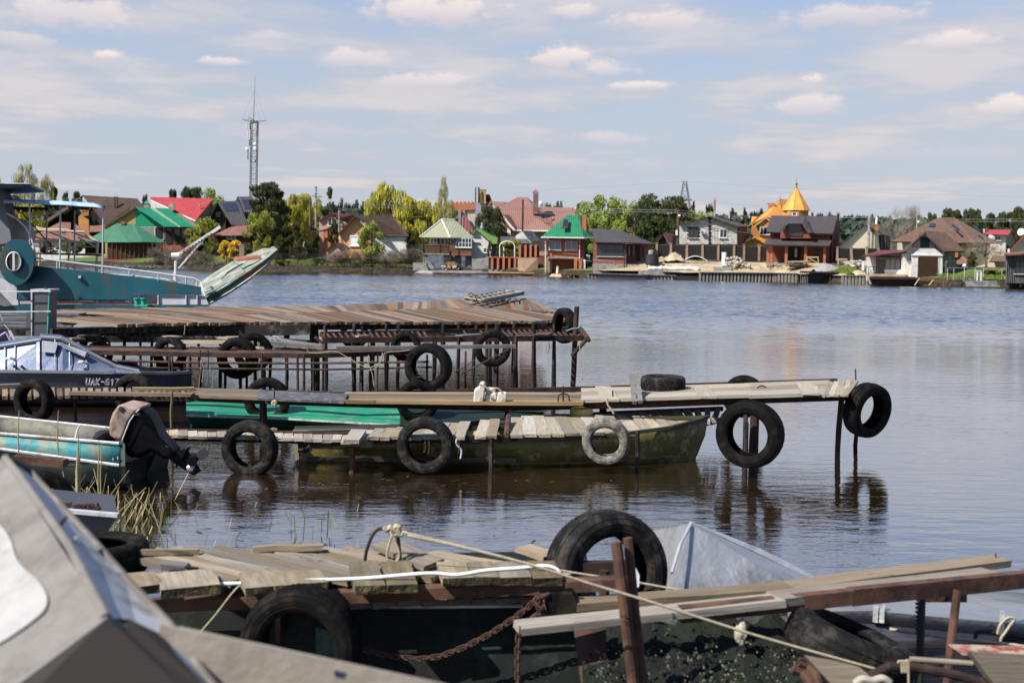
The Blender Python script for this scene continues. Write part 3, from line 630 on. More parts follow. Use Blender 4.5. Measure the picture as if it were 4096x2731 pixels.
# --- 18 brown brick bungalow
h=House('brick_bungalow','single-storey dark red brick bungalow with brown tiled hip roof and wide window','house','R4',500,3.)
h.wall([(215,795),(605,808)],'brickd',6.5); h.wall([(605,812),(880,812)],'brickp',3.,d=3.2)
h.roof([(198,630,3.8),(330,635,3.8),(655,795,-.7),(232,788,-.7)],'rtile_dk'); h.roof([(330,635,3.8),(560,662,6.5),(945,812,4.),(655,795,-.7)],'rtile_dk')
h.win(258,815,572,955,-.05,3,1,'black'); h.wall([(215,1038),(600,1050)],'conc',1.,d=-.5,name='footing'); h.wall([(600,1050),(748,1055)],'conc',1.2,d=-.3,name='footing')
h.win(622,825,655,960,3.1,1,1,'dwood','glassl',False); h.win(670,825,710,960,3.1,1,1,'dwood','glass',False); h.box(722,825,768,1010,'dwood',3.1,.1,'door'); h.box(795,852,812,965,'black',3.1,.1,'window')
h.pipe([(583,810,-.1),(583,1110,-.55)],'black',.07); h.pipe([(218,1000,-.6),(462,1010,-.6),(462,1040,-.6)],'galv',.05,'handrail')
# --- 19 white block house (each block its own piece)
h=House('block_house','unplastered white block house with shallow roof, two windows and an air conditioner','house','R4',1560,22)
h.wall([(1228,570),(1580,490),(1908,600)],'concd',8,d=.18,sx=.0); h.poly([(1910,590,.3),(2025,590,5),(2025,760,5),(1910,830,.3)],'brickp',(0,.2,0),'side_wall')
h.roof([(1580,482,-.5),(1660,490,4),(2050,600,4),(1915,605,-.6)],'rtile_br'); h.roof([(1222,572,-.5),(1580,482,-.5),(1580,482,6),(1222,572,6)],'rtile_br',th=.12)
blockm=mat('aerated_block',(.56,.53,.47),.95,var=.12,scale=4,rand=.14,bump=.4,bscale=14)
rr=random.Random(11); yy=815; row=0
def rooftop(x): return 572+(490-572)*(x-1228)/352 if x<1580 else 490+(600-490)*(x-1580)/328
while yy>500:
    y1=yy; y0=yy-20.5; x=1230 if row%2 else 1212
    while x<1906:
        bw=44 if x<1570 else 33; x0=max(x,1230); x1=min(x+bw,1906); x+=bw
        if x0<1575<x1: x1=1572
        if x1-x0<8: continue
        if min(rooftop(x0),rooftop(x1))>y0+(-2) and max(rooftop(x0),rooftop(x1))>y0-1: 
            if max(rooftop(x0),rooftop(x1))>y1-9: continue
            yt=max(rooftop(x0),rooftop(x1))+4
        else: yt=y0
        if (x1>1330 and x0<1455 and y1>628 and yt<740) or (x1>1698 and x0<1795 and y1>636 and yt<742): 
            if not(x0<1325 and x1<1345) and not (x0>1440) : continue
            if x0>1440 and x0<1700 and not x0>1455: x0=1456
        if y1-yt<5: continue
        a=h.p(x0+1.2,y1-1.2); b=h.p(x1-1.2,yt+1.2); j=rr.uniform(-.02,.02)
        q=MB(); q.box((a.x,a.y+j,a.z),(b.x,a.y+.2,b.z)); q.build('block',blockm,h.root)
    yy-=20.5; row+=1
h.pipe([(1580,495,-.1),(1580,825,-.1)],'black',.07); h.win(1332,626,1453,740,-.03,2,1,'dwood','glass'); h.win(1700,636,1790,740,-.03,2,1,'white','glass')
ac=h.box(1485,662,1530,695,'white',-.35,.35,'air_conditioner'); 
mb=MB(); c=h.p(1500,678,-.37); mb.lathe([(.02,0),(.2,0),(.2,.02)],c,(0,-1,0),14); mb.build('fan_grille',M['galv'],ac)
h.pipe([(1640,490,1.),(1642,262,1.)],'galv',.11,'flue_pipe'); h.pipe([(1643,420,.98),(1643,300,.98)],'brickd',.115,'flue_pipe')
# --- 20 rusty shed
h=House('shed','little wooden shed with a rusty sheet roof in front of the big pine','shed','R4',1060,16)
h.wall([(962,800),(1040,700),(1115,800)],'dwood',3); h.roof([(1040,684,-.4),(1165,684,2.5),(1202,815,2),(1115,820,-.4)],'rshp'); h.roof([(955,800,-.3),(1040,684,-.4),(1040,684,2.6),(955,800,2.6)],'rshd',th=.08)
h=House('far_house','tiny distant house with a red gable roof left of the big pine','house','R4',690,55); h.wall([(650,690),(650,665),(690,625),(735,665),(735,690)],'whitew',5); h.roof([(640,665,-.4),(685,602,-.4),(730,662,-.4)],'rtile_rd')
# --- 21 orange house with turret
h=House('turret_house','ochre house with bright orange tiled roofs and a tall conical turret with finial','house','R5',620,27)
h.wall([(310,605),(560,605)],'ochre',7,d=1.); h.wall([(400,600),(470,505),(540,600)],'ochre',1,d=-.3,bottom=830)
h.roof([(265,605,-1),(645,288,5),(700,345,5),(690,560,0),(480,490,-.6)],'rtile_og'); h.roof([(645,288,5),(735,290,6),(735,480,4),(700,345,5)],'rtile_og')
h.poly([(330,605,-1.2),(480,488,-1.2),(530,530,-1.2),(530,552,-1.2),(480,512,-1.2),(345,612,-1.2)],'orange',(0,.25,0),'bargeboard'); h.roof([(318,490,1),(380,488,1),(330,600,-.9),(310,560,-.9)],'rtile_og')
h.roof([(148,832,-1.4),(345,728,-1.4),(345,728,1),(148,832,1)],'rtile_og',th=.15); h.roof([(345,725,-1.4),(500,742,.5),(480,830,-.5),(460,800,-1.4)],'rtile_og')
h.wall([(160,835),(345,738),(480,800)],'ochre',1.,d=-1.); h.win(408,612,535,702,-.4,3,1,'white','glass')
h.chim(508,345,585,400,'brick',3,1.2,'flat','rtealw' if 0 else 'orange')
h.pipe([(648,290,5),(648,245,5)],'rust',.05,'finial')
c=h.p(832,420,-1.); rad=h.m(148)
mb=MB(); mb.lathe([(rad*1.0,-6),(rad*1.0,.0)],c,n=8); mb.build('turret_wall',M['ochre'],h.root)
top=h.p(838,135,-1.); hgt=top.z-c.z; mb=MB()
for k in range(8):
    a0=math.pi*2*(k+.5)/8; a1=math.pi*2*(k+1.5)/8; r2=h.m(166)
    A=c+V((math.cos(a0)*r2,math.sin(a0)*r2,0)); B_=c+V((math.cos(a1)*r2,math.sin(a1)*r2,0)); mb.polyuv([A,B_,V((c.x,c.y,top.z))],None,.05)
mb.build('turret_roof',roofmat('orange_seam',(.68,.31,.06),'seam',1.2,9,rough=.35),h.root)
mb=MB(); 
for k in range(8):
    a0=math.pi*2*(k+.5)/8; mb.tube([c+V((math.cos(a0)*r2,math.sin(a0)*r2,.03)),V((c.x,c.y,top.z+.02))],.035,4)
mb.build('hip_seam',M['ochre'],h.root)
mb=MB(); mb.lathe([(.12,0),(.14,.12),(.05,.25),(.16,.38),(.18,.48),(.05,.62),(.03,.9),(.01,1.6)],V((c.x,c.y,top.z-.12)),n=10); mb.build('finial',M['rust'],h.root)
h.win(788,436,842,480,-6.0+.9,1,1,'white','glass',False)
# --- 22 brown tile brick house
h=House('brick_villa','unfinished red brick villa with dark tiled roof, dormer and pillared porch','house','R5',880,9)
h.wall([(530,670),(1262,690)],'brickd',8,d=1.2); h.poly([(1268,690,1.2),(1322,520,4.5),(1352,690,8),(1340,1010,8),(1262,1035,1.2)],'brickd',(-.3,0,0),'gable_wall')
h.roof([(545,476,5),(1322,488,5),(1268,690,.2),(485,668,.2)],'rtile_dk',th=.2); h.roof([(1322,488,5),(1330,492,5.2),(1362,705,9.5),(1345,705,9.5)],'rtile_dk')
h.poly([(650,690,-.3),(740,590,-.3),(910,590,-.3),(1010,700,-.3),(1010,745,-.3),(650,745,-.3)],'brickd',(0,1.5,0),'dormer_wall')
h.roof([(650,655,-.9),(745,568,-.9),(915,568,-.9),(945,485,3.),(795,482,3.)],'rtile_dk'); h.roof([(950,485,3.),(1030,680,-1.),(985,680,-1.),(915,568,-.95)],'rtile_dk')
h.win(738,575,910,712,-.36,1,1,'bwood','glass',False)
h.roof([(490,742,.9),(1010,745,.9),(1020,758,.9),(1260,760,.9),(1228,830,-1.8),(455,815,-1.8)],'rtile_dk',th=.16)
for x in (485,524,700,928,1152):
    h.box(x,825,x+38,1045,'brick',-1.3,.5,'pillar')
h.box(742,835,900,1010,'black',1.1,.1,'doorway'); h.box(820,860,848,965,'galv',.4,.1,'ladder' ); h.box(1070,888,1140,1030,'concd',1.1,.1,'door'); h.box(1240,780,1262,985,'black',1.1,.1,'window')
h.box(480,1045,1210,1060,'conc',-1.5,3.,'porch_floor'); h.pipe([(585,675,0),(592,735,.9)],'black',.05); h.pipe([(1178,690,0),(1180,745,.9)],'black',.05)
# --- 23 cement gable
h=House('gable_house','cement-rendered gable house with thin dark roof and a blue steel mast','house','R5',1600,16)
h.wall([(1335,858),(1665,580),(1800,710),(1815,870)],'cream',5); h.box(1720,640,1745,870,'concd',-.08,.1,'pilaster')
h.roof([(1322,858,-.4),(1635,540,-.4),(1635,540,5),(1322,858,5)],'rblack',th=.14); h.roof([(1635,540,-.4),(1830,590,5),(1935,715,5),(1810,700,-.5)],'rtile_ol')
h.wall([(1812,712),(1945,715)],'black',4,d=1.); 
for x in (1840,1885): h.box(x,720,x+8,860,'galv',.9,.1,'downpipe')
h.chim(1758,598,1800,665,'brick',.4,.6,'flat','brick'); h.pipe([(1778,600,.6),(1786,495,.6)],'white',.12,'flue_pipe'); h.pipe([(1690,870,-.8),(1695,490,-.8)],'galv',.16,'mast')
# --- 25 big brown roof
h=House('large_house','large cream house under a broad brown shingle roof with three skylights','house','R6',1400,17)
h.wall([(640,735),(1000,740)],'whitew',6,d=.6); h.wall([(1500,765),(2030,765)],'cream',7,d=.6); h.poly([(1560,770,.5),(1700,770,.5),(1700,960,.5),(1560,960,.5)],'conc',(0,.08,0),'shaded_bay') if 0 else None
h.roof([(550,730,-.8),(1180,412,5),(1240,415,5.),(1460,750,-.8)],'rsh'); h.roof([(1180,412,5),(1410,405,7),(1700,745,-.6),(1460,750,-.8)],'rsh'); h.roof([(1410,405,7),(2045,770,2),(1700,745,-.6)],'rsh')
h.pipe([(550,736,-.9),(1010,742,-.9)],'dwood',.08,'gutter'); h.pipe([(1460,757,-.95),(1700,753,-.75),(2045,776,1.9)],'dwood',.08,'gutter')
for q in ([(1035,575),(1125,580),(1140,540),(1050,536)],[(1430,625),(1450,612),(1365,545),(1340,545)],[(1715,635),(1738,625),(1650,562),(1622,562)]):
    dd=[0.9,0.9,1.9,1.9] if q[0][0]<1100 else [1.0,1.0,3.,3.]
    mb=MB(); mb.polyuv([h.p(x,y,e)+V((0,-.7,.4)) for (x,y),e in zip(q,dd)],None,.1); mb.build('skylight',glass('solar'),h.root)
# porch roof and orange chimney
h.chim(1408,850,1462,945,'brick',-3.5,.8,'flat','rust'); h.roof([(1440,1040,-4.5),(1440,960,-3.),(1510,910,-3.),(1640,1035,-4.5)],'rshp'); h.box(1380,1045,1560,1235,'black',-3.2,2,'porch')
h.win(1915,1000,2015,1095,.4,2,1,'brickp','glass',False); h.wall([(1870,890),(2100,890)],'cream',4,d=-.5); h.roof([(1880,1000,-2),(1960,870,.5),(2100,880,.5),(2110,1000,-2)],'rsh')
# --- 24 white garage house
h=House('garage_house','white rendered boathouse with brown roller garage door and glazed gable','boathouse','R6',1000,2.6)
h.wall([(700,850),(1000,615),(1260,870)],'whitew',7,d=.8); h.wall([(225,905),(760,860)],'whitew',4.,d=1.1)
h.poly([(830,915,-.2),(940,828,-.2),(1150,828,-.2),(1250,910,-.2),(1250,1240,-.2),(830,1240,-.2)],'whitew',(0,1.,0),'garage_front'); h.box(735,988,835,1205,'whitew',.3,.8,'wall')
h.box(828,908,1256,918,'white',-.32,.1,'trim'); 
g=h.box(918,938,1190,1218,'dwood',-.22,.06,'garage_door')
for i in range(9): h.box(922,944+i*30.5,1186,944+i*30.5+24,'bwood' if 0 else 'dwood',-.26,.04,'door_slat',g)
h.box(905,935,918,1238,'white',-.26,.1,'door_frame'); h.box(1190,935,1203,1238,'white',-.26,.1,'door_frame')
h.roof([(690,860,-.3),(1000,588,-.3),(1000,588,7),(690,860,7)],'rsh',th=.2); h.roof([(1000,588,-.3),(1285,600,4.),(1560,860,3.),(1290,860,-.4)],'rsh',th=.2)
h.poly([(850,818,.7),(850,760,.7),(945,680,.7),(1075,680,.7),(1160,760,.7),(1160,818,.7)],'black',(0,.1,0),'gable_window'); 
for q in ([(858,812),(858,765),(948,690),(948,812)],[(1075,812),(1075,690),(1152,768),(1152,812)]): h.poly([(x,y,.65) for x,y in q],'glassl',(0,.04,0),'pane')
h.box(840,818,1168,828,'white',.6,.1,'sill'); h.roof([(160,925,-.2),(400,848,3.),(760,842,3.),(770,868,.8),(400,905,-.2)],'rmar' ,th=.15)
h.box(352,930,702,945,'dwood',.9,.2,'shutter_box'); h.box(352,945,372,1178,'dwood',.95,.15,'door_frame'); h.box(686,945,702,1178,'dwood',.95,.15,'door_frame')
h.win(374,965,468,1175,1.05,1,1,'bwood','glass',False); h.win(470,965,686,1112,1.05,3,1,'bwood','glassl',False); h.box(465,1112,690,1180,'white',.98,.12,'panel')
h.box(155,992,195,1120,'white',-.4,.4,'meter_cabinet'); h.wall([(1285,870),(1420,870)],'conc',5,d=2.); h.box(1278,995,1308,1215,'cream',.4,.3,'trellis')
h.box(205,1178,760,1198,'lwood',-1.8,2.6,'terrace'); h.pipe([(218,1070,-1.6),(218,1175,-1.6)],'black',.03,'railing_post')
mb=MB(); 
for x in (250,322,458): mb.tube([h.p(x,1070,-1.6),h.p(x,1178,-1.6)],.025,5)
mb.tube([h.p(215,1070,-1.6),h.p(460,1072,-1.6)],.025,5); mb.tube([h.p(215,1160,-1.6),h.p(460,1160,-1.6)],.02,5); mb.tube([h.p(255,1100,-1.6),h.p(320,1165,-1.6)],.02,5); mb.tube([h.p(320,1100,-1.6),h.p(255,1165,-1.6)],.02,5); mb.build('railing',M['black'],h.root)
# --- 26, 27
h=House('white_cottage','small white two-storey house with a red metal roof in front of the pines','house','R6',2020,38)
h.wall([(1880,635),(2110,640)],'whitew',5); h.poly([(2110,640,0),(2175,590,2),(2220,720,5),(2180,800,5),(2110,760,0)],'conc',(-.2,0,0),'side_wall'); h.roof([(1812,630,-.5),(1850,568,2),(2180,572,2),(2140,640,-.5)],'rtile_rd'); h.roof([(2180,572,2),(2190,575,2),(2248,700,4.8),(2232,705,4.8)],'rmar')
h.win(1952,655,2042,715,-.05,2); h.chim(1800,560,1822,610,'whitew',.5,.6); h.chim(1825,550,1858,600,'brickp',.8,.7); mb=MB(); mb.lathe([(.02,.1),(.45,0)],h.p(1915,672,-.5),(.2,-.9,.3),14); mb.build('satellite_dish',M['white'],h.root)
h=House('gable_house','cream gable house at the right edge with a barred window','house','R6',2300,10)
h.wall([(2165,855),(2370,645),(2575,855)],'cream',6); h.roof([(2140,862,-.5),(2370,612,-.5),(2370,612,6),(2140,862,6)],'rmar',th=.25); h.win(2330,705,2420,815,-.05,2); h.box(2128,828,2160,885,'white',-2.,.6,'air_conditioner'); 
mb=MB(); mb.lathe([(.02,.06),(.38,0)],h.p(2310,600,.5),(-.75,-.6,.2),16); mb.build('satellite_dish',M['white'],h.root); h.chim(2348,530,2370,640,'brick',1,.5)
# --- 28 grey boathouse on piles
h=House('plank_boathouse','dark grey board-clad boathouse on piles at the right edge','boathouse','R6',2220,-2.6)
h.wall([(2105,920),(2620,900)],'concd',5,bottom=1295,name='wall'); h.roof([(2080,905,-.7),(2700,872,-.7),(2700,850,5),(2100,880,5)],'rust' if 0 else 'rshp',th=.14)
bdm=mat('grey_boards',(.12,.115,.11),.85,var=.3,scale=2,stretch=(3,3,.5),rand=.2)
x=2106
rr=random.Random(4)
while x<2600:
    w_=rr.uniform(24,30); y0=985 if not (2220<x<2440) else 1175
    a=h.p(x,1292,-.06); b=h.p(x+w_-3,925 if y0==985 else y0,-.06); q=MB(); q.box((a.x,a.y-.03,a.z),(b.x,a.y+.05,b.z)); q.build('board',bdm,h.root); x+=w_
h.win(2222,1000,2440,1165,-.1,3,1,'black','glass',True)
for x in (2120,2170,2230,2290,2330): h.box(x,1295,x+ (34 if x in (2120,2290) else 12),1345,'conc' if x in (2120,2290) else 'dwood',.2,.3,'pile')
# ---------------------------------------------------------------- trees
def leafmat(name,c,c2,trans=.25):
    m,nt,N,L,B=nodes(name)
    g=N.new('ShaderNodeNewGeometry'); n=noi(N,L,.9,4,.6)
    a=mixn(N,L,rng(N,L,n,.3,.7),c,c2)
    hs=N.new('ShaderNodeHueSaturation'); L.new(a,hs.inputs['Color']); L.new(rng(N,L,g.outputs['Random Per Island'],0,1,.62,1.35),hs.inputs['Value'])
    r2=mth(N,L,'FRACT',mth(N,L,'MULTIPLY',g.outputs['Random Per Island'],9.7)); L.new(rng(N,L,r2,0,1,.47,.53),hs.inputs['Hue'])
    L.new(hs.outputs[0],B.inputs['Base Color']); B.inputs['Roughness'].default_value=.75; B.inputs['Specular IOR Level'].default_value=.2
    t=N.new('ShaderNodeBsdfTranslucent'); L.new(hs.outputs[0],t.inputs[0]); mx=N.new('ShaderNodeMixShader'); mx.inputs[0].default_value=trans
    L.new(B.outputs[0],mx.inputs[1]); L.new(t.outputs[0],mx.inputs[2]); L.new(mx.outputs[0],N['Material Output'].inputs[0]); return m
LM=dict(willow=leafmat('willow_leaves',(.36,.33,.045),(.50,.44,.07)),green=leafmat('young_leaves',(.19,.25,.045),(.32,.36,.08)),
  yellow=leafmat('yellow_leaves',(.34,.33,.05),(.22,.26,.045)),pine=leafmat('pine_needles',(.045,.06,.022),(.095,.11,.04),.15),
  birch=leafmat('birch_leaves',(.26,.26,.09),(.38,.33,.13)),thuja=leafmat('thuja_sprays',(.05,.055,.016),(.12,.11,.03),.1),
  far=leafmat('distant_needles',(.035,.05,.035),(.05,.065,.04),.1),bush=leafmat('bush_leaves',(.06,.09,.02),(.12,.15,.03)),
  twig=mat('bare_twigs',(.16,.125,.095),.9,var=.3,scale=1),forsythia=leafmat('forsythia_bloom',(.75,.5,.01),(.6,.42,.02)),
  maroon=leafmat('maroon_leaves',(.05,.012,.018),(.07,.02,.02)),bark=mat('bark',(.10,.08,.06),.95,var=.4,scale=4),birchbark=mat('birch_bark',(.38,.36,.33),.9,var=.4,scale=4),
  greytwig=mat('grey_twigs',(.24,.21,.17),.9,var=.3))
def quads(name,c,ax1,ax2,material,lo=None):
    """c,ax1,ax2: (n,3) arrays -> mesh of n loose leaves"""
    n=len(c); v=np.empty((n,4,3),np.float32)
    v[:,0]=c-ax1-ax2; v[:,1]=c+ax1-ax2*.6; v[:,2]=c+ax1+ax2; v[:,3]=c-ax1*.6+ax2
    me=bpy.data.meshes.new(name); me.vertices.add(n*4); me.vertices.foreach_set('co',v.ravel()); me.loops.add(n*4); me.loops.foreach_set('vertex_index',np.arange(n*4,dtype=np.int32))
    me.polygons.add(n); me.polygons.foreach_set('loop_start',np.arange(0,n*4,4,dtype=np.int32)); me.materials.append(material); me.update(); me.validate(); return me
def unit(a): return a/np.maximum(np.linalg.norm(a,axis=1,keepdims=True),1e-6)
def foliage(name,clumps,n,size,material,seed,mode='leaf'):
    r=np.random.RandomState(seed); cl=np.array(clumps,float); w=cl[:,3]*cl[:,4]+.02; w/=w.sum(); k=r.choice(len(cl),n,p=w)
    d=unit(r.normal(size=(n,3))); rad=r.uniform(.35,1.,(n,1))**.5
    off=d*rad; off[:,0]*=cl[k,3]; off[:,1]*=cl[k,3]; off[:,2]*=cl[k,4]; c=cl[k,:3]+off
    s=size*r.uniform(.55,1.4,(n,1))
    if mode=='droop':
        ax2=np.c_[r.normal(0,.12,n),r.normal(0,.12,n),np.ones(n)]*s*2.6; ax1=unit(np.c_[r.normal(size=n),r.normal(size=n),np.zeros(n)])*s*.42
    elif mode=='up':
        ax2=unit(np.c_[off[:,0]/cl[k,3]*.8+r.normal(0,.3,n),off[:,1]/cl[k,3]*.8+r.normal(0,.3,n),np.ones(n)*1.1])*s*1.8; ax1=unit(np.cross(ax2,r.normal(size=(n,3))))*s*.5
    elif mode=='twig':
        ax2=unit(d+r.normal(0,.5,(n,3))+np.array([0,0,.6]))*s*3.; ax1=unit(np.cross(ax2,r.normal(size=(n,3))))*s*.10
    else:
        nn=unit(d+r.normal(0,.7,(n,3))); ax1=unit(np.cross(nn,r.normal(size=(n,3))))*s; ax2=unit(np.cross(nn,ax1))*s
    return quads(name,c,ax1,ax2,material)
def trunkmesh(name,h,r,limbs,seed,lean=.03,m='bark',n=7):
    rr=random.Random(seed); mb=MB(); pts=[V((0,0,-.3))]; 
    for i in range(1,6): pts.append(V((rr.uniform(-1,1)*lean*h,rr.uniform(-1,1)*lean*h,h*i/5)))
    mb.tube(pts,[r*(1-.14*i) for i in range(6)],n)
    for (x,y,z) in limbs:
        t=V((x,y,z)); k=min(.9,max(.2,(z/h)*.62)); i=int(k*5); b=pts[i].lerp(pts[min(5,i+1)],k*5-i); mid=b.lerp(t,.5)+V((0,0,-.04*h))
        mb.tube([b,mid,t],[r*.42,r*.25,r*.07],5)
    o=[p for p in mb.v]; me=bpy.data.meshes.new(name); me.from_pydata(o,[],mb.f); me.materials.append(LM[m]); return me
_tc={}
def template(kind,var):
    """unit tree: height 1, crown half-width 0.5 -> (crown mesh, trunk mesh)"""
    key=(kind,var)
    if key in _tc: return _tc[key]
    rr=random.Random(hash(kind)%1000 if 0 else sum(map(ord,kind))*7+var*13); cl=[]
    def cr(n,fz,fr,rs,zs): 
        for _ in range(n):
            z=fz(); a=rr.uniform(0,6.283); q=fr(z)*rr.uniform(.25,1)**.6; cl.append((math.cos(a)*q,math.sin(a)*q,z,rs*rr.uniform(.6,1.3),zs*rr.uniform(.6,1.3)))
    if kind=='willow':
        cr(26,lambda:rr.uniform(.3,.93),lambda z:.40*math.sin(math.pi*min(1,max(0,(1.04-z)/.9)))**.6,.10,.10); cm=foliage('crown',cl,5200,.013,LM['willow'],var,'droop')
    elif kind=='broad':
        cr(38,lambda:rr.uniform(.18,.92),lambda z:.40*math.sin(math.pi*min(1,max(.0,(z-.08)/.94)))**.55,.125,.10); cm=foliage('crown',cl,5600,.0135,LM['green'],var)
    elif kind=='yellow':
        cr(26,lambda:rr.uniform(.12,.92),lambda z:.42*math.sin(math.pi*min(1,max(.0,(z+.02)/1.04)))**.6,.13,.09); cm=foliage('crown',cl,2600,.020,LM['yellow'],var,'up')
    elif kind=='birch':
        cr(30,lambda:rr.uniform(.3,.95),lambda z:.36*math.sin(math.pi*min(1,max(.0,(z-.22)/.8)))**.7,.12,.07); cm=foliage('crown',cl,1900,.0115,LM['birch'],var,'droop')
    elif kind=='pine':
        cr(60,lambda:rr.uniform(.12,.95),lambda z:.44*(1.02-z)**.38*min(1,z*4),.11,.05); cm=foliage('crown',cl,11000,.014,LM['pine'],var,'up')
    elif kind=='dome':
        cr(120,lambda:rr.uniform(.08,.92),lambda z:.45*math.sin(math.pi*min(1,max(.0,(z+.12)/1.12)))**.5,.10,.06); cm=foliage('crown',cl,15000,.0125,LM['pine'],var,'up')
    elif kind=='spruce':
        cr(40,lambda:rr.uniform(.08,.98),lambda z:.45*(1.02-z),.07,.03); cm=foliage('crown',cl,3800,.016,LM['pine'],var)
    elif kind=='farpine':
        cr(16,lambda:rr.uniform(.3,.95),lambda z:.45*(1.1-z)**.6,.14,.07); cm=foliage('crown',cl,750,.032,LM['far'],var,'up')
    elif kind=='thuja':
        cr(44,lambda:rr.uniform(.04,.93),lambda z:.36*min(1,(1.03-z)*1.7)**.7*min(1,.55+z*1.6),.12,.06); cm=foliage('crown',cl,4200,.018,LM['thuja'],var,'up')
    elif kind in('bush','forsythia','maroon'):
        cr(22,lambda:rr.uniform(.08,.85),lambda z:.42*math.sin(math.pi*min(1,max(.0,(z+.25)/1.3)))**.6,.14,.13); cm=foliage('crown',cl,2600,.025,LM[kind],var)
    elif kind=='barebush':
        cr(22,lambda:rr.uniform(.05,.75),lambda z:.44*(1-.4*z),.15,.22); cm=foliage('crown',cl,2600,.028,LM['twig'],var,'twig')
    elif kind=='bare':
        cr(30,lambda:rr.uniform(.3,.93),lambda z:.40*math.sin(math.pi*min(1,max(.0,(z-.15)/.86)))**.6,.11,.10); cm=foliage('crown',cl,2400,.016,LM['greytwig'],var,'twig')
    limbs=[c[:3] for c in sorted(cl,key=lambda c:-c[2])][:14] if kind in('willow','broad','birch','pine','bare','yellow') else [c[:3] for c in cl[:5]]
    tm=trunkmesh('trunk',.9 if kind not in('bush','barebush','forsythia','maroon') else .5,.022 if kind not in('birch',) else .012,limbs,var,m='birchbark' if kind=='birch' else 'bark')
    _tc[key]=(cm,tm); return _tc[key]
NAMES=dict(willow='willow_tree',broad='leafy_tree',yellow='yellow_shrub',birch='birch_tree',pine='pine_tree',dome='pine_tree',spruce='spruce_tree',farpine='pine_tree',thuja='thuja_shrub',bush='green_bush',forsythia='forsythia_bush',maroon='maroon_bush',barebush='leafless_bush',bare='leafless_tree')
def tree(kind,px,top,width,back,label,var=0,group=None,base=None,cat='tree',z0=None,name=None):
    z0=gz(back)-.05; Y=YS(px)+back; t=D(px,top,Y); s=pxm(Y); h=t.z-z0; w=width/s*(1.9 if kind=='spruce' else 1.2 if kind in('thuja','pine','spruce','dome') else 1.1 if kind=='birch' else 1.45)
    cm,tm=template(kind,var%3)
    o=thing(name or NAMES[kind],label,cat,(t.x,Y,z0),group)
    rot=Matrix.Rotation(random.uniform(0,6.28),4,'Z'); S=Matrix.Diagonal((w,w,h,1)); m4=Matrix.Translation((t.x,Y,z0))@S@rot
    inst(cm,'crown',o,m4); inst(tm,'trunk',o,m4); return o
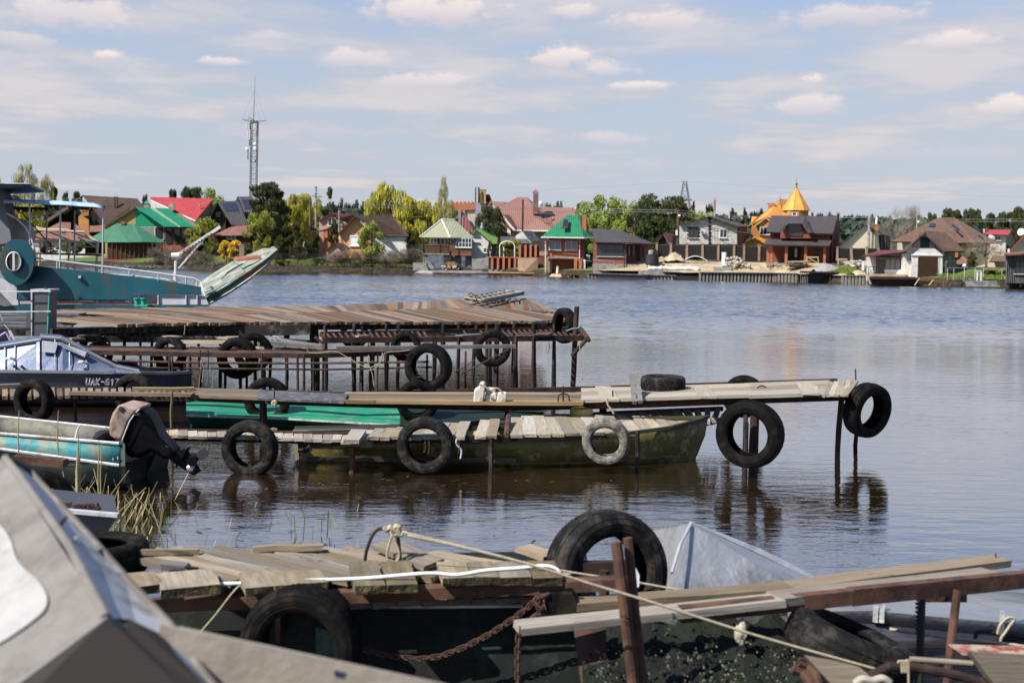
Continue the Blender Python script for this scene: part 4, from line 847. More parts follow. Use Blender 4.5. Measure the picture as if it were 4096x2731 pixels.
T=[('birch',95,655,120,30,'tall drooping birch rising above the canopy frame at far left',0),('birch',185,695,90,32,'yellowish birch just right of the tallest birch',1),('birch',-10,680,70,28,'birch cut by the left edge of the view',2),
('pine',215,745,50,34,'dark pine crown behind the yellowish birch',0),('pine',262,768,40,45,'small pine crown left of the chalet ridge',1),('pine',305,765,50,48,'wider pine crown touching the chalet ridge',2),
('willow',100,812,170,16,'low green willow seen under the blue canopy',0),('pine',580,778,36,50,'pine tip between the chalet and the red roof',1),
('dome',768,742,110,46,'round-headed pine above the red roof',0),('pine',690,756,50,50,'dark pine left of the round-headed pine',2),('broad',845,748,70,56,'pale green tree between the round pine and the black houses',0),('broad',880,772,50,44,'small pale tree touching the black house ridge',1),
('yellow',815,868,110,8,'lime-yellow shrub behind the white davit arm',1),('yellow',1042,842,95,7,'tall lime-yellow shrub left of the dark evergreens',0),
('forsythia',925,955,70,5,'bright yellow flowering bush by the stone gateposts',0),
('barebush',640,985,90,2,'grey leafless bush beside the wooden summerhouse',0),('barebush',720,978,110,2.4,'wide leafless thicket on the bank below the lime shrub',1),('barebush',800,1000,80,2.2,'leafless thicket left of the iron fence',2),
('pine',1072,728,190,22,'large spreading pine with open crown beside the mobile mast',1),
('willow',1180,770,120,40,'hazy yellow-green willow behind the taller utility pole',0),('willow',1250,785,110,46,'second hazy willow right of the utility poles',1),('willow',1145,795,70,44,'low willow left of the utility poles',2),
('spruce',1320,752,66,48,'pointed spruce standing above the willows',0),
('thuja',1105,905,64,7,'dark evergreen leftmost of the evergreen group',0),('thuja',1142,885,62,7.5,'tall rusty-green evergreen in the middle of the group',1),('thuja',1180,890,64,7,'broad dark evergreen right of the middle one',2),('thuja',1120,940,60,4.5,'low dark evergreen in front of the evergreen group',1),
('thuja',1250,895,70,6,'separate cone-shaped evergreen between two groups',0),('thuja',1335,872,50,11,'dark evergreen against the pink house',1),('thuja',1205,950,50,5,'short evergreen filling the gap in the group',2),
('willow',1560,738,170,30,'big golden willow with trailing twigs behind the apricot house',1),('willow',1655,790,150,28,'golden willow right of the biggest one',2),('willow',1710,800,110,27,'golden willow beside the slender birch',0),('willow',1500,795,80,33,'golden willow at the left of the row',0),
('birch',1778,706,62,20,'slender tall birch above the lichen-roofed boathouse',0),('birch',1790,800,100,17,'low sparse birch behind the boathouse ridge',0),
('broad',1487,880,88,3.,'bright green young tree in front of the apricot house',2),
('barebush',1350,995,80,2.,'leafless brown hedge left part below the playhouse',0),('barebush',1415,992,90,2.,'leafless brown hedge right part below the apricot house',1),('barebush',1545,995,90,2.4,'leafless bush in front of the pale side wall',2),('barebush',1615,985,90,2.4,'leafless bush touching the boathouse',0),('barebush',1660,1000,60,3,'thin leafless bush beside the boathouse balcony',1),
('thuja',1640,915,50,10,'small dark evergreen behind the apricot house',1),
('dome',1965,822,120,10,'dense dark pine between the small white house and the rose roof',0),
('thuja',1959,960,22,4.2,'thin cypress left of the climbing arch',1),('thuja',1996,948,24,4.2,'taller thin cypress by the climbing arch',2),
('broad',2340,802,90,40,'light green tree right of the green roof',0),('broad',2432,768,120,42,'tallest light green tree right of the green roof',1),('broad',2515,798,90,44,'light green tree touching the big pine',2),('broad',2400,850,90,24,'lower light green tree behind the bungalow',1),('broad',2485,880,80,20,'low round green tree behind the bungalow',0),('broad',2300,830,70,36,'light green tree partly behind the brick chimney',2),
('dome',2652,768,235,34,'massive round dark pine left of the block house',2),('broad',2800,830,110,36,'yellow-green tree behind the block house roof',1),
('bare',3590,830,80,30,'tall leafless tree right of the cement gable house',0),('bare',3645,828,80,33,'twin leafless tree left of the broad brown roof',1),('barebush',3505,862,70,30,'brownish thicket behind the cement gable',1),
('bare',3945,945,120,9,'spreading leafless garden tree in front of the large house',2),('thuja',3890,1005,44,8,'rusty tufted evergreen beside the leafless garden tree',0),
('bush',4000,1078,90,5,'clipped low green hedge bush inside the white fence',0),('bush',3950,1078,50,6,'small green bush beside the clipped hedge bush',1),('forsythia',3942,1105,24,4,'small golden bush by the white gate',1),
('bush',1130,1040,60,1.8,'low green bush on the bank below the evergreens',0),('bush',1280,1030,60,2.4,'low green bush with pale flowers left of the brown hedge',1),
('maroon',200,980,70,9,'maroon shrub seen between the canopy posts',0),('bush',290,955,70,8,'green shrub beside the maroon shrub',1),('bush',975,975,60,6,'green bush right of the yellow flowering bush',2),('bush',1480,1030,50,2,'green bush at the foot of the young tree',0)]
for q in T:
    kind,px,top,w,back,lab,var=q; cat='bush' if kind in('bush','barebush','forsythia','maroon','yellow','thuja') else 'tree'
    tree(kind,px,top,w,back,lab,var,cat=cat)
# far pines on the skyline: each a tree; the wood behind them one mass
rr=random.Random(21)
sky_=[('behind the spruce',1360,800),('left of the golden willows',1392,808),('right of the first far pine',1420,805),('nearest the golden willow',1455,812),('above the rose roof, left',2195,808),('above the rose roof, middle',2226,812),('over the rose roof wing',2254,812),('at the end of the rose roof',2312,808),('left of the big pine',2560,818),('behind the blocks, left',2778,812),('with a pointed top over the block house',2838,812),('left of the orange roof, first',2935,838),('left of the orange roof, second',2975,838),('left of the orange roof, third',3010,842),('touching the orange roof',3038,838),
 ('right of the turret, first',3258,856),('right of the turret, tall thin one',3276,848),('right of the turret, third',3315,852),('over the villa roof',3345,858),('right of the villa ridge',3388,858),('right of the villa, second',3400,862),('left of the cement gable',3425,866),('above the cement gable',3462,858),('right of the cement gable mast',3486,862),
 ('left of the broad roof',3690,868),('touching the broad roof',3730,852),('over the broad roof, left',3790,832),('over the broad roof, middle',3830,836),('over the broad roof, right',3872,834),('over the cottage, left',3905,836),('over the cottage, middle',3960,850),('over the cottage, right',4010,848),('at the right edge, tallest',4072,826),('at the right edge, lower',4045,842),('beyond the right edge',4110,832)]
for i,(where,px,top) in enumerate(sky_):
    big=px>3700
    tree('pine' if big else 'farpine',px,top,66 if big else 42,60 if big else 130,'dark far pine on the skyline '+where,i,'pines on the skyline')
cs=[];hs=[]
r=np.random.RandomState(5)
n=1900; px=r.uniform(-500,4700,n); Yd=r.uniform(200,320,n); topj=r.normal(0,6,n)
cc=[];sz=[]
for i in range(n):
    tp=YH(px[i])-181+abs(r.normal(0,14))- (12 if px[i]<2500 else 0); q=D(px[i],tp,Yd[i]); k=16
    z=LAND+(q.z-LAND)*r.uniform(.05,1,k)**.8; w=2.6*(1.15-(z-LAND)/(q.z-LAND))
    cc.append(np.c_[q.x+r.normal(0,1,k)*w,Yd[i]+r.normal(0,1.5,k),z]); sz.append(np.full(k,.55))
c=np.concatenate(cc); s=np.concatenate(sz)[:,None]; n=len(c); nn=unit(r.normal(size=(n,3))+[0,-.6,.4]); a1=unit(np.cross(nn,r.normal(size=(n,3))))*s; a2=unit(np.cross(nn,a1))*s
me=quads('distant_wood',c,a1,a2,LM['far']); o=bpy.data.objects.new('distant_wood',me); link(o); tag(o,'dark distant pine wood forming the skyline behind the houses','wood',kind='stuff')
# bank vegetation (uncountable)
def tufts(name,label,cat,pxs,n,hgt,material,seed,dy=(1.,4.),w=.03,z0=LAND,fn=None):
    r=np.random.RandomState(seed); px=r.uniform(pxs[0],pxs[1],n); c=np.zeros((n,3)); 
    for i in range(n):
        if fn: c[i]=fn(r)
        else:
            p=shore(px[i]); e=r.uniform(*dy); c[i]=(p.x,p.y+e,gz(e-.3))
    h=hgt*r.uniform(.4,1.2,(n,1)); a2=np.c_[r.normal(0,.25,n),r.normal(0,.2,n),np.ones(n)]*h/2; a1=unit(np.c_[r.normal(size=n),r.normal(0,.5,n),np.zeros(n)])*w; c[:,2]+=h[:,0]/2
    me=quads(name,c,a1,a2,material); o=bpy.data.objects.new(name,me); link(o); return tag(o,label,cat,kind='stuff')
gl=leafmat('grass_blades',(.14,.21,.035),(.22,.27,.06)); dg=leafmat('dry_grass',(.26,.20,.12),(.18,.14,.08))
tufts('bank_grass','fresh green grass along the far bank in front of the fences','grass',(1080,1680),9000,.38,gl,1,(1.1,4))
tufts('bank_grass','rough dry grass on the bank near the summerhouse','grass',(560,1700),2600,.4,dg,2,(.9,2.))
tufts('bank_grass','patch of green weeds beside the gravel heap on the plot','grass',(3330,3450),1400,.45,gl,3,(2,5))
tufts('bank_grass','lawn edge inside the white fence at far right','grass',(3800,4096),1200,.2,gl,4,(1.2,4))
tufts('bank_grass','sparse weeds scattered over the sandy plot','grass',(2400,3400),900,.25,dg,6,(1.5,8))
# ---------------------------------------------------------------- mobile mast, pylon, poles and wires
steel=mat('mast_steel',(.17,.16,.18),.7,.2,var=.2)
Yt=190; b=D(1011,1010,Yt); sx=pxm(Yt)
t=thing('mobile_mast','tall lattice mobile phone mast with antenna panels and a needle top','mast',(b.x,Yt,LAND))
def tp(x,y,d=0): return D(x,y,Yt)+V((0,d,0))
hw=.48; y0=tp(1010,860).z-12; z1=tp(1016,492).z
mb=MB()
cx0=tp(1009,860).x; cx1=tp(1016,492).x
def cxz(z): return cx0+(cx1-cx0)*(z-tp(1010,860).z)/(z1-tp(1010,860).z)
zz=LAND; corners=[(-1,-1),(1,-1),(1,1),(-1,1)]
for sx_,sy_ in corners: mb.tube([V((cxz(LAND)+sx_*hw,Yt+hw+sy_*hw,LAND)),V((cxz(z1)+sx_*hw,Yt+hw+sy_*hw,z1))],.075,5)
mb.build('mast_leg',steel,t)
mb=MB(); k=0
while zz<z1-.9:
    for i in range(4):
        (ax,ay),(bx,by)=corners[i],corners[(i+1)%4]
        mb.tube([V((cxz(zz)+ax*hw,Yt+hw+ay*hw,zz)),V((cxz(zz)+bx*hw,Yt+hw+by*hw,zz+.9))],.032,4); mb.tube([V((cxz(zz)+ax*hw,Yt+hw+ay*hw,zz)),V((cxz(zz)+bx*hw,Yt+hw+by*hw,zz))],.032,4)
    zz+=.9
mb.build('lattice',steel,t)
mb=MB(); mb.tube([tp(1011,495,hw),tp(1018,300,hw)],[.09,.02],6); mb.build('needle',steel,t)
mb=MB()
for e in ((965,477),(1062,482)): mb.tube([tp(1014,482,hw),tp(*e,hw)],.05,5); mb.tube([tp(1014,492,hw),tp(*e,hw)],.04,5)
mb.tube([tp(1014,481,hw),tp(1014,481,hw+4)],.05,5); mb.tube([tp(1014,481,hw),tp(1014,481,hw-4)],.05,5); mb.box(tuple(tp(1000,490,-.2)),tuple(tp(1028,484,1.2))); mb.build('platform',steel,t)
mb=MB()
for e in ((965,477),(1062,482),(990,480),(1040,482)): mb.tube([tp(1017,360 if abs(e[0]-1014)>30 else 400,hw),tp(*e,hw)],.012,3)
mb.build('guy_wire',steel,t)
for (x,y0_,y1_,wd,mm) in [(991,492,518,3,'whitew'),(1031,492,518,3,'concd'),(995,524,552,4,'whitew'),(1029,524,545,6,'concd'),(994,598,640,3,'concd'),(1029,600,640,3,'concd'),(1020,494,516,4,'whitew'),(1002,494,520,3,'concd'),(1000,560,585,3,'concd'),(1025,560,570,4,'whitew'),(1023,640,652,5,'concd')]:
    a=tp(x-wd/2,y1_,-.35); q=tp(x+wd/2,y0_,-.35); mb=MB(); mb.box((a.x,a.y-.15,a.z),(q.x,a.y+.1,q.z)); mb.build('antenna_panel',M[mm],t)
for (x,y) in ((1022,577),(1023,595),(990,597)):
    mb=MB(); mb.lathe([(.01,.2),(.24,.16),(.24,0),(.01,0)],tp(x,y,-.5),(0,-1,0),12); mb.build('drum_dish',M['white'],t)
Yp=210; t=thing('pylon','small lattice power pylon on the skyline above the big pine','pylon',(D(2740,1000,Yp).x,Yp,LAND))
mb=MB(); tx=D(2740,726,Yp); bx=D(2742,900,Yp); H=tx.z-LAND; wb=2.6
for i in range(4):
    ax,ay=corners[i]; mb.tube([V((bx.x+ax*wb,Yp+ay*wb,LAND)),V((tx.x+ax*.25,Yp+ay*.25,tx.z))],.10,4)
for k in range(9):
    f0=k/9; f1=(k+1)/9
    for i in range(4):
        (ax,ay),(qx,qy)=corners[i],corners[(i+1)%4]; w0=wb+(.25-wb)*f0; w1=wb+(.25-wb)*f1
        mb.tube([V((bx.x+(tx.x-bx.x)*f0+ax*w0,Yp+ay*w0,LAND+H*f0)),V((bx.x+(tx.x-bx.x)*f1+qx*w1,Yp+qy*w1,LAND+H*f1))],.06,4)
        mb.tube([V((bx.x+(tx.x-bx.x)*f0+ax*w0,Yp+ay*w0,LAND+H*f0)),V((bx.x+(tx.x-bx.x)*f0+qx*w0,Yp+qy*w0,LAND+H*f0))],.05,4)
mb.build('lattice',steel,t)
mb=MB(); mb.tube([D(2730,727,Yp),D(2750,727,Yp)],.1,4); mb.tube([D(2740,800,Yp),D(2768,801,Yp)],.08,4); mb.tube([D(2745,783,Yp),D(2768,801,Yp)],.06,4); mb.build('crossarm',steel,t)
POLES=[('tall concrete utility pole with braced crossarm behind the evergreens',1264,745,24,.14,'conc'),('shorter utility pole left of the tall concrete one',1240,802,22,.13,'concd'),('short pole beside the pink house window',1357,833,20,.12,'conc'),('dark wooden pole in front of the rose roof',2092,798,18,.13,'dwood'),('wooden pole with a lamp and meter box left of the block house',2713,840,18,.13,'bwood'),('grey pole with a lamp left of the broad brown roof',3669,868,24,.1,'conc')]
for lab,px,top,bk,rd,mm in POLES:
    Y=YS(px)+bk; tpz=D(px,top,Y); t=thing('utility_pole',lab,'pole',(tpz.x,Y,LAND),'utility poles'); mb=MB(); mb.tube([V((tpz.x-.03,Y,LAND-.3)),tpz],[rd*1.25,rd*.9],7); mb.build('shaft',M[mm],t)
    if px==1264:
        mb=MB()
        for yy,w in ((787,17),(750,5),(825,10)): mb.bar(D(px-w,yy-2,Y-.15),D(px+w+8*(yy==787),yy+1,Y-.15),.1,.1)
        mb.tube([D(px-16,786,Y-.15),D(px,772,Y-.15)],.03,4); mb.tube([D(px+18,786,Y-.15),D(px,772,Y-.15)],.03,4); mb.build('crossarm',M['concd'],t)
    elif px!=3669:
        mb=MB(); mb.bar(D(px-5,top+4,Y-.15),D(px+5,top+4,Y-.15),.08,.08); mb.build('crossarm',M['concd'],t)
    if px in(2713,3669): mb=MB(); mb.ball(D(px+5,top+(23 if px==2713 else 20),Y-.2),.17,8); mb.build('lamp_head',M['white'],t)
    if px==2713: mb=MB(); a=D(2702,941,Y-.2); q=D(2710,921,Y-.2); mb.box((a.x,a.y-.2,a.z),(q.x,a.y,q.z)); mb.build('meter_box',M['white'],t)
cab=mat('cable_sheath',(.25,.23,.22),.7,var=.1)
W=[('overhead cable, upper one of the pair left of the willow',[(850,800),(1000,796),(1158,802),(1245,797),(1264,800)]),
('overhead cable, upper of the bundle from the tall pole to the dark wooden pole',[(1264,803),(1500,820),(1740,825),(1910,812),(2092,814)]),('overhead cable, lower of the bundle in front of the willows',[(1264,811),(1500,830),(1740,836),(1910,822),(2092,822)]),
('overhead cable sagging across the battlement house',[(1640,870),(1900,850),(2092,848),(2300,860),(2500,850)]),
('overhead cable, upper one in front of the light green trees',[(2092,812),(2300,828),(2500,838),(2713,841),(2860,856),(3050,868)]),('overhead cable, lower one in front of the light green trees',[(2092,822),(2300,835),(2500,847),(2713,850),(2860,864),(3050,872)]),
('overhead cable passing the block house wall',[(2713,850),(2900,920),(3050,940),(3350,935),(3470,930)]),('overhead cable over the cement gable',[(3040,860),(3300,872),(3474,870),(3669,872)]),
('upper overhead cable in front of the right-hand pines',[(3669,878),(3830,877),(3960,877),(4110,876)]),('lower overhead cable in front of the right-hand pines',[(3669,885),(3830,886),(3960,887),(4110,884)]),
('overhead cable near the chalet roof at left',[(-20,795),(150,788),(300,795),(420,800)]),('second overhead cable near the chalet roof',[(-20,803),(150,796),(300,803),(420,810)])]
for lab,pts in W:
    pp=[D(x,y,(YS(x)+21) if 850<x<3700 else YS(x)+24) for x,y in pts]; o=MB().tube(pp,.022,4).build('power_cable',cab); tag(o,lab,'cable','overhead cables')
for lab,pts in (('high line wire left of the small pylon',[(2000,778),(2350,749),(2560,738),(2735,727)]),('high line wire right of the small pylon',[(2745,727),(3100,750),(3600,775),(4120,790)]),('lower line wire running right from the pylon arm',[(2768,801),(2950,818),(3200,840)])):
    o=MB().tube([D(x,y,Yp) for x,y in pts],.018,4).build('power_cable',cab); tag(o,lab,'cable','overhead cables')
# ---------------------------------------------------------------- fences, quays and yard things
class Th(House):
    def __init__(s,name,label,cat,zone,cx,back,group=None): super().__init__(name,label,cat,zone,cx,back,group)
f=Th('louvre_fence','long dark brown louvred fence with stone posts behind the building plot','fence','R4',1500,13.5)
posts=[960,1127,1315,1500,1685,1870,1988,2165]
def fence(f,posts,top,bot,pw=32,ex=None):
    for x in posts:
        f.box(x-pw/2,top(x)-14,x+pw/2,bot(x),'stone',-.15,.35,'post'); f.box(x-pw/2-3,top(x)-19,x+pw/2+3,top(x)-14,'conc',-.2,.45,'post_cap')
    for a,b in zip(posts,posts[1:]+([ex] if ex else [])):
        mb=MB(); y=top(a)+2; x0=a+pw/2; x1=b-pw/2
        while y<bot(a)-6:
            p0=f.p(x0,y+8,0); p1=f.p(x1,y,0); mb.hexa([(p0.x,p0.y-.07,p0.z),(p1.x,p0.y-.07,p0.z),(p1.x,p0.y-.04,p0.z),(p0.x,p0.y-.04,p0.z)],[(p0.x,p0.y+.02,p1.z),(p1.x,p0.y+.02,p1.z),(p1.x,p0.y+.05,p1.z),(p0.x,p0.y+.05,p1.z)]); y+=9.5
        o=mb.build('slat_panel',M['fence'],f.root); o['kind']='stuff'; f.box(x0,top(a),x1,bot(a),'black',.08,.02,'backing')
fence(f,posts,lambda x:815+(x-960)*.018,lambda x:985+(x-960)*.02,ex=2300)
f=Th('louvre_fence','short dark louvred fence right of the red brick villa','fence','R5',1500,10); fence(f,[1320,1487,1665],lambda x:862,lambda x:1010,ex=1800)
for (zn,x0,x1,y0,y1,lab,bk,st) in (('R1',1840,2210,850,1045,'iron picket fence by the yellow flowering bush',1.6,11),('R2',480,1215,925,1068,'thin iron picket fence in front of the evergreens',1.3,15),('R2',2160,2352,860,1100,'rusty wire fence beside the lichen-roofed boathouse',1.5,26)):
    f=Th('picket_fence',lab,'fence',zn,(x0+x1)/2,bk); mb=MB(); x=x0; 
    while x<x1: mb.tube([f.p(x,y1),f.p(x,y0)],.018,4); x+=st
    o=mb.build('picket',M['black'],f.root); o['kind']='stuff'
    mb=MB(); mb.tube([f.p(x0,y0+8),f.p(x1,y0+8)],.025,4); mb.tube([f.p(x0,y1-12),f.p(x1,y1-12)],.025,4); mb.build('rail',M['black'],f.root)
    for x in range(int(x0),int(x1)+1,190): mb=MB(); mb.tube([f.p(x,y1+12),f.p(x,y0-10)],.05,5); mb.build('post',M['black'],f.root)
for k,x in enumerate((2090,2165)):
    f=Th('gatepost','rubble stone gatepost, %s of the two by the yellow bush'%('left' if k==0 else 'right'),'gatepost','R1',x,5); f.box(x-22,855,x+22,960,'stone',0,.4,'shaft'); f.box(x-26,848,x+26,856,'conc',-.05,.5,'cap')
# climbing arch, brick pillars, walls
f=Th('climbing_arch','white tubular garden arch overgrown with climbers','arch','R3',1280,3.2)
for dx,dd in ((0,0),(48,2.)):
    mb=MB(); pts=[f.p(1172+dx,965,dd)]+[f.p(1172+dx+(1-math.cos(a))*88,840-math.sin(a)*62,dd) for a in [i*math.pi/10 for i in range(11)]]+[f.p(1348+dx,965,dd)]; mb.tube(pts,.06,6); mb.build('hoop',M['white'],f.root)
cl=[tuple(f.p(x,y,d))+(.5,.35) for x,y,d in ((1290,800,1.),(1330,792,1.),(1375,800,1),(1400,840,1),(1240,810,1),(1250,900,2),(1370,920,1.5))]
me=foliage('climber_leaves',cl,1300,.09,LM['yellow'],3); o=bpy.data.objects.new('climber_leaves',me); link(o,f.root,(0,0,0)); 
f=Th('brick_fence','orange brick pillar fence with dark infill behind the garden arch','fence','R3',1500,3.4)
for x in (1410,1475,1535,1595): f.box(x-14,820,x+14,968,'brick',0,.4,'pillar')
f.box(1420,835,1640,965,'bwood' if 0 else 'black',.3,.1,'infill'); 
f=Th('brick_fence','low red brick pillar fence with black infill on the quay','fence','R3',1200,1.5)
for x in (1083,1152,1218,1285,1352): f.box(x-14,968,x+14,1112,'brick',-.2,.4,'pillar')
f.box(1040,975,1385,1140,'black',.3,.2,'infill'); f.box(1035,1115,1340,1145,'conc',-.1,.5,'footing'); f.box(1030,965,1400,972,'brick',-.2,.5,'coping')
f=Th('stone_wall','rubble stone retaining wall beside the black-panelled fence','wall','R3',1500,1.3); f.poly([(1385,972,0),(1620,975,0),(1620,1138,0),(1460,1138,-.4),(1385,1120,0)],'stone',(0,.6,0),'wall'); f.box(1620,975,1700,1120,'bwood',1.,.2,'side_panel')
f=Th('concrete_wall','stained concrete wall between the boathouse and the brick pillars','wall','R3',940,1.8); f.poly([(845,985),(1010,975),(1040,970),(1040,1125),(845,1125)],'conc',(0,.3,0),'wall')
f=Th('concrete_block','weathered concrete block left of the boathouse','block','R3',230,.7); f.poly([(152,1032),(300,1032),(335,1125),(152,1125)],'conc',(0,.9,0),'wall')
f=Th('quay','pale concrete landing below the lichen-roofed boathouse','quay','R3',600,.15); f.poly([(160,1150,-.1),(230,1122,.6),(1035,1128,.6),(1035,1180,-.1),(380,1172,-.1)],'conc',(0,1.2,0),'slab'); f.box(380,1135,1035,1150,'conc',-.35,.4,'kerb')
f=Th('jetty','low wooden landing stage on short piles below the brick fence','jetty','R3',1400,-.9); f.box(1040,1152,1730,1162,'lwood',0,1.4,'deck'); f.box(1040,1162,1730,1172,'dwood',.0,.1,'beam')
for x in (1045,1175,1308,1440,1588,1725): f.pipe([(x,1165,.1),(x,1200,.1)],'dwood',.06,'pile')
f=Th('jetty','short wooden slipway stage below the orange-brick boathouse','jetty','R3',1900,-.9); f.poly([(1750,1195,-.2),(1785,1162,1.),(1890,1165,1.),(1895,1200,-.2)],'lwood',(0,.1,-.08),'ramp'); f.box(1895,1172,2090,1180,'dwood',0,.8,'deck')
for x in (1900,1980,2045): f.pipe([(x,1175,.1),(x,1215,.1)],'lwood',.06,'pile')
f=Th('scrap_heap','heap of driftwood and branches with a rusty tarp on the quay','heap','R3',590,.9); r9=random.Random(8)
for i in range(40):
    x=r9.uniform(490,670); y=r9.uniform(1060,1118); f.pipe([(x,y,r9.uniform(-.3,.4)),(x+r9.uniform(-45,45),y-r9.uniform(-8,40),r9.uniform(-.3,.5))],'lwood' if r9.random()<.5 else 'whitew',r9.uniform(.03,.07),'branch')
f.poly([(505,1048),(560,1018),(640,1020),(690,1048),(640,1075),(560,1052)],'rust',(0,.8,0),'tarp')
f=Th('bollard','pale round stone bollard in front of the garage door','bollard','R3',1852,1.7); mb=MB(); c=f.p(1853,1158); mb.lathe([(.001,0),(.2,0),(.17,.5),(.2,.55),(.12,.7),(.16,.85),(.001,.9)],c,n=12); mb.build('bollard_body',M['cream'],f.root)
# sheet piling: every pile its own piece
f=Th('sheet_piling','corrugated steel sheet-pile quay wall below the building plot','quay','R4',1400,.3)
def piles(z,x0,x1,top0,top1,bot0,bot1,per=41.):
    x=x0
    while x<x1-8:
        u=(x-x0)/(x1-x0); a=f.__class__.__mro__ and z; t_=top0+(top1-top0)*u; b_=bot0+(bot1-bot0)*u+8
        px,py=Z[z](x,t_); px2,py2=Z[z](x+per*.56,t_); Y=YS(px)+.25; A=D(px,py,Y); B_=D(px2,py2,Y); w=(B_.x-A.x)*.85
        q=MB(); q.prism([(A.x,Y,-.5),(A.x+w,Y,-.5),(A.x+w*1.08,Y+.28,-.5),(A.x-w*.08,Y+.28,-.5)],(0,0,A.z+.5)); q.build('pile',M['pile'],f.root); x+=per
    px,py=Z[z](x0,top0); qx,qy=Z[z](x1,top1); A=D(px,py,YS(px)+.5); B_=D(qx,qy,YS(qx)+.5); q=MB(); q.prism([A,B_,V((B_.x,B_.y,-.5)),V((A.x,A.y,-.5))],(0,.2,0)); q.build('backing',M['black'],f.root)
    q=MB(); q.prism([A+V((0,-.42,0)),B_+V((0,-.42,0)),B_+V((0,-.42,.07)),A+V((0,-.42,.07))],(0,.5,0)); q.build('capping',M['concd'],f.root)
piles('R4',150,1180,1158,1186,1216,1228); piles('R4',1465,2352,1147,1155,1240,1256); piles('R5',588,868,1155,1162,1252,1256); piles('R5',1380,1690,1185,1192,1275,1285)
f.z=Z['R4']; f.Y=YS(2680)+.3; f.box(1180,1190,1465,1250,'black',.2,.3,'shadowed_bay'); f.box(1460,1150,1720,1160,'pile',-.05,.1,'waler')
w=Th('concrete_wall','low concrete retaining wall under the white rolled tarpaulin','wall','R4',1100,1.6); w.poly([(745,1120),(1455,1130),(1455,1188),(745,1170)],'conc',(0,.3,0),'wall')
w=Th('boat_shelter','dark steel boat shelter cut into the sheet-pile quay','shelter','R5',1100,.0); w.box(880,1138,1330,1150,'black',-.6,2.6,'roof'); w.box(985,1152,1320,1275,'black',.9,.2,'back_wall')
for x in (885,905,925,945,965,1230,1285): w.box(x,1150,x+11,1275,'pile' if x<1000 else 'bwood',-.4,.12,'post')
# yard clutter
def blobs(name,label,cat,zone,cx,back,pts,m,seed,amp=.18):
    """irregular heap: noise-displaced dome over an outline of (x, top y) samples"""
    f=Th(name,label,cat,zone,cx,back); r=random.Random(seed); mb=MB(); n=len(pts); D_=1.6; base=f.p(pts[0][0],pts[0][1]).z
    rows=[]
    for j in range(7):
        v=j/6; prof=math.sin(math.pi*min(1,.08+v*.92)); row=[]
        for x,y in pts:
            t=f.p(x,y,0); row.append(V((t.x+r.uniform(-.06,.06),t.y-D_+v*2*D_+r.uniform(-.1,.1),f.G-.05+(t.z-f.G+.05)*prof+r.uniform(-amp,amp)*prof)))
        rows.append(row)
    mb.add([p for q in rows for p in q],[(j*n+i,j*n+i+1,(j+1)*n+i+1,(j+1)*n+i) for j in range(6) for i in range(n-1)]); mb.build(name+'_body',M[m] if m in M else m,f.root,smooth=True); return f
def samp(ctrl,n=26):
    out=[]
    for i in range(n):
        x=ctrl[0][0]+(ctrl[-1][0]-ctrl[0][0])*i/(n-1)
        for (a,ya),(b,yb) in zip(ctrl,ctrl[1:]):
            if a<=x<=b+.01: out.append((x,ya+(yb-ya)*(x-a)/(b-a))); break
    return out
M['sand']=sand
blobs('sand_mound','tall mound of excavated sand in front of the louvred fence','mound','R4',1250,9,samp([(950,1050),(1000,960),(1080,955),(1160,903),(1230,945),(1290,1010),(1400,1020),(1520,1025),(1650,1050)],40),'sand',1)
M['grav']=mat('grey_gravel',(.25,.24,.23),.95,var=.4,scale=9,bump=.9,bscale=30,bdist=.05)
blobs('gravel_heap','low grey gravel heap on the sandy plot','heap','R5',1180,3.,samp([(1035,1108),(1110,1060),(1160,1038),(1240,1045),(1330,1090)],24),'grav',2,.04)
blobs('sand_heap','small sand heap beside the grey cabinet at the quay','heap','R5',1540,2.,samp([(1490,1150),(1530,1120),(1580,1118),(1640,1150)],16),'sand',3,.04)
r9=random.Random(12); M['stn']=mat('field_stone',(.38,.34,.28),.9,var=.3,scale=4,rand=.2)
def stones(label,zone,cx,back,x0,x1,prof,n,rad,seed,m='stn'):
    f=Th('rubble_pile',label,'rubble pile',zone,cx,back); r=random.Random(seed)
    for i in range(n):
        x=r.uniform(x0,x1); yt=prof(x); c=f.p(x,yt+(1-r.random()**1.3)*0+r.random()*(1085-yt),r.uniform(-1.,1.)); q=MB(); rd=rad*r.uniform(.6,1.4); q.ball((0,0,0),rd,6)
        q.v=[V((p.x*r.uniform(.75,1.2),p.y*r.uniform(.75,1.2),p.z*r.uniform(.6,.95)))+c for p in q.v]; q.build('stone',M[m],f.root)
stones('pile of pale field stones beside the white cabinet on the plot','R5',150,4.5,20,290,lambda x:965+max(0,(x-140))*.55,75,.17,1)
stones('jumble of broken bricks and bags beside the villa porch','R5',1520,5,1440,1600,lambda x:1010,36,.18,2)
stones('small grey rubble row under the villa porch','R5',600,4,500,670,lambda x:1050,30,.12,3,'grav')
f=Th('plank_stack','stack of weathered timber boards in front of the villa porch','timber stack','R5',890,4.)
lw=wood('stacked_timber',(.36,.29,.2),(.28,.24,.19))
for i in range(26):
    x0=r9.uniform(700,800); x1=x0+r9.uniform(170,300); y=1016+i*2.7; plank(f.p(min(x0,1080),y,r9.uniform(-1,1)),f.p(min(x1,1085),y+r9.uniform(-4,4),r9.uniform(-1,1)),.2,.09,f.root,lw)
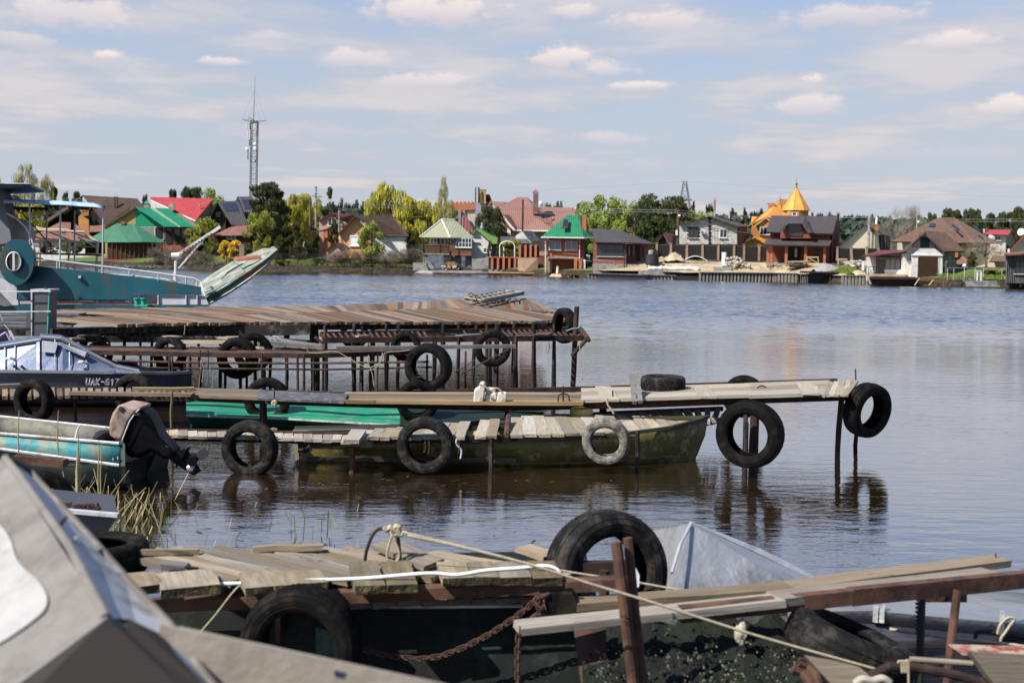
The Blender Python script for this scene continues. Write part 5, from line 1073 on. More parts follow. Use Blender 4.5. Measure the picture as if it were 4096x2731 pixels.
for k,(x0,x1,y0,y1,lab) in enumerate(((1330,1435,992,1055,'wooden trestle left of the rubble by the louvred fence'),(962,1100,968,1042,'wooden builder trestle under the porch pillars'))):
    f=Th('trestle',lab,'trestle','R5',(x0+x1)/2,5-k*.6)
    f.pipe([(x0,y0,0),(x1,y0+2,0)],'lwood',.08,'beam')
    for a,b in ((x0+5,x0),(x1-5,x1),(x0+5,x1)): f.pipe([(a,y0,0),(b,y1,0)],'lwood',.06,'leg')
f=Th('white_cabinet','tall white refrigerator-like cabinet standing on the sandy plot','cabinet','R4',1750,5); f.box(1722,908,1772,1068,'white',0,.6,'door'); f.box(1772,908,1783,1068,'galv',.02,.6,'side'); f.box(1762,980,1766,1010,'black',-.04,.04,'handle')
f=Th('block_pallet','shrink-wrapped pallet of grey blocks, left of the pair','pallet of blocks','R4',1675,2.4,'pallets of grey blocks'); 
for j in range(3): f.box(1630,1083+j*19,1718,1100+j*19,'galv',0,1.,'block_row')
f=Th('block_pallet','shrink-wrapped pallet of grey blocks, right of the pair','pallet of blocks','R4',1780,2.4,'pallets of grey blocks')
for j in range(3): f.box(1727,1083+j*19,1838,1100+j*19,'galv',0,1.,'block_row')
f=Th('tarpaulin_roll','long crumpled white tarpaulin rolled along the plot edge','tarpaulin','R4',1200,2.6); mb=MB(); pts=[f.p(865+i*25,1095+r9.uniform(-6,6)+i*.5,r9.uniform(-.1,.1)) for i in range(25)]; mb.tube(pts,[.30*r9.uniform(.6,1.2) for _ in pts],9); mb.build('tarpaulin_roll_body',M['whitew'],f.root,smooth=True)
f=Th('pool_dome','arched clear pool enclosure behind the sand mound','pool cover','R4',1420,10.5)
for i in range(6):
    d=i*.8; mb=MB(); mb.tube([f.p(1270+290*k/12,1012-58*math.sin(math.pi*k/12),d-1) for k in range(13)],.05,5); mb.build('hoop',M['white'],f.root)
mb=MB(); mb.add([f.p(1270+290*k/12,1012-57*math.sin(math.pi*k/12),d) for d in(-1,3) for k in range(13)],[(k,k+1,14+k,13+k) for k in range(12)]); mb.build('cover',glass('dome',(.3,.32,.35),.2),f.root)
f=Th('water_tank','dark squat tank with a grey lid beside the bungalow','tank','R4',905,4.); mb=MB(); c=f.p(905,1062); mb.lathe([(.01,0),(.75,0),(.8,.3),(.75,1.25),(.01,1.3)],c,n=16); mb.build('tank_body',M['black'],f.root); mb=MB(); mb.lathe([(.01,0),(.35,0),(.35,.45),(.01,.5)],c+V((-.1,0,1.3)),n=12); mb.build('lid',M['conc'],f.root)
f=Th('timber_frame','small timber crate frame at the foot of the sand mound','crate','R4',1000,6.)
for a,b in (((955,985),(955,1055)),((985,970),(985,1040)),((1045,985),(1045,1055)),((955,985),(1045,985)),((955,1055),(1045,1055)),((955,1020),(1045,1020))): f.pipe([(*a,0),(*b,0)],'lwood',.07,'batten')
# right-hand waterfront
f=Th('stone_wall','rough stone embankment wall below the white garden fence','wall','R6',1820,.2); f.poly([(1545,1258,.3),(2110,1262,.3),(2110,1345,-.2),(1570,1340,-.2)],'concd',(0,1.,0),'wall')
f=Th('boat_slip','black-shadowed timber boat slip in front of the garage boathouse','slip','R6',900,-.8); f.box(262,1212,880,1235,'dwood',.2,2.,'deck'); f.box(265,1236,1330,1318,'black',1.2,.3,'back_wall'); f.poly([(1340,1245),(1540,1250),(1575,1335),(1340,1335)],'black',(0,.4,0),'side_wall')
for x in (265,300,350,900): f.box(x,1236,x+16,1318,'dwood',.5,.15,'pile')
f.poly([(228,1200,.2),(250,1200,.2),(290,1305,-.1),(262,1305,-.1)],'conc',(0,.4,0),'bracket')
for x0,x1,y0 in ((910,1140,1222),(1100,1338,1244)):
    f=Th('jetty','small raised plank jetty on posts, %s of the pair'%('left' if x0==910 else 'right, longer one'),'jetty','R6',(x0+x1)/2,-1.8)
    for j in range(4): f.box(x0+ (8-j*2),y0+j*11,x1,y0+8+j*11,'concd' if 0 else 'bwood',1.2-j*.4,.35,'plank')
    for j in range(5): x=x0+25+j*(x1-x0-40)/4; f.box(x,y0+44,x+9,1328,'dwood',.1,.1,'pile')
    f.pipe([(x0+30,y0+5,0),(x0-35,1322,0)],'lwood',.06,'brace')
f=Th('step_ladder','low flight of wooden steps between terrace and slip','steps','R6',510,-.2)
for j in range(4): f.box(440+j*6,1185+j*12,580+j*4,1192+j*12,'lwood',1.-j*.3,.3,'tread')
f=Th('garden_fence','slim white-post garden fence along the stone embankment','fence','R6',1700,1.)
for x,y in ((1315,1085),(1400,1088),(1688,1090),(1802,1085),(2052,1092)): f.box(x-6,y,x+8,1255,'whitew',0,.12,'post')
for y in (1086,1240): f.pipe([(1310,y,0),(2100,y+6,0)],'galv',.025,'rail')
f=Th('garden_gate','white double-leaf gate standing in the stone embankment','gate','R6',1745,.5)
for x in (1705,1755): f.box(x,1140,x+28,1280,'white',0,.08,'leaf')
for x in (1698,1740,1786): f.box(x,1125,x+7,1295,'whitew',.03,.1,'post')
f.box(1698,1123,1793,1132,'whitew',.0,.08,'rail')
f=Th('globe_lamp','white globe garden lamp on a pale post','lamp','R6',1545,.8); f.box(1536,1075,1551,1262,'whitew',0,.15,'post'); mb=MB(); mb.ball(f.p(1547,1058,.07),.19,12); mb.build('globe',M['white'],f.root,smooth=True)
f=Th('upturned_dinghy','small white upturned dinghy on the lawn','dinghy','R6',1630,1.6); f.poly([(1590,1250,0),(1605,1225,0),(1660,1228,0),(1672,1250,0)],'white',(0,.8,0),'hull')
f=Th('garden_fence','weathered white boundary wall seen below the canopy frame','wall','R1',600,4.); f.box(340,940,960,1010,'whitew',0,.2,'wall'); f=Th('rubble_edge','dark stony water edge under the summerhouse','rubble','R1',1400,.2)
for i in range(60):
    x=900+i*15.5; q=MB(); c=f.p(x,1050+r9.uniform(-8,8),r9.uniform(-.2,.6)); q.ball((0,0,0),.2*r9.uniform(.6,1.5),6); q.v=[V((p.x*1.3,p.y,p.z*.7))+c for p in q.v]; q.build('stone',M['concd'],f.root)
# ---------------------------------------------------------------- tyres
def rubber(name,c,c2,amt):
    m=mat(name,c,.72,var=.35,scale=9,c2=c2,c2amt=amt,c2scale=3.,bump=.25,bscale=60,bdist=.004,rand=.35,spec=.08); return m
RUB=rubber('tyre_rubber',(.0045,.0042,.0042),(.018,.015,.012),.35); RUBD=rubber('dusty_tyre_rubber',(.06,.056,.05),(.20,.185,.16),.6); RUBL=rubber('sunbleached_tyre_rubber',(.008,.008,.0085),(.035,.03,.025),.4)
def tyre_mesh(name,material,sec=.60,blocks=64,depth=.012,groove=(-.45,-.15,.15,.45)):
    """unit tyre, outer radius 1, axis along y; tread cut into blocks, hollow inside"""
    hw=sec/2; prof=[]   # (r, y, tread flag)
    ins=[(.70,-.62),(.82,-.80),(.93,-.62),(.945,0),(.93,.62),(.82,.80),(.70,.62)]
    out=[(.615,.60),(.60,.72),(.625,.82),(.645,.88),(.655,.90),(.68,.93),(.70,.965),(.71,.95),(.76,1.0),(.80,.995),(.806,1.012),(.82,1.01),(.84,.985),(.89,.93),(.896,.945),(.91,.93),(.955,.80)]
    P_=[]
    for r,y in out[::-1]: P_.append((r,-y,0))
    P_=P_[::-1]
    pr=[(r,-y,0) for r,y in out]                      # one sidewall, bead -> shoulder
    tr=[]; g=list(groove); edge=[-.72]+sum([[q-.035,q-.03,q+.03,q+.035] for q in g],[])+[.72]
    for i,y in enumerate(edge):
        k=(i-1)%4; r=1.-.03*(abs(y)/.72)**3
        tr.append((r-(.018 if i not in(0,len(edge)-1) and k in(1,2) else 0),y,1))
    pr+=tr+[(r,y,0) for r,y in out[::-1]]
    pr+=[(r,-y,0) for r,y in ins]     # lining back to the first bead
    n=blocks*2; m=len(pr); vs=[];fs=[]
    for k in range(n):
        for (r,y,t) in pr:
            a=2*math.pi*(k+ (.35*(1 if y>0 else -1)*(t)) )/n
            rr_=r-(depth if (t and k%2 and abs(y)>.2) else 0)
            vs.append((math.cos(a)*rr_,y*hw,math.sin(a)*rr_))
        for i in range(m): fs.append((k*m+i,((k+1)%n)*m+i,((k+1)%n)*m+(i+1)%m,k*m+(i+1)%m))
    me=bpy.data.meshes.new(name); me.from_pydata(vs,[],fs); me.materials.append(material)
    me.polygons.foreach_set('use_smooth',[True]*len(fs)); me.set_sharp_from_angle(angle=R(38)); return me
TM={'n':tyre_mesh('tyre_mesh',RUB),'d':tyre_mesh('tyre_mesh_dusty',RUBD),'l':tyre_mesh('tyre_mesh_bleached',RUBL,.60,56),'o':tyre_mesh('tyre_mesh_offroad',RUB,.68,34,.035,(0.,)),'w':tyre_mesh('tyre_mesh_wide',RUBL,.70,60,.012)}
def tyre(px,py,rpx,Y,label,yaw=0,tilt=0,kind='n',flat=False,m3=None):
    c=D(px,py,Y); r=rpx*Y/FPX
    if m3 is None:
        m3=Matrix.Rotation(R(-yaw),3,'Z')@Matrix.Rotation(R(tilt),3,'X')
        if flat: m3=Matrix.Rotation(R(90+tilt),3,'X')
    m4=Matrix.Translation(c)@m3.to_4x4()@Matrix.Rotation(random.uniform(0,6.28),4,'Y')@Matrix.Scale(r,4)
    o=inst(TM[kind],'tyre',None,m4); return tag(o,label,'tyre','old tyres hung along the piers')
TY=[(2257,1302,72,21.6,'partly hidden tyre at the end of the far brown pier',62,0,'n'),(1417,1338,57,22.8,'tyre under the middle of the far brown pier',0,0,'n'),
(1623,1385,61,19.2,'tyre hung on the lattice gangway, behind the larger one',8,0,'n'),(1714,1467,97,17.7,'large tyre hanging in front of the rusty gangway by the net',14,0,'o'),(1970,1393,75,19.1,'tyre at the thin end of the rusty gangway',-10,0,'n'),
(680,1415,70,18.9,'tyre behind the rusty gangway, right of the cabin boat',12,0,'l'),(951,1432,84,18.8,'front one of the two overlapping tyres on the rusty gangway',8,0,'n'),(1012,1408,78,19.4,'rear one of the two overlapping tyres on the rusty gangway',-14,0,'n'),
(372,1387,58,20.5,'upper tyre between cabin boat roof and far pier',15,0,'n'),(397,1417,54,19.8,'lower tyre just under the upper one, above the cabin boat',0,0,'n'),(122,1398,50,19.6,'tyre peeping over the roof of the cabin boat',25,0,'n'),
(137,1603,90,13.9,'leftmost tyre on the long middle pier',20,0,'n'),(535,1574,82,15.5,'tyre in front of the boat number',10,0,'l'),(1069,1600,92,15.6,'tyre in front of the green riveted boat, left one',-6,0,'l'),(1670,1604,86,15.6,'tyre in front of the green riveted boat, right one',-8,0,'n'),(2975,1585,86,15.6,'tyre on the far side of the middle pier, right part',16,0,'n'),
(3469,1640,112,13.9,'chunky tyre on the end post of the middle pier',-32,8,'o'),
(1000,1794,116,12.25,'tyre standing in the water at the left of the near walkway',10,0,'l'),(1702,1780,117,12.35,'tyre hung in the middle of the near walkway, shiny black',4,0,'l'),(2424,1764,97,12.5,'small pale dusty tyre on the near walkway',14,4,'d'),(3000,1736,138,12.4,'big off-road tyre on the thick post at the end of the near walkway',30,0,'o')]
for px,py,r,Y,lab,yaw,tilt,k in TY: tyre(px,py,r,Y,lab,yaw,tilt,k)
# ---------------------------------------------------------------- materials near the water
greyw=wood('grey_boards',(.26,.22,.175),(.17,.14,.10)); brownw=wood('red_brown_boards',(.21,.16,.115),(.20,.11,.075),rand=.42); palew=wood('pale_boards',(.38,.34,.28),(.28,.22,.15),rand=.22); tanw=wood('tan_boards',(.25,.195,.135),(.16,.12,.075))
rustm=mat('rusty_steel',(.050,.026,.019),.85,.0,var=.45,scale=6,c2=(.105,.052,.034),c2amt=.5,c2scale=5,bump=.5,bscale=50,bdist=.004); rustd=mat('dark_rusty_steel',(.022,.013,.011),.85,.0,var=.5,scale=5,c2=(.06,.03,.02),c2amt=.5,c2scale=4,bump=.5,bscale=40,bdist=.004)
blackw=mat('tarred_timber',(.008,.0065,.0055),.85,var=.5,scale=5,c2=(.06,.045,.035),c2amt=.4,c2scale=4,stretch=(4,4,1))
fascia=mat('tarred_fascia',(.025,.018,.015),.9,var=.4,scale=2,c2=(.16,.15,.14),c2amt=.35,c2scale=1.6)
teal=mat('teal_paint',(.003,.06,.082),.5,var=.3,scale=.9,c2=(.045,.045,.03),c2amt=.30,c2scale=3.4,bump=.25,bscale=1.6,bdist=.06,stretch=(1,1,.3))
tealg=mat('sea_green_paint',(.02,.30,.22),.5,var=.3,scale=4); wpaint=mat('weathered_white_paint',(.55,.54,.52),.65,var=.15,scale=2,c2=(.30,.22,.16),c2amt=.3,c2scale=3); lgrey=mat('light_grey_paint',(.42,.43,.46),.5,var=.15,scale=3,c2=(.25,.22,.2),c2amt=.2,c2scale=4)
def pl_(path,z): return [P(x,y,z) for x,y in path]
def along(pts,n):
    """n+1 evenly spaced points on a polyline"""
    L_=[0]; 
    for a,b in zip(pts,pts[1:]): L_.append(L_[-1]+(b-a).length)
    out=[]
    for i in range(n+1):
        s=L_[-1]*i/n
        for k in range(len(pts)-1):
            if s<=L_[k+1]+1e-6: out.append(pts[k].lerp(pts[k+1],(s-L_[k])/max(1e-6,L_[k+1]-L_[k]))); break
    return out
def decking(parent,frontp,backp,n,m,t=.04,skew=0,jit=.03,rough=.012,gap=.01,seed=1,name='plank',drop=()):
    rr=random.Random(seed); F=along(frontp,n+abs(skew)); B=along(backp,n+abs(skew))
    for i in range(n):
        if i in drop: continue
        j=i+max(0,-skew); f=(F[i+max(0,skew)]+F[i+max(0,skew)+1])/2; b=(B[j]+B[j+1])/2
        w=((F[i+max(0,skew)+1]-F[i+max(0,skew)]).length+(B[j+1]-B[j]).length)/2
        d=(f-b).normalized(); cross=abs((F[i+max(0,skew)+1]-F[i+max(0,skew)]).normalized().cross(d).length)
        plank(b-d*rr.uniform(0,jit)+V((0,0,rr.uniform(-1,1)*.006-t/2)),f+d*rr.uniform(0,jit)+V((0,0,rr.uniform(-1,1)*.006-t/2)),max(.03,w*cross-gap),t,parent,m,name,rough=rough,rnd=rr,roll=rr.uniform(-.03,.03))
def part(name,m,parent,fn,smooth=False,**k):
    mb=MB(); fn(mb); return mb.build(name,m,parent,smooth=smooth,**k)
def post(parent,px,ytop,Y,rpx,m=None,lean=0,zb=-1.4,name='post',n=6):
    a=D(px,ytop,Y); r=rpx*Y/FPX; b=V((a.x+lean,Y,zb)); mb=MB(); rr=random.Random(int(px)); k=5
    mb.tube([b.lerp(a,i/k)+V((rr.uniform(-1,1)*r*.25,0,0)) for i in range(k+1)],[r*rr.uniform(.88,1.1) for i in range(k+1)],n); return mb.build(name,m or blackw,parent)
# ---------------------------------------------------------------- far brown pier
ZA=1.08
fr=pl_([(190,1306),(640,1291),(1000,1288),(1536,1286),(1893,1286),(2160,1281),(2298,1277)],ZA); bk=pl_([(190,1239),(837,1226),(1100,1228),(1327,1223),(1655,1209),(1851,1195),(2095,1192),(2180,1222)],ZA)
A=thing('wooden_pier','far wide wooden pier of reddish brown planks on dark posts','pier',(fr[3].x,fr[3].y,0))
mid=[a.lerp(b,.47) for a,b in zip(along(fr,8),along(bk,8))]
decking(A,fr,mid,98,brownw,.05,skew=13,jit=.09,seed=3,rough=.016); decking(A,[p+V((0,.02,0)) for p in mid],bk,70,brownw,.05,skew=13,jit=.08,seed=4,rough=.016)
part('fascia_board',fascia,A,lambda b:[b.prism([D(190,1310,20.6),D(1240,1300,21.1),D(1240,1340,21.1),D(190,1352,20.6)],(0,.12,0))])
def beam(b):
    q=along(fr,14)
    for a,c in zip(q,q[1:]): b.bar(a+V((0,.15,-.10)),c+V((0,.15,-.10)),.1,.11)
part('edge_beam',blackw,A,beam)
part('edge_beam',blackw,A,lambda b:[b.bar(a+V((0,-.1,-.12)),c+V((0,-.1,-.12)),.1,.12) for a,c in zip(along(bk,8),along(bk,8)[1:])])
for i,x in enumerate((500,610,720,790,890,985,1045,1090,1140,1156,1256,1304,1417,1449,1491,1545,1595,1735,1774,1836,1905,1946,1988,2060,2134,2217)):
    post(A,x,1295,21.2+(i%3)*.5,(8,6,11,7)[i%4] if x!=1256 else 19,lean=random.uniform(-.15,.15))
for x,y in ((880,1350),(960,1360),(1020,1350)): post(A,x,y-50,24+random.random(),8)
post(A,2309,1226,20.9,11,rustd,name='end_post',lean=-.12)
for x0,x1,y0,y1 in ((2128,2190,1293,1312),): part('rubber_block',RUB,A,lambda b:[b.prism([D(x0,y0,21.2),D(x1,y0,21.2),D(x1-4,y1+6,21.2),D(x0+4,y1+6,21.2)],(0,.4,0))])
L1=thing('wooden_pier','older shore section of the far pier with wide lengthwise boards','pier',P(150,1300,ZA-.05).to_tuple()[:2]+(0,))
for k,(ya,yb) in enumerate(((1252,1258),(1272,1276),(1291,1295),(1307,1309))):
    a=P(-120,ya,ZA-.04-.03*k); b=P(330-k*14,yb,ZA-.04-.03*k); plank(a,b,.42-.04*k,.05,L1,greyw,rough=.02)
part('side_beam',blackw,L1,lambda b:[b.prism([D(-120,1318,19.8),D(300,1312,20.),D(300,1345,20.),D(-120,1342,19.8)],(0,.15,0))])
for x in (20,180,290): post(L1,x,1340,20.2,9)
t=thing('pallet','grey wooden pallet lying propped on the far pier','pallet',P(1950,1210,ZA))
pa,pb,pc,pd=[D(x,y,Y) for x,y,Y in ((1862,1190,25.6),(1985,1200,23.6),(2095,1168,27.),(2025,1160,28.4))]
pa=P(1862,1200,ZA+.12);pb=P(1930,1212,ZA+.12);pc=P(2093,1178,ZA+.12);pd=P(2015,1170,ZA+.12)
for i in range(9):
    u=i/8; plank(pa.lerp(pd,u)+V((0,0,.07)),pb.lerp(pc,u)+V((0,0,.07)),.09,.025,t,palew,'slat',rough=.008)
for v in (.03,.5,.97): a=pa.lerp(pb,v);b=pd.lerp(pc,v); plank(a+V((0,0,.04)),b+V((0,0,.04)),.1,.1,t,greyw,'stringer',rough=.005)
t=thing('stick','bent rebar stick on the far pier beside the pallet','rebar',P(1890,1196,ZA)); part('rod',rustd,t,lambda b:b.tube([D(1874,1180,24),D(1884,1171,24),D(1900,1183,24),D(1912,1210,24)],.012,5))
# grey metal cabinet with green pole on the shore end
cb=thing('metal_cabinet','tall grey sheet-metal cabinet with turquoise edge pole on the pier','cabinet',P(165,1345,.9)); Yc=19.4
gsheet=mat('grey_sheet',(.17,.175,.18),.55,var=.12,scale=3,c2=(.10,.09,.08),c2amt=.2)
def hx(b,x0,y0,x1,y1,Y,t,tp=0):
    a=[D(x0+tp,y1,Y),D(x1-tp,y1,Y)]; c=[D(x0,y0,Y),D(x1,y0,Y)]; b.hexa([a[0],a[1],a[1]+V((0,t,0)),a[0]+V((0,t,0))],[c[0],c[1],c[1]+V((0,t,0)),c[0]+V((0,t,0))])
part('body',gsheet,cb,lambda b:hx(b,126,1164,196,1344,Yc,.35,3)); part('lid',lgrey,cb,lambda b:hx(b,121,1157,199,1164,Yc-.03,.42)); part('corner_trim',lgrey,cb,lambda b:hx(b,123,1166,129,1344,Yc-.02,.03,1))
part('side_box',gsheet,cb,lambda b:hx(b,103,1246,124,1342,Yc+.05,.3)); part('pole',tealg,cb,lambda b:b.tube([D(198,1163,Yc-.06),D(190,1348,Yc-.06)],.016,6)); part('flap',rustm,cb,lambda b:b.prism([D(176,1158,Yc),D(180,1145,Yc),D(192,1158,Yc)],(0,.02,0)))
for y in (1166,1246): o=MB().tube([D(-60,y+1,Yc-.1),D(70,y+.5,Yc-.1),D(203,y,Yc-.1)],.010,5).build('rail_wire',lgrey); tag(o,'%s thin rail running left from the grey cabinet'%('upper' if y==1166 else 'lower'),'rail','cabinet rails')
o=MB().tube([D(0,1255,Yc),D(20,1300,Yc),D(36,1320,Yc)],.008,5).build('wire',lgrey); tag(o,'thin slanting wire left of the grey cabinet','wire')
# ---------------------------------------------------------------- gangways
g1=thing('lattice_gangway','rusty iron lattice gangway in front of the far pier with a boxed wooden step','gangway',D(1800,1400,19.6).to_tuple()[:2]+(0,))
zb=.93
def edge(y,x0,x1,off=0): return P(x0,y,zb),P(x1,y+off,zb)
fa,fb=P(1290,1361,zb),P(2352,1352,zb); ba,bb=P(1282,1335,zb),P(2325,1316,zb)
part('side_rail',rustd,g1,lambda b:b.bar(fa,fb,.06,.09)); part('side_rail',rustd,g1,lambda b:b.bar(ba,bb,.06,.08))
for i in range(46):
    u=(i+.5)/46; 
    if 17<i<24 or i in(25,26): continue
    a=fa.lerp(fb,u); c=ba.lerp(bb,u-.012); part('rung',rustm,g1,lambda b:b.bar(a,c,.035,.03))
for k in range(3):
    v=(k+1)/4; part('runner',rustd,g1,lambda b:b.bar(fa.lerp(ba,v),fb.lerp(bb,v),.02,.03))
plank(P(1428,1345,zb+.03),P(1475,1343,zb+.03),.1,.03,g1,palew); plank(P(1835,1344,zb+.03),P(1925,1338,zb+.03),.16,.03,g1,greyw)
for i,x in enumerate((1296,1412,1448,1490,1555,1742,1835,1960,2062,2133,2217)): post(g1,x,1345,19.5+.4*(i%2),(6,7,8)[i%3],m=(blackw,rustd)[i%2],lean=random.uniform(-.08,.08))
part('brace',rustd,g1,lambda b:(b.tube([D(2345,1358,19.2),D(2286,1425,19.2)],.035,6),b.tube([D(2325,1318,20.5),D(2352,1355,19.2)],.04,6),b.ball(D(2354,1360,19.2),.04,6)))
part('brace',rustm,g1,lambda b:(b.tube([D(1258,1348,19.3),D(1292,1372,19.3)],.03,6),b.tube([D(1280,1335,19.3),D(1300,1355,19.3)],.03,6),b.tube([D(1300,1302,19.3),D(1298,1395,19.3)],.03,6)))
o=MB().hexa([P(2138,1348,zb+.04),P(2192,1349,zb+.04),P(2212,1338,zb+.04),P(2150,1337,zb+.04)],[P(2138,1338,zb+.16)-V((0,.0,0)),P(2192,1339,zb+.16),P(2212,1328,zb+.16),P(2150,1327,zb+.16)]).build('wooden_box',rustm); tag(o,'small rust-brown box lying on the lattice gangway','box')
g2=thing('rusty_gangway','long narrow rusty gangway of perforated and ribbed steel sheet','gangway',D(1000,1500,18).to_tuple()[:2]+(0,))
perf=rustm.copy(); perf.name='perforated_rust'; nt=perf.node_tree; N_,L_=nt.nodes,nt.links; B_=N_['Principled BSDF']
vo=N_.new('ShaderNodeTexVoronoi'); tc_=N_.new('ShaderNodeTexCoord'); L_.new(tc_.outputs['Object'],vo.inputs['Vector']); vo.inputs['Scale'].default_value=22; vo.inputs['Randomness'].default_value=.1
src=B_.inputs['Base Color'].links[0].from_socket; cc_=mixn(N_,L_,rng(N_,L_,vo.outputs['Distance'],.25,.35),(.008,.006,.005),src); L_.new(cc_,B_.inputs['Base Color'])
z2=.75
F2=pl_([(340,1409),(600,1414),(900,1420),(1215,1423),(1420,1418),(1649,1409)],z2); B2=pl_([(340,1388),(600,1391),(900,1396),(1215,1408),(1420,1399),(1649,1395)],z2)
F2a=along(F2,60); B2a=along(B2,60)
for i in range(60):
    if i<28:
        if i%4==0: part('perforated_sheet',perf,g2,lambda b:b.prism([F2a[i],F2a[min(28,i+4)],B2a[min(28,i+4)],B2a[i]],(0,0,-.02)))
    else:
        for k in range(2):
            u=.25+.5*k; a=F2a[i].lerp(F2a[i+1],u); c=B2a[i].lerp(B2a[i+1],u)-V((.12,0,0)); part('rib',rustm,g2,lambda b:b.bar(a,c,.05,.03))
part('side_rail',rustd,g2,lambda b:[b.bar(a,c,.04,.07) for a,c in zip(F2,F2[1:])]); part('side_rail',rustd,g2,lambda b:[b.bar(a,c,.03,.05) for a,c in zip(B2,B2[1:])])
part('pipe_rail',rustm,g2,lambda b:b.tube([D(470,1443,17.9),D(800,1451,17.9),D(1180,1453,17.9),D(1715,1447,17.9)],.018,6)); part('pipe_rail',rustd,g2,lambda b:b.tube([D(560,1471,17.9),D(1000,1475,17.9),D(1300,1478,17.9),D(1728,1468,17.9)],.016,6))
for i,x in enumerate((690,1048,1190,1215,1510,1543,1708,1863,678)): post(g2,x,1418 if x!=1863 else 1405,17.8+.1*(i%2),(4,5,6,6,4,7,4,4,6)[i],rustd)
for x,y0,y1 in ((801,1400,1463),(832,1400,1475),(1474,1365,1390)): part('hook_rod',rustd,g2,lambda b:b.tube([D(x,y0,17.7),D(x+1,y1,17.7)],.010,5))
plank(D(1345,1392,18.2),D(2062,1385,18.6),.16,.05,g2,greyw,rough=.01); part('strut',rustm,g2,lambda b:(b.tube([D(2035,1398,18.2),D(1847,1495,17.8)],.012,5),b.tube([D(1900,1440,18.),D(1820,1490,18.)],.010,5)))
rope=mat('rope',(.34,.29,.20),.9,var=.25,scale=30,bump=.5,bscale=160,bdist=.003); ropeb=mat('blue_rope',(.12,.25,.25),.9)
def wire(label,pts,Y,r=.006,m=None,cat='rope',name='rope'):
    pp=[D(x,y,Y) for x,y in pts]; q=[]
    for i in range(len(pp)-1):
        p0=pp[max(0,i-1)];p1=pp[i];p2=pp[i+1];p3=pp[min(len(pp)-1,i+2)]
        for k in range(5):
            t=k/5; q.append(.5*((2*p1)+(-p0+p2)*t+(2*p0-5*p1+4*p2-p3)*t*t+(-p0+3*p1-3*p2+p3)*t**3))
    q.append(pp[-1]); o=MB().tube(q,r,5).build(name,m or rope,smooth=True); return tag(o,label,cat)
wire('cream rope draped along the ribbed part of the rusty gangway',[(1230,1398),(1235,1410),(1280,1412),(1340,1405),(1400,1435),(1440,1458),(1475,1470),(1520,1450),(1540,1412),(1600,1405),(1640,1400)],17.6)
wire('tangled rope ends hanging from the rusty gangway, left bunch',[(803,1440),(800,1500),(795,1555)],17.6,.005); wire('thin cord hanging beside the left rope bunch',[(806,1445),(815,1480),(806,1530)],17.6,.004)
wire('rope ends hanging from the rod at the middle of the rusty gangway',[(832,1430),(826,1480),(830,1520),(824,1545)],17.6,.005,ropeb); wire('frayed rope tail right of the blue cord',[(838,1470),(848,1500),(853,1520),(845,1560)],17.6,.004)
wire('rope knotted on the rail left of the large tyre',[(1474,1420),(1472,1445),(1478,1465),(1490,1500),(1497,1550)],17.5,.007); wire('short rope loop right of the knot',[(1476,1480),(1500,1475),(1515,1455),(1525,1440),(1530,1410)],17.5,.006)
wire('rope dangling from the end of the lattice gangway',[(2318,1370),(2322,1420),(2330,1500),(2330,1520)],19.,.006); wire('green net scrap on the end of the lattice gangway',[(2265,1325),(2290,1315),(2315,1312),(2320,1300)],19.4,.015,ropeb)
wire('cord hanging below the lattice gangway box',[(2195,1365),(2198,1390),(2188,1418)],19.2,.005); wire('cord hanging from the fascia of the far pier',[(740,1299),(738,1325),(736,1340)],20.3,.006)
# landing net
nm=mat('net_mesh',(.10,.11,.11),.9); o=MB(); r=random.Random(3)
for k in range(7): o.tube([D(1668+k*4,1440,17.6),D(1664+k*6,1480,17.5),D(1672+k*4.5,1512,17.6)],.0035,3)
for k in range(6): o.tube([D(1667,1446+k*12,17.6),D(1680,1449+k*12,17.45),D(1694,1445+k*12,17.6)],.0035,3)
tag(o.build('net',nm),'torn fishing net hanging inside the large tyre','net',kind='stuff')
# white ladder gangway and pale board walk
g3=thing('ladder_gangway','white-edged ladder-like gangway lying behind the rusty one','gangway',D(600,1400,20.4).to_tuple()[:2]+(0,)); z3=.8
fa,fb,ba,bb=P(235,1356,z3),P(905,1359,z3),P(235,1339,z3),P(905,1341,z3); w3=mat('dirty_white_rail',(.36,.35,.33),.8,var=.3,scale=4,c2=(.08,.07,.06),c2amt=.5)
part('side_rail',blackw,g3,lambda b:b.bar(fa,fb,.06,.10)); part('side_rail',w3,g3,lambda b:b.bar(ba,bb,.05,.05))
for i in range(34):
    if i in(1,4,5,6): continue
    u=(i+.5)/34; part('rung',w3,g3,lambda b:b.bar(fa.lerp(fb,u)+V((.1,0,.02)),ba.lerp(bb,u)+V((-.12,0,.02)),.035,.02))
for x in (270,437,560,628,668,740,900): post(g3,x,1360,20.3,6)
for x0,x1,y in ((668,712,1345),(886,930,1350),(285,320,1352)): plank(P(x0,y,z3+.05),P(x1,y+4,z3+.05),.2,.03,g3,palew)
plank(D(720,1367,20.),D(905,1368,20.),.15,.05,g3,palew)
g4=thing('dark_plank_gangway','dark grey loose boards bridging to the lattice gangway','gangway',D(1150,1400,20.).to_tuple()[:2]+(0,)); plank(D(1030,1352,20.2),D(1290,1386,19.6),.26,.05,g4,greyw,rough=.02); plank(D(1060,1368,19.8),D(1300,1392,19.4),.16,.06,g4,greyw,rough=.02); plank(D(1070,1355,20.8),D(1235,1366,20.6),.16,.05,g4,blackw)
wire('wire loop lying on the dark loose boards',[(1078,1368),(1085,1350),(1098,1344),(1115,1352),(1130,1366),(1105,1366),(1095,1350)],19.8,.008,lgrey,'wire','wire')
g5=thing('board_walk','narrow pale board walk behind the rusty gangway','walkway',D(1000,1400,19.4).to_tuple()[:2]+(0,)); z5=.70
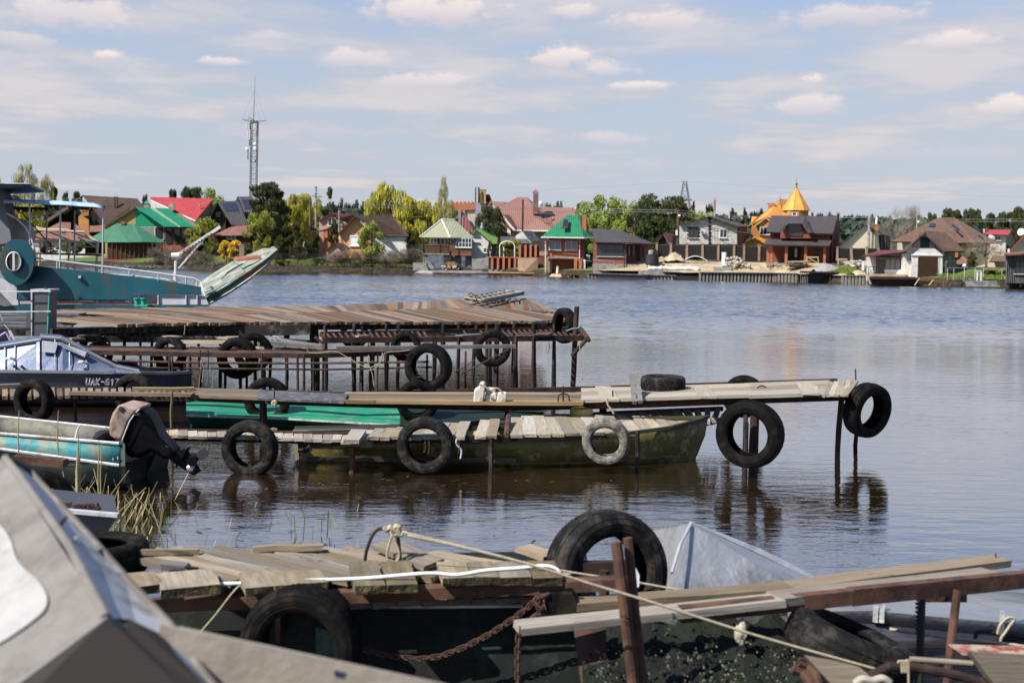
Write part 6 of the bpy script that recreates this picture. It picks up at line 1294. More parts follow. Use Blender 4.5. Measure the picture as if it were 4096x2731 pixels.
decking(g5,pl_([(560,1400),(900,1400),(1300,1404)],z5),pl_([(560,1386),(900,1385),(1290,1390)],z5),34,palew,.03,seed=9,jit=.05); part('beam',blackw,g5,lambda b:b.bar(P(560,1402,z5-.06),P(1300,1406,z5-.06),.06,.08))
for x in (760,1255,1305): post(g5,x,1395,19.3,6)
# ---------------------------------------------------------------- long middle pier
ZC=.52
def zc(px): return ZC+max(0,px-2000)*.23/1430
def PC(x,y,dz=0.): return P(x,y,zc(x)+dz)
def plc(path,dz=0.): return [PC(x,y,dz) for x,y in path]
C=thing('plank_walkway','long middle walkway of weathered boards running right to the chunky tyre','walkway',(PC(1700,1600).x,PC(1700,1600).y,0))
decking(C,plc([(-60,1585),(300,1580),(560,1578)]),plc([(-60,1553),(300,1552),(560,1552)]),20,tanw,.04,skew=-0,seed=21,jit=.05,gap=.03); decking(C,plc([(565,1573),(760,1576)],0-.01),plc([(580,1554),(775,1557)],0-.01),8,tanw,.04,seed=22,gap=.035)
plank(PC(288,1570,0+.03),PC(772,1579,0+.03),.16,.035,C,tanw,rough=.015); plank(PC(530,1556,0+.04),PC(775,1554,0+.04),.14,.035,C,tanw,rough=.015); plank(PC(-60,1546,0+.04),PC(90,1540,0+.04),.12,.04,C,greyw)
def strips(x0,yf0,yb0,x1,yf1,yb1,n,m,dz=0,th=.04,rough=.008,gap=.012):
    f0,b0,f1,b1=PC(x0,yf0,0+dz),PC(x0,yb0,0+dz),PC(x1,yf1,0+dz),PC(x1,yb1,0+dz)
    for i in range(n):
        u=(i+.5)/n; w=((b0-f0).length+(b1-f1).length)/2/n-gap; plank(f0.lerp(b0,u),f1.lerp(b1,u),w,th,C,m,rough=rough)
strips(768,1584,1558,1045,1594,1563,4,tanw); 
dsheet=mat('black_roofing_felt',(.055,.06,.075),.8,var=.3,scale=3,c2=(.16,.15,.13),c2amt=.35,c2scale=9)
sh=MB().prism([PC(1030,1592,0+.05),PC(1376,1606,0+.05),PC(1392,1574,0+.05),PC(1046,1559,0+.05)],(0,0,-.025)).build('felt_sheet',dsheet,C)
strips(1378,1607,1573,2333,1617,1574,4,tanw,rough=.012); strips(1345,1606,1603,1500,1610,1606,1,tanw,.045)
strips(2325,1604,1558,3000,1584,1538,3,palew,.01); strips(2990,1586,1537,3330,1577,1526,3,palew,.01)
for x0,x1,yf,yb in ((2420,2432,1604,1548),(2808,2822,1590,1546),(3222,3234,1577,1530)): plank(PC(x1+10,yf-2,0+.05),PC(x0-8,yb,0+.05),.2,.03,C,palew,rough=.01)
decking(C,plc([(3262,1577),(3392,1575)],0+.03),plc([(3255,1531),(3436,1519)],0+.03),7,palew,.03,seed=30,jit=.05)
def cbeam(b):
    q=plc([(-60,1592),(500,1587),(800,1590),(1040,1601),(1380,1612),(2012,1628),(2333,1621),(2557,1615),(3029,1598),(3390,1586)],0-.06)
    for a,c in zip(q,q[1:]): b.bar(a,c,.06,.09)
part('front_beam',rustd,C,cbeam); part('back_beam',rustd,C,lambda b:[b.bar(a,c,.05,.07) for a,c in zip(plc([(-60,1556),(760,1560),(1390,1578),(2327,1556),(3348,1524)],0-.06),plc([(-60,1556),(760,1560),(1390,1578),(2327,1556),(3348,1524)],0-.06)[1:])])
for x,y,r in ((300,1590,8),(1050,1600,16),(2025,1622,7),(2411,1612,16),(2985,1650,9),(3365,1580,11),(3434,1590,9)):
    Y=PC(x,min(y,1612),-.05).y+.05 if x<3300 else PC(x,1560 if x>3400 else 1577,-.05).y; post(C,x,y,Y,r,m=rustd if r<12 else blackw,lean=-.06 if x>3000 else 0)
part('mooring_pin',rustd,C,lambda b:b.tube([D(3423,1525,15.2),D(3422,1475,15.2)],.010,5)); part('mooring_pin',rustd,C,lambda b:(b.tube([D(2253,1610,14.),D(2252,1543,14.)],.010,5),b.tube([D(2452,1605,14.),D(2451,1562,14.)],.010,5),b.tube([D(1098,1610,14.1),D(1098,1560,14.1)],.009,5)))
tyre(2652,1534,90,14.9,'tyre lying flat on the middle walkway',flat=True,kind='w')
t=thing('small_pallet','narrow upright crate-like pallet standing on the middle walkway','pallet',PC(2545,1605)); a0,a1,c0,c1=D(2526,1498,14.6),D(2545,1500,14.5),D(2538,1611,13.9),D(2562,1608,13.85)
for k,(u,v) in enumerate(((a0,c0),(a1,c1))): plank(u,v,.04,.05,t,greyw,'side_rail',up=V((1,0,0)))
for i in range(5): u=(i+.5)/5; plank(a0.lerp(c0,u)-V((.01,0,0)),a1.lerp(c1,u)+V((.01,0,0)),.05,.03,t,greyw,'rung')
def hoop(label,x0,x1,ytop,ybot,Y,r=.009):
    pts=[(x0,ybot),(x0+1,ytop+.35*(ybot-ytop))]+[((x0+x1)/2-math.cos(a)*(x1-x0)/2,ytop+(1-math.sin(a))*.3*(ybot-ytop)) for a in [math.pi*k/6 for k in range(1,6)]]+[(x1,ytop+.35*(ybot-ytop)),(x1+2,ybot)]
    return wire(label,pts,Y,r,rustd,'mooring hoop','rebar_hoop')
hoop('rebar hoop with blue cord on the middle walkway near the white stones',2232,2276,1574,1625,14.); hoop('rebar hoop above the big off-road tyre',3027,3067,1543,1600,14.6)
brk=mat('whitewashed_brick',(.52,.48,.42),.9,var=.2,scale=6,c2=(.30,.22,.15),c2amt=.4,c2scale=8,rand=.1,bump=.5,bscale=40)
def stoneb(label,pts,Y,dep):
    a=[D(x,y,Y) for x,y in pts]; o=MB().prism(a,(0,dep,0)).build('mooring_brick',brk); bv=o.modifiers.new('b','BEVEL'); bv.width=.012; bv.segments=1; return tag(o,label,'brick','whitewashed bricks on the middle walkway')
stoneb('whitewashed brick standing upright with rope round its top',[(1893,1614),(1897,1560),(1915,1550),(1920,1532),(1938,1530),(1941,1545),(1932,1612)],14.05,.18); stoneb('whitewashed brick lying in the middle of the pile',[(1938,1618),(1940,1580),(1985,1570),(1990,1618)],14.1,.2); stoneb('whitewashed brick on top of the pile',[(1942,1578),(1948,1554),(1982,1556),(1984,1580)],14.15,.2); stoneb('whitewashed brick at the right of the pile',[(1984,1618),(1992,1572),(2027,1570),(2025,1619)],14.,.14)
wire('rope wrapped round the whitewashed bricks',[(1916,1534),(1940,1545),(1960,1560),(1985,1552),(2000,1560),(2010,1570)],14.,.010)
wire('mossy rope hanging from the middle walkway above the outboard',[(686,1570),(688,1600),(684,1650),(686,1715)],14.,.018,mat('mossy_rope',(.12,.10,.05),.95)); wire('rope knot on the pin beside the felt sheet',[(1090,1608),(1100,1603),(1104,1612),(1096,1622),(1090,1612),(1098,1606),(1100,1630)],14.,.018)
# ---------------------------------------------------------------- near walkway
ZD=.376
Dk=thing('plank_walkway','near walkway of short pale cross planks above the olive boat','walkway',(P(1900,1740,ZD).x,P(1900,1740,ZD).y,0))
decking(Dk,pl_([(560,1738),(925,1746),(1130,1750),(1402,1762)],ZD),pl_([(560,1718),(925,1727),(1130,1734),(1410,1738)],ZD),22,palew,.03,seed=41,jit=.03,skew=0,gap=.004)
plank(P(1404,1766,ZD+.03),P(1436,1724,ZD+.05),.16,.04,Dk,palew,rough=.01)
decking(Dk,pl_([(1428,1748),(1600,1746),(1985,1743)],ZD+.02),pl_([(1455,1720),(1640,1704),(2000,1674)],ZD+.03),13,palew,.035,seed=42,jit=.03,drop=(10,),gap=.006)
decking(Dk,pl_([(2038,1738),(2200,1732),(2327,1730),(2589,1716),(2774,1694),(2868,1675)],ZD+.03),pl_([(2048,1671),(2200,1656),(2420,1650),(2589,1645),(2774,1637),(2892,1631)],ZD+.03),19,palew,.035,seed=43,jit=.03,gap=.006,rough=.012)
def dbeam(b):
    q=pl_([(560,1744),(925,1753),(1150,1758),(1330,1770)],ZD-.05)+pl_([(1428,1757),(1700,1755),(2000,1752),(2327,1738),(2589,1724),(2774,1701),(2872,1680)],ZD-.04)
    for a,c in zip(q,q[1:]): b.bar(a,c,.05,.07)
part('front_beam',rustd,Dk,dbeam); part('back_beam',rustd,Dk,lambda b:[b.bar(a,c,.04,.06) for a,c in zip(pl_([(560,1722),(1410,1740),(1995,1682),(2420,1655),(2890,1634)],ZD-.03),pl_([(560,1722),(1410,1740),(1995,1682),(2420,1655),(2890,1634)],ZD-.03)[1:])])
plank(P(1255,1762,ZD-.06),P(1490,1775,ZD-.06),.1,.06,Dk,tanw); part('cross_bar',rustm,Dk,lambda b:b.tube([D(2026,1740,12.5),D(2034,1665,13.4)],.03,6))
post(Dk,1408,1777,12.35,13,rustm,n=10,name='post'); post(Dk,1967,1750,12.45,11); post(Dk,2551,1722,12.8,9); post(Dk,2478,1732,13.2,9); post(Dk,2989,1690,13.5,8)
post(Dk,3022,1625,12.75,19,rustd,n=9,name='thick_post'); part('bracket',rustd,Dk,lambda b:b.bar(D(2960,1650,13.2),D(3040,1648,12.7),.05,.03))
for x,y,h in ((1700,1765,45),(1716,1765,50),(1524,1762,16),(1835,1765,50)): wire('rope end dangling under the near walkway at the %s'%({1700:'left inside the black tyre',1716:'right inside the black tyre',1524:'left of the black tyre',1835:'right of the black tyre'}[x]),[(x,y),(x+3,y+h*.5),(x-3,y+h)],12.3,.012,rustd)
wire('grey cord tied to the beam right of the black tyre',[(1828,1755),(1825,1775),(1845,1800),(1842,1835)],12.3,.012,lgrey); wire('rope tying the hoop above the pale dusty tyre',[(2428,1590),(2432,1620),(2448,1640),(2455,1655)],13.6,.012)
o=MB().lathe([(.01,.06),(.13,.04),(.145,0),(.12,-.1)],D(2326,1646,14.2),n=18).build('plastic_basin',mat('yellow_plastic',(.42,.36,.12),.5)); tag(o,'pale yellow basin behind the near walkway planks','basin')
wire('springy coil of cable by the left of the near walkway',[(1068,1718),(1080,1722),(1095,1718),(1108,1722)],12.9,.03,tanw)
# black pipes and trough between
for k,(x0,y0,x1,y1,r) in enumerate(((1180,1720,1600,1712,.05),(1390,1716,1480,1708,.04),(1690,1700,2040,1690,.035),(1850,1712,2030,1706,.03))):
    o=MB().tube([D(x0,y0,13.9),D(x1,y1,13.9)],r,8).build('black_pipe',M['black']); tag(o,'black pipe lying between the walkways, '+('longest at left','short piece on the longest','right upper','right lower')[k],'pipe','black pipes between the walkways')
o=MB().prism([D(1165,1725,13.7),D(1440,1722,13.7),D(1440,1735,13.7),D(1175,1738,13.7)],(0,.35,0)).build('trough',mat('grey_trough',(.10,.12,.11),.7)); tag(o,'shallow grey trough below the longest black pipe','trough')
# ---------------------------------------------------------------- boats
def loft(name,m,parent,secs,smooth=True,close=False,thick=0,**k):
    """secs: list of cross-sections (same count of points)"""
    n=len(secs[0]); mb=MB(); mb.add([p for s in secs for p in s],[(i*n+j,(i+1)*n+j,(i+1)*n+(j+1)%n,i*n+(j+1)%n) for i in range(len(secs)-1) for j in range(n if close else n-1)])
    if close: mb.f+= [tuple(range(n)),tuple(reversed([(len(secs)-1)*n+j for j in range(n)]))]
    o=mb.build(name,m,parent,smooth=40 if smooth else False,**k)
    if thick: md=o.modifiers.new('t','SOLIDIFY'); md.thickness=thick; md.offset=0
    return o
def rivets(parent,pts,n,m,r=.008,name='rivet_row'):
    mb=MB(); 
    for p in along(pts,n): mb.ball(p,r,4)
    o=mb.build(name,m,parent); o['kind']='stuff'; return o
olive=mat('olive_paint',(.14,.118,.036),.42,.0,var=.4,scale=2.2,c2=(.38,.31,.17),c2amt=.25,c2scale=5,bump=.25,bscale=5,bdist=.03); olived=mat('hull_bottom_paint',(.035,.032,.018),.5,var=.4,scale=3)
Bo=thing('aluminium_boat','olive green riveted boat moored under the near walkway','boat',(D(1900,1850,12.9).x,13.4,0))
def sec(px,Yn,Yf,zg,zc,zk,ins=.12):
    g=D(px,1750,Yn).x; return [V((g,Yn,zg)),V((g,Yn+.04,(zg+zc)/2+.02)),V((g,Yn+.12,zc)),V((g,(Yn+Yf)/2-.15,zk)),V((g,(Yn+Yf)/2+.15,zk)),V((g,Yf-.12,zc)),V((g,Yf-.04,(zg+zc)/2)),V((g,Yf,zg))]
secs=[sec(1188,12.78,13.45,.26,.05,-.12),sec(1400,12.75,13.5,.27,.04,-.14),sec(1800,12.75,13.7,.29,.03,-.15),sec(2200,12.78,13.9,.32,.03,-.15),sec(2480,12.88,14.1,.37,.05,-.13),sec(2680,13.1,13.9,.42,.08,-.10),sec(2790,13.38,13.62,.47,.02,-.08)]
secs.append([V((D(2832,1700,13.5).x-(.42-0)*((i in(3,4))*.5+(i in(2,5))*.28+(i in(1,6))*.08),13.5,s.z+.03)) for i,s in enumerate(secs[-1])])
loft('hull',olive,Bo,secs,thick=.012); loft('transom',olive,Bo,[[p+V((0,0,0)) for p in secs[0]],[p+V((.03,0,0)) for p in secs[0]]],close=True,smooth=False)
rivets(Bo,[s[2]+V((0,-.005,0)) for s in secs[:7]],210,mat('rivets',(.2,.19,.15),.5,.4),.007); rivets(Bo,[secs[4][0]+V((0,-.005,-.02)),secs[4][2]+V((0,-.005,0))],16,MATS['rivets'],.007)
part('spray_rail',olived,Bo,lambda b:b.bar(D(1230,1834,12.72),D(2065,1838,12.70),.04,.05)); part('gunwale',olived,Bo,lambda b:[b.bar(a[0],c[0],.05,.035) for a,c in zip(secs,secs[1:])]); part('gunwale',olived,Bo,lambda b:[b.bar(a[-1],c[-1],.05,.035) for a,c in zip(secs,secs[1:])])
part('handle',M['black'],Bo,lambda b:b.tube([D(1195,1802,12.7),D(1225,1800,12.65),D(1240,1780,12.66),D(1245,1798,12.66),D(1215,1806,12.68)],.02,6)); part('stern_cap',palew,Bo,lambda b:b.prism([D(1172,1772,12.74),D(1190,1768,12.74),D(1200,1880,12.74),D(1186,1870,12.74)],(0,.06,0)))
green=mat('green_boat_paint',(.015,.19,.10),.45,var=.2,scale=2,c2=(.10,.20,.14),c2amt=.25,c2scale=6,bump=.15,bscale=6,bdist=.02)
Gb=thing('aluminium_boat','bright green riveted boat lying behind the middle walkway','boat',(D(1100,1650,15.8).x,15.9,0))
def gs(px,yl,yt,Yb=15.35,Yt=15.95,dz=0):
    lo=D(px,yl,Yb); a=D(px,yt,Yt); return [V((lo.x+.05,Yb+.55,-.25)),lo+V((0,.04,-.03)),lo,a,a+V((0,.5,-.05)),V((a.x,Yt+.9,.1)),V((a.x,Yt+.7,-.3))]
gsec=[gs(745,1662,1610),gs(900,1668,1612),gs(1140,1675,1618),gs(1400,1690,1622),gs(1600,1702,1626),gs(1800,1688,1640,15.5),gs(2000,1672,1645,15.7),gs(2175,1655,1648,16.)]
loft('hull',green,Gb,gsec[:5],close=True); loft('shaded_bow',mat('shaded_boat_green',(.006,.016,.013),.6),Gb,gsec[4:],close=True); part('gunwale_strip',wpaint,Gb,lambda b:[b.bar(a[2],c[2],.025,.02) for a,c in zip(gsec[:4],gsec[1:5])]); rivets(Gb,[s[2].lerp(s[3],.30)+V((0,-.01,.01)) for s in gsec[:5]],150,green); rivets(Gb,[s[2].lerp(s[3],.85)+V((0,-.01,.01)) for s in gsec[:5]],110,green)  # shade on the bow is put into a darker copy of the hull green
part('top_rail',green,Gb,lambda b:b.bar(D(765,1604,16.3),D(1180,1612,16.4),.05,.04))
# cabin boat
lil=mat('silvery_canopy',(.075,.10,.18),.42,.1,var=.25,scale=1.6,c2=(.14,.16,.21),c2amt=.4,c2scale=1.,bump=.35,bscale=2.2,bdist=.05); alu=mat('bare_aluminium',(.45,.46,.48),.45,.45,var=.2,scale=2.5,c2=(.30,.29,.28),c2amt=.3,c2scale=2.,bump=.3,bscale=3,bdist=.03)
navy=mat('navy_hull',(.018,.02,.035),.55,var=.3,scale=2,c2=(.05,.05,.06),c2amt=.3)
Cb=thing('cabin_boat','dark-hulled boat with pointed blue-silver aluminium cabin and painted number','boat',(D(350,1600,17.8).x,17.9,0)); Yb=17.2; cbg=mat('trim_grey',(.16,.17,.19),.5,.2,var=.2); cbp=mat('patch_grey',(.17,.18,.21),.5,.2,var=.25,scale=3)
hs=[]
for px,yg,Yn,Yf in ((-260,1482,17.15,18.9),(0,1489,17.15,18.9),(300,1492,17.15,18.85),(520,1496,17.25,18.75),(680,1498,17.6,18.4),(768,1492,17.97,18.03)):
    g=D(px,yg,Yn); sl_=(px-CX)/FPX-.02; f_=V((g.x+sl_*(Yf-Yn),Yf,g.z)); k=.0 if px<700 else .18; hs.append([g,V((g.x-k*.4,Yn+.08,.1)),V((g.x-k,(Yn+Yf)/2-.2*(px<700),-.15)),V((g.x-k,(Yn+Yf)/2+.2*(px<700),-.15)),V((f_.x-k*.4,Yf-.08,.1)),f_])
loft('hull',navy,Cb,hs,close=True); part('gunwale',cbg,Cb,lambda b:[b.bar(a[0]+V((0,-.02,.02)),c[0]+V((0,-.02,.02)),.05,.04) for a,c in zip(hs,hs[1:])])
part('foredeck',cbg,Cb,lambda b:b.prism([D(500,1492,17.4),D(768,1491,18.),D(700,1480,18.5),D(520,1474,18.6)],(0,0,-.03)))
# cabin: near side panels, roof, far side
top=[(-260,1420),(0,1389),(165,1362),(172,1351),(250,1357),(350,1408),(470,1470),(560,1488)]
def cs(px,yt):
    a=D(px,1487,17.25); b=D(px,yt,17.5); sl_=(px-CX)/FPX-.03; return [a,b,b+V((sl_*.95,.95,0)),V((a.x+sl_*1.5,18.75,a.z))]
csec=[cs(*q) for q in top]; loft('cabin',lil,Cb,csec,smooth=False)
for x in (-40,20,60,153,220,278,345): 
    yt=[ya+(yb-ya)*(x-xa)/(xb-xa) for (xa,ya),(xb,yb) in zip(top,top[1:]) if xa<=x<=xb][0]; part('seam_batten',lil,Cb,lambda b:b.bar(D(x,1486,17.22),D(x,yt+4,17.46),.014 if x!=153 else .05,.012,up=V((0,1,0))))
part('roof_edge_trim',cbg,Cb,lambda b:[b.tube([a[1]+V((0,-.02,.01)),c[1]+V((0,-.02,.01))],.03,6) for a,c in zip(csec,csec[1:])]); part('lower_trim',cbp,Cb,lambda b:b.bar(D(-260,1482,17.2),D(560,1490,17.2),.02,.06,up=V((0,1,0))))
part('patch_panel',cbp,Cb,lambda b:b.prism([D(168,1362,17.4),D(232,1369,17.4),D(220,1412,17.33),D(167,1407,17.33)],(0,.03,0))); part('patch_panel',cbp,Cb,lambda b:b.prism([D(232,1366,17.4),D(262,1378,17.4),D(347,1407,17.35),D(338,1428,17.32),D(250,1390,17.38)],(0,.03,0)))
for x,y in ((42,1434),(332,1449)): part('grab_handle',wpaint,Cb,lambda b:b.tube([D(x-15,y+4,17.25),D(x-14,y-1,17.15),D(x,y-2,17.12),D(x+14,y+1,17.15),D(x+18,y+6,17.25)],.022,6))
o=rivets(Cb,[D(-20,1484,17.18),D(560,1489,17.18)],34,lgrey,.012,'stud_row'); part('cleat',cbg,Cb,lambda b:b.bar(D(418,1488,17.1),D(460,1486,17.1),.05,.05))
# painted number
LET={'U':[[(0,1),(0,.15),(.3,0),(.6,.15),(.6,1)]],'A':[[(0,0),(.3,1),(.6,0)],[(.12,.35),(.48,.35)]],'K':[[(0,0),(0,1)],[(.6,1),(.05,.45),(.6,0)]],'-':[[(.05,.5),(.45,.5)]],'6':[[(.55,.95),(.1,.85),(0,.5),(0,.1),(.3,0),(.6,.1),(.6,.45),(.3,.55),(0,.45)]],'1':[[(.1,.75),(.35,1),(.35,0)]],'7':[[(0,1),(.6,1),(.2,0)]]}
mb=MB(); x=344; 
for ch in 'UAK-6176':
    for st in LET[ch]:
        for a,b in zip(st,st[1:]):
            pa,pb=[D(x+u*21+v*3,1539-v*25,17.12) for u,v in (a,b)]; d=(pb-pa).normalized()*.008; mb.bar(pa-d,pb+d,.008,.019,up=V((0,0,1)) if abs((pb-pa).normalized().z)<.9 else V((1,0,0)))
    x+=17.5 if ch in'-1' else 20
# flatten: letters face the camera
o=mb.build('boat_number',mat('number_paint',(.30,.31,.34),.7),Cb)
# second boat's windscreen behind at left
t=thing('windscreen_boat','corner of another boat with a framed triangular windscreen at the left edge','boat',D(20,1400,19.0)); 
part('windscreen',glass('tinted',(.05,.02,.05),.15),t,lambda b:b.prism([D(-60,1378,19.),D(24,1330,19.),D(45,1380,19.),D(-60,1390,19.)],(0,.02,0))); part('frame',mat('violet_frame',(.42,.30,.48),.4),t,lambda b:(b.tube([D(-60,1385,18.97),D(24,1329,18.97)],.02,6),b.tube([D(24,1329,18.97),D(50,1380,18.97)],.015,6))); part('side_pane',lgrey,t,lambda b:b.prism([D(32,1322,19.05),D(42,1320,19.05),D(72,1375,19.05),D(52,1380,19.05)],(0,.02,0))); part('hull',navy,t,lambda b:hx(b,-100,1380,90,1420,19.,1.))
# ---------------------------------------------------------------- teal excursion boat on the left
YF=28.0
def r1(x,y): return (x/2.24,600+y/2.24)
def F_(x,y,d=0.): a,b=r1(x,y); return D(a,b,YF+d)
E=thing('excursion_boat','moored teal and white excursion boat with a round porthole housing and canopy','ship',(F_(600,1300).x,YF,0))
VX=-.29
def fp(name,m,pts,vec=(0,.2,0),parent=E,**k): return part(name,m,parent,lambda b:b.prism([F_(*q) for q in pts],(vec[0]+VX*vec[1],vec[1],vec[2])),**k)
fp('bulwark',teal,[(150,1040),(310,1038),(900,1100),(1400,1160),(1800,1228),(1808,1303),(1172,1290),(1172,1342),(150,1342)])
fp('hull_side',teal,[(-400,1392),(1872,1385),(1872,1440),(-400,1600)],(0,.15,0)); fp('deck',mat('red_deck_paint',(.42,.15,.10),.8,var=.25,scale=2,c2=(.25,.12,.09),c2amt=.4),[(150,1388,.1),(1410,1394,.1),(1400,1362,2.6),(450,1350,2.6)],(0,0,-.05))
fp('bow_panel',lgrey,[(1415,1300,.05),(1822,1308,.05),(1850,1340,.05),(1872,1386,.05),(1418,1400,.05)],(0,3.,0)); fp('seam',wpaint,[(1410,1300,0),(1420,1300,0),(1422,1400,0),(1410,1400,0)],(0,.05,0))
for x in (1665,1765): fp('rib',wpaint,[(x-4,1304,0),(x+4,1304,0),(x+4,1392,0),(x-4,1392,0)],(0,.05,0))
for x0,x1,y0 in ((835,950,1345),(965,1118,1340),(1172,1222,1292),(1228,1342,1293),(1346,1408,1296)): fp('white_locker',wpaint,[(x0,y0,2.),(x1,y0,2.),(x1,1380,2.),(x0,1380,2.)],(0,.4,0))
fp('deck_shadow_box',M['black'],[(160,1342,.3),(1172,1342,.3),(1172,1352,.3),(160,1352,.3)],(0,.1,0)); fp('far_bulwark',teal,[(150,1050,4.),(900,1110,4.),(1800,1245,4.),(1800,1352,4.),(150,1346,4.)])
for x in (513,872,1165): fp('stanchion',wpaint,[(x-6,1342,.1),(x+6,1342,.1),(x+6,1400,.1),(x-6,1400,.1)],(0,.06,0))
# round housing with porthole
def oval(c,rx,ry,Yd,n=40):
    return [F_(c[0]+math.cos(2*math.pi*k/n)*rx,c[1]+math.sin(2*math.pi*k/n)*ry,Yd) for k in range(n)]
fp('paddle_housing',teal,[(c.x,c.y) for c in [] ] or [(147+math.cos(2*math.pi*k/48)*154,1004+math.sin(2*math.pi*k/48)*207,-.5) for k in range(48)],(0,.45,0))
mb=MB(); n=40
for (rx0,ry0,rx1,ry1,da,db) in ((92,112,74,92,-.505,-.5),(74,92,70,88,-.5,-.54)):
    a=oval((122,1000),rx0,ry0,da,n); b=oval((122,1000),rx1,ry1,db,n); mb.add(a+b,[(i,(i+1)%n,n+(i+1)%n,n+i) for i in range(n)])
hub=mb.build('porthole_recess',teal,E)
mb=MB(); a=oval((122,1000),72,90,-.57,n); b=oval((122,1000),64,82,-.60,n); c=oval((122,1000),60,78,-.54,n); mb.add(a+b+c,[(i,(i+1)%n,n+(i+1)%n,n+i) for i in range(n)]+[(n+i,n+(i+1)%n,2*n+(i+1)%n,2*n+i) for i in range(n)]); rim=mb.build('porthole',wpaint,E)
part('pane',glass('porthole_glass',(.012,.012,.015),.1),rim,lambda b:b.add(oval((122,1000),62,80,-.545,n),[tuple(range(n))])); part('pane',glass('porthole_reflection',(.16,.15,.13),.3),rim,lambda b:b.add([F_(132,920,-.555)]+[F_(122+math.cos(a)*60,1000+math.sin(a)*78,-.555) for a in [math.pi*(-.42+.84*k/16) for k in range(17)]]+[F_(132,1080,-.555)],[tuple(range(19))])); part('mullion',wpaint,rim,lambda b:b.prism([F_(112,922,-.6),F_(130,922,-.6),F_(130,1078,-.6),F_(112,1078,-.6)],(0,.04,0)))
fp('hull_panel',lgrey,[(-400,1150,.0),(0,1155,.0),(148,1210,.0),(165,1388,.0),(100,1390,.0),(-400,1390,.0)],(0,.3,0)); fp('dark_strut',M['concd'],[(-300,1180,-.1),(-20,1260,-.1),(105,1392,-.1),(40,1400,-.1),(-300,1300,-.1)],(0,.1,0))
fun=mat('stippled_grey_paint',(.16,.165,.18),.85,var=.5,scale=40,bump=.6,bscale=60,bdist=.02)
fp('funnel',fun,[(-300,340,.2),(5,340,.2),(30,420,.2),(95,760,.2),(100,830,.2),(-300,880,.2)],(0,1.6,0)); fp('wheelhouse_roof',teal,[(-300,300,-.6),(0,296,-.6),(270,303,-.6),(268,322,-.6),(0,336,-.6),(-300,340,-.6)],(0,3.,0)); fp('roof_edge',wpaint,[(-300,294,-.65),(0,291,-.65),(272,300,-.65),(270,304,-.65),(-300,301,-.65)],(0,3.1,0))
fp('lamp_box',lgrey,[(700,1128,-.1),(725,1124,-.1),(725,1148,-.1),(702,1150,-.1)],(0,.12,0)); fp('fairlead',M['black'],[(690,1312,-.08),(712,1308,-.08),(722,1322,-.08),(700,1332,-.08)],(0,.1,0)); fp('fairlead',M['black'],[(692,1136,-.08),(706,1132,-.08),(706,1150,-.08),(692,1150,-.08)],(0,.1,0))
# canopy of the excursion boat
def pole(name,a,b,r,m=lgrey,parent=E): return part(name,m,parent,lambda q:q.tube([F_(*a),F_(*b)],r,7))
for x0,y0,x1,y1,d in ((265,485,268,880,0),(541,495,536,1062,0),(926,520,918,1102,0),(416,530,420,920,2.2),(668,540,667,1075,2.2)): pole('canopy_post',(x0,y0,d),(x1,y1,d),.020)
tarp=mat('faded_blue_tarpaulin',(.34,.46,.60),.7,var=.15,scale=1.2,c2=(.08,.22,.42),c2amt=.35,c2scale=1.3,bump=.5,bscale=2,bdist=.08)
tb=[(30,452),(160,455),(300,462),(450,468),(600,474),(720,482),(850,492),(935,516)]; r=random.Random(2); secs_=[]
for x,y in tb: secs_.append([F_(x,y+20+r.uniform(-3,3),-.15),F_(x,y,.0),F_(x,y-10+r.uniform(-2,2),1.),F_(x-10,y-12+r.uniform(-2,2),2.2),F_(x-10,y+8,2.5)])
loft('canopy_tarpaulin',tarp,E,secs_,thick=.02); part('canopy_frame',M['black'],E,lambda b:(b.tube([F_(x,y+12,0) for x,y in tb],.02,6),b.tube([F_(x-10,y+8,2.3) for x,y in tb],.02,6),b.tube([F_(932,512,0),F_(922,520,2.3)],.035,6)))
rag=mat('ragged_black_cloth',(.015,.015,.018),.95); mb=MB()
for i in range(34):
    x=60+i*11; h=r.uniform(30,75)*(1-.5*(i/34)); y=505+i*.3; a,b,c,d_=F_(x,y,2.2),F_(x+12,y,2.2),F_(x+11,y+h,2.1),F_(x+1,y+h*.9,2.2); mb.add([a,b,c,d_],[(0,1,2,3)])
for i in range(12):
    x=400+i*40; h=r.uniform(10,30); mb.add([F_(x,495+i*2,2.2),F_(x+40,496+i*2,2.2),F_(x+20,495+i*2+h,2.2)],[(0,1,2)])
mb.add([F_(640,540,2.2),F_(672,540,2.2),F_(665,720,2.2),F_(632,715,2.2)],[(0,1,2,3)]); mb.build('torn_lining',rag,E)
part('hand_rail',lgrey,E,lambda b:(b.tube([F_(*q) for q in ((300,965,0),(900,1040,0),(1400,1100,0),(1740,1150,0),(1800,1185,0),(1838,1310,-.2))],.021,7),))
part('curved_rail',lgrey,E,lambda b:b.tube([F_(*q) for q in ((60,568,0),(150,615,0),(230,690,0),(285,800,0),(312,900,0),(318,1035,0))],.024,7))
for x,y,y1 in ((512,992,1060),(918,1042,1100),(1160,1072,1130),(1420,1104,1165),(1668,1145,1200),(1765,1165,1218)): pole('rail_post',(x,y,0),(x,y1+6,0),.018)
part('lower_rail',wpaint,E,lambda b:b.tube([F_(*q) for q in ((640,1050,.4),(920,1108,.4),(1200,1128,.4),(1490,1158,.4),(1530,1172,.4))],.015,6))
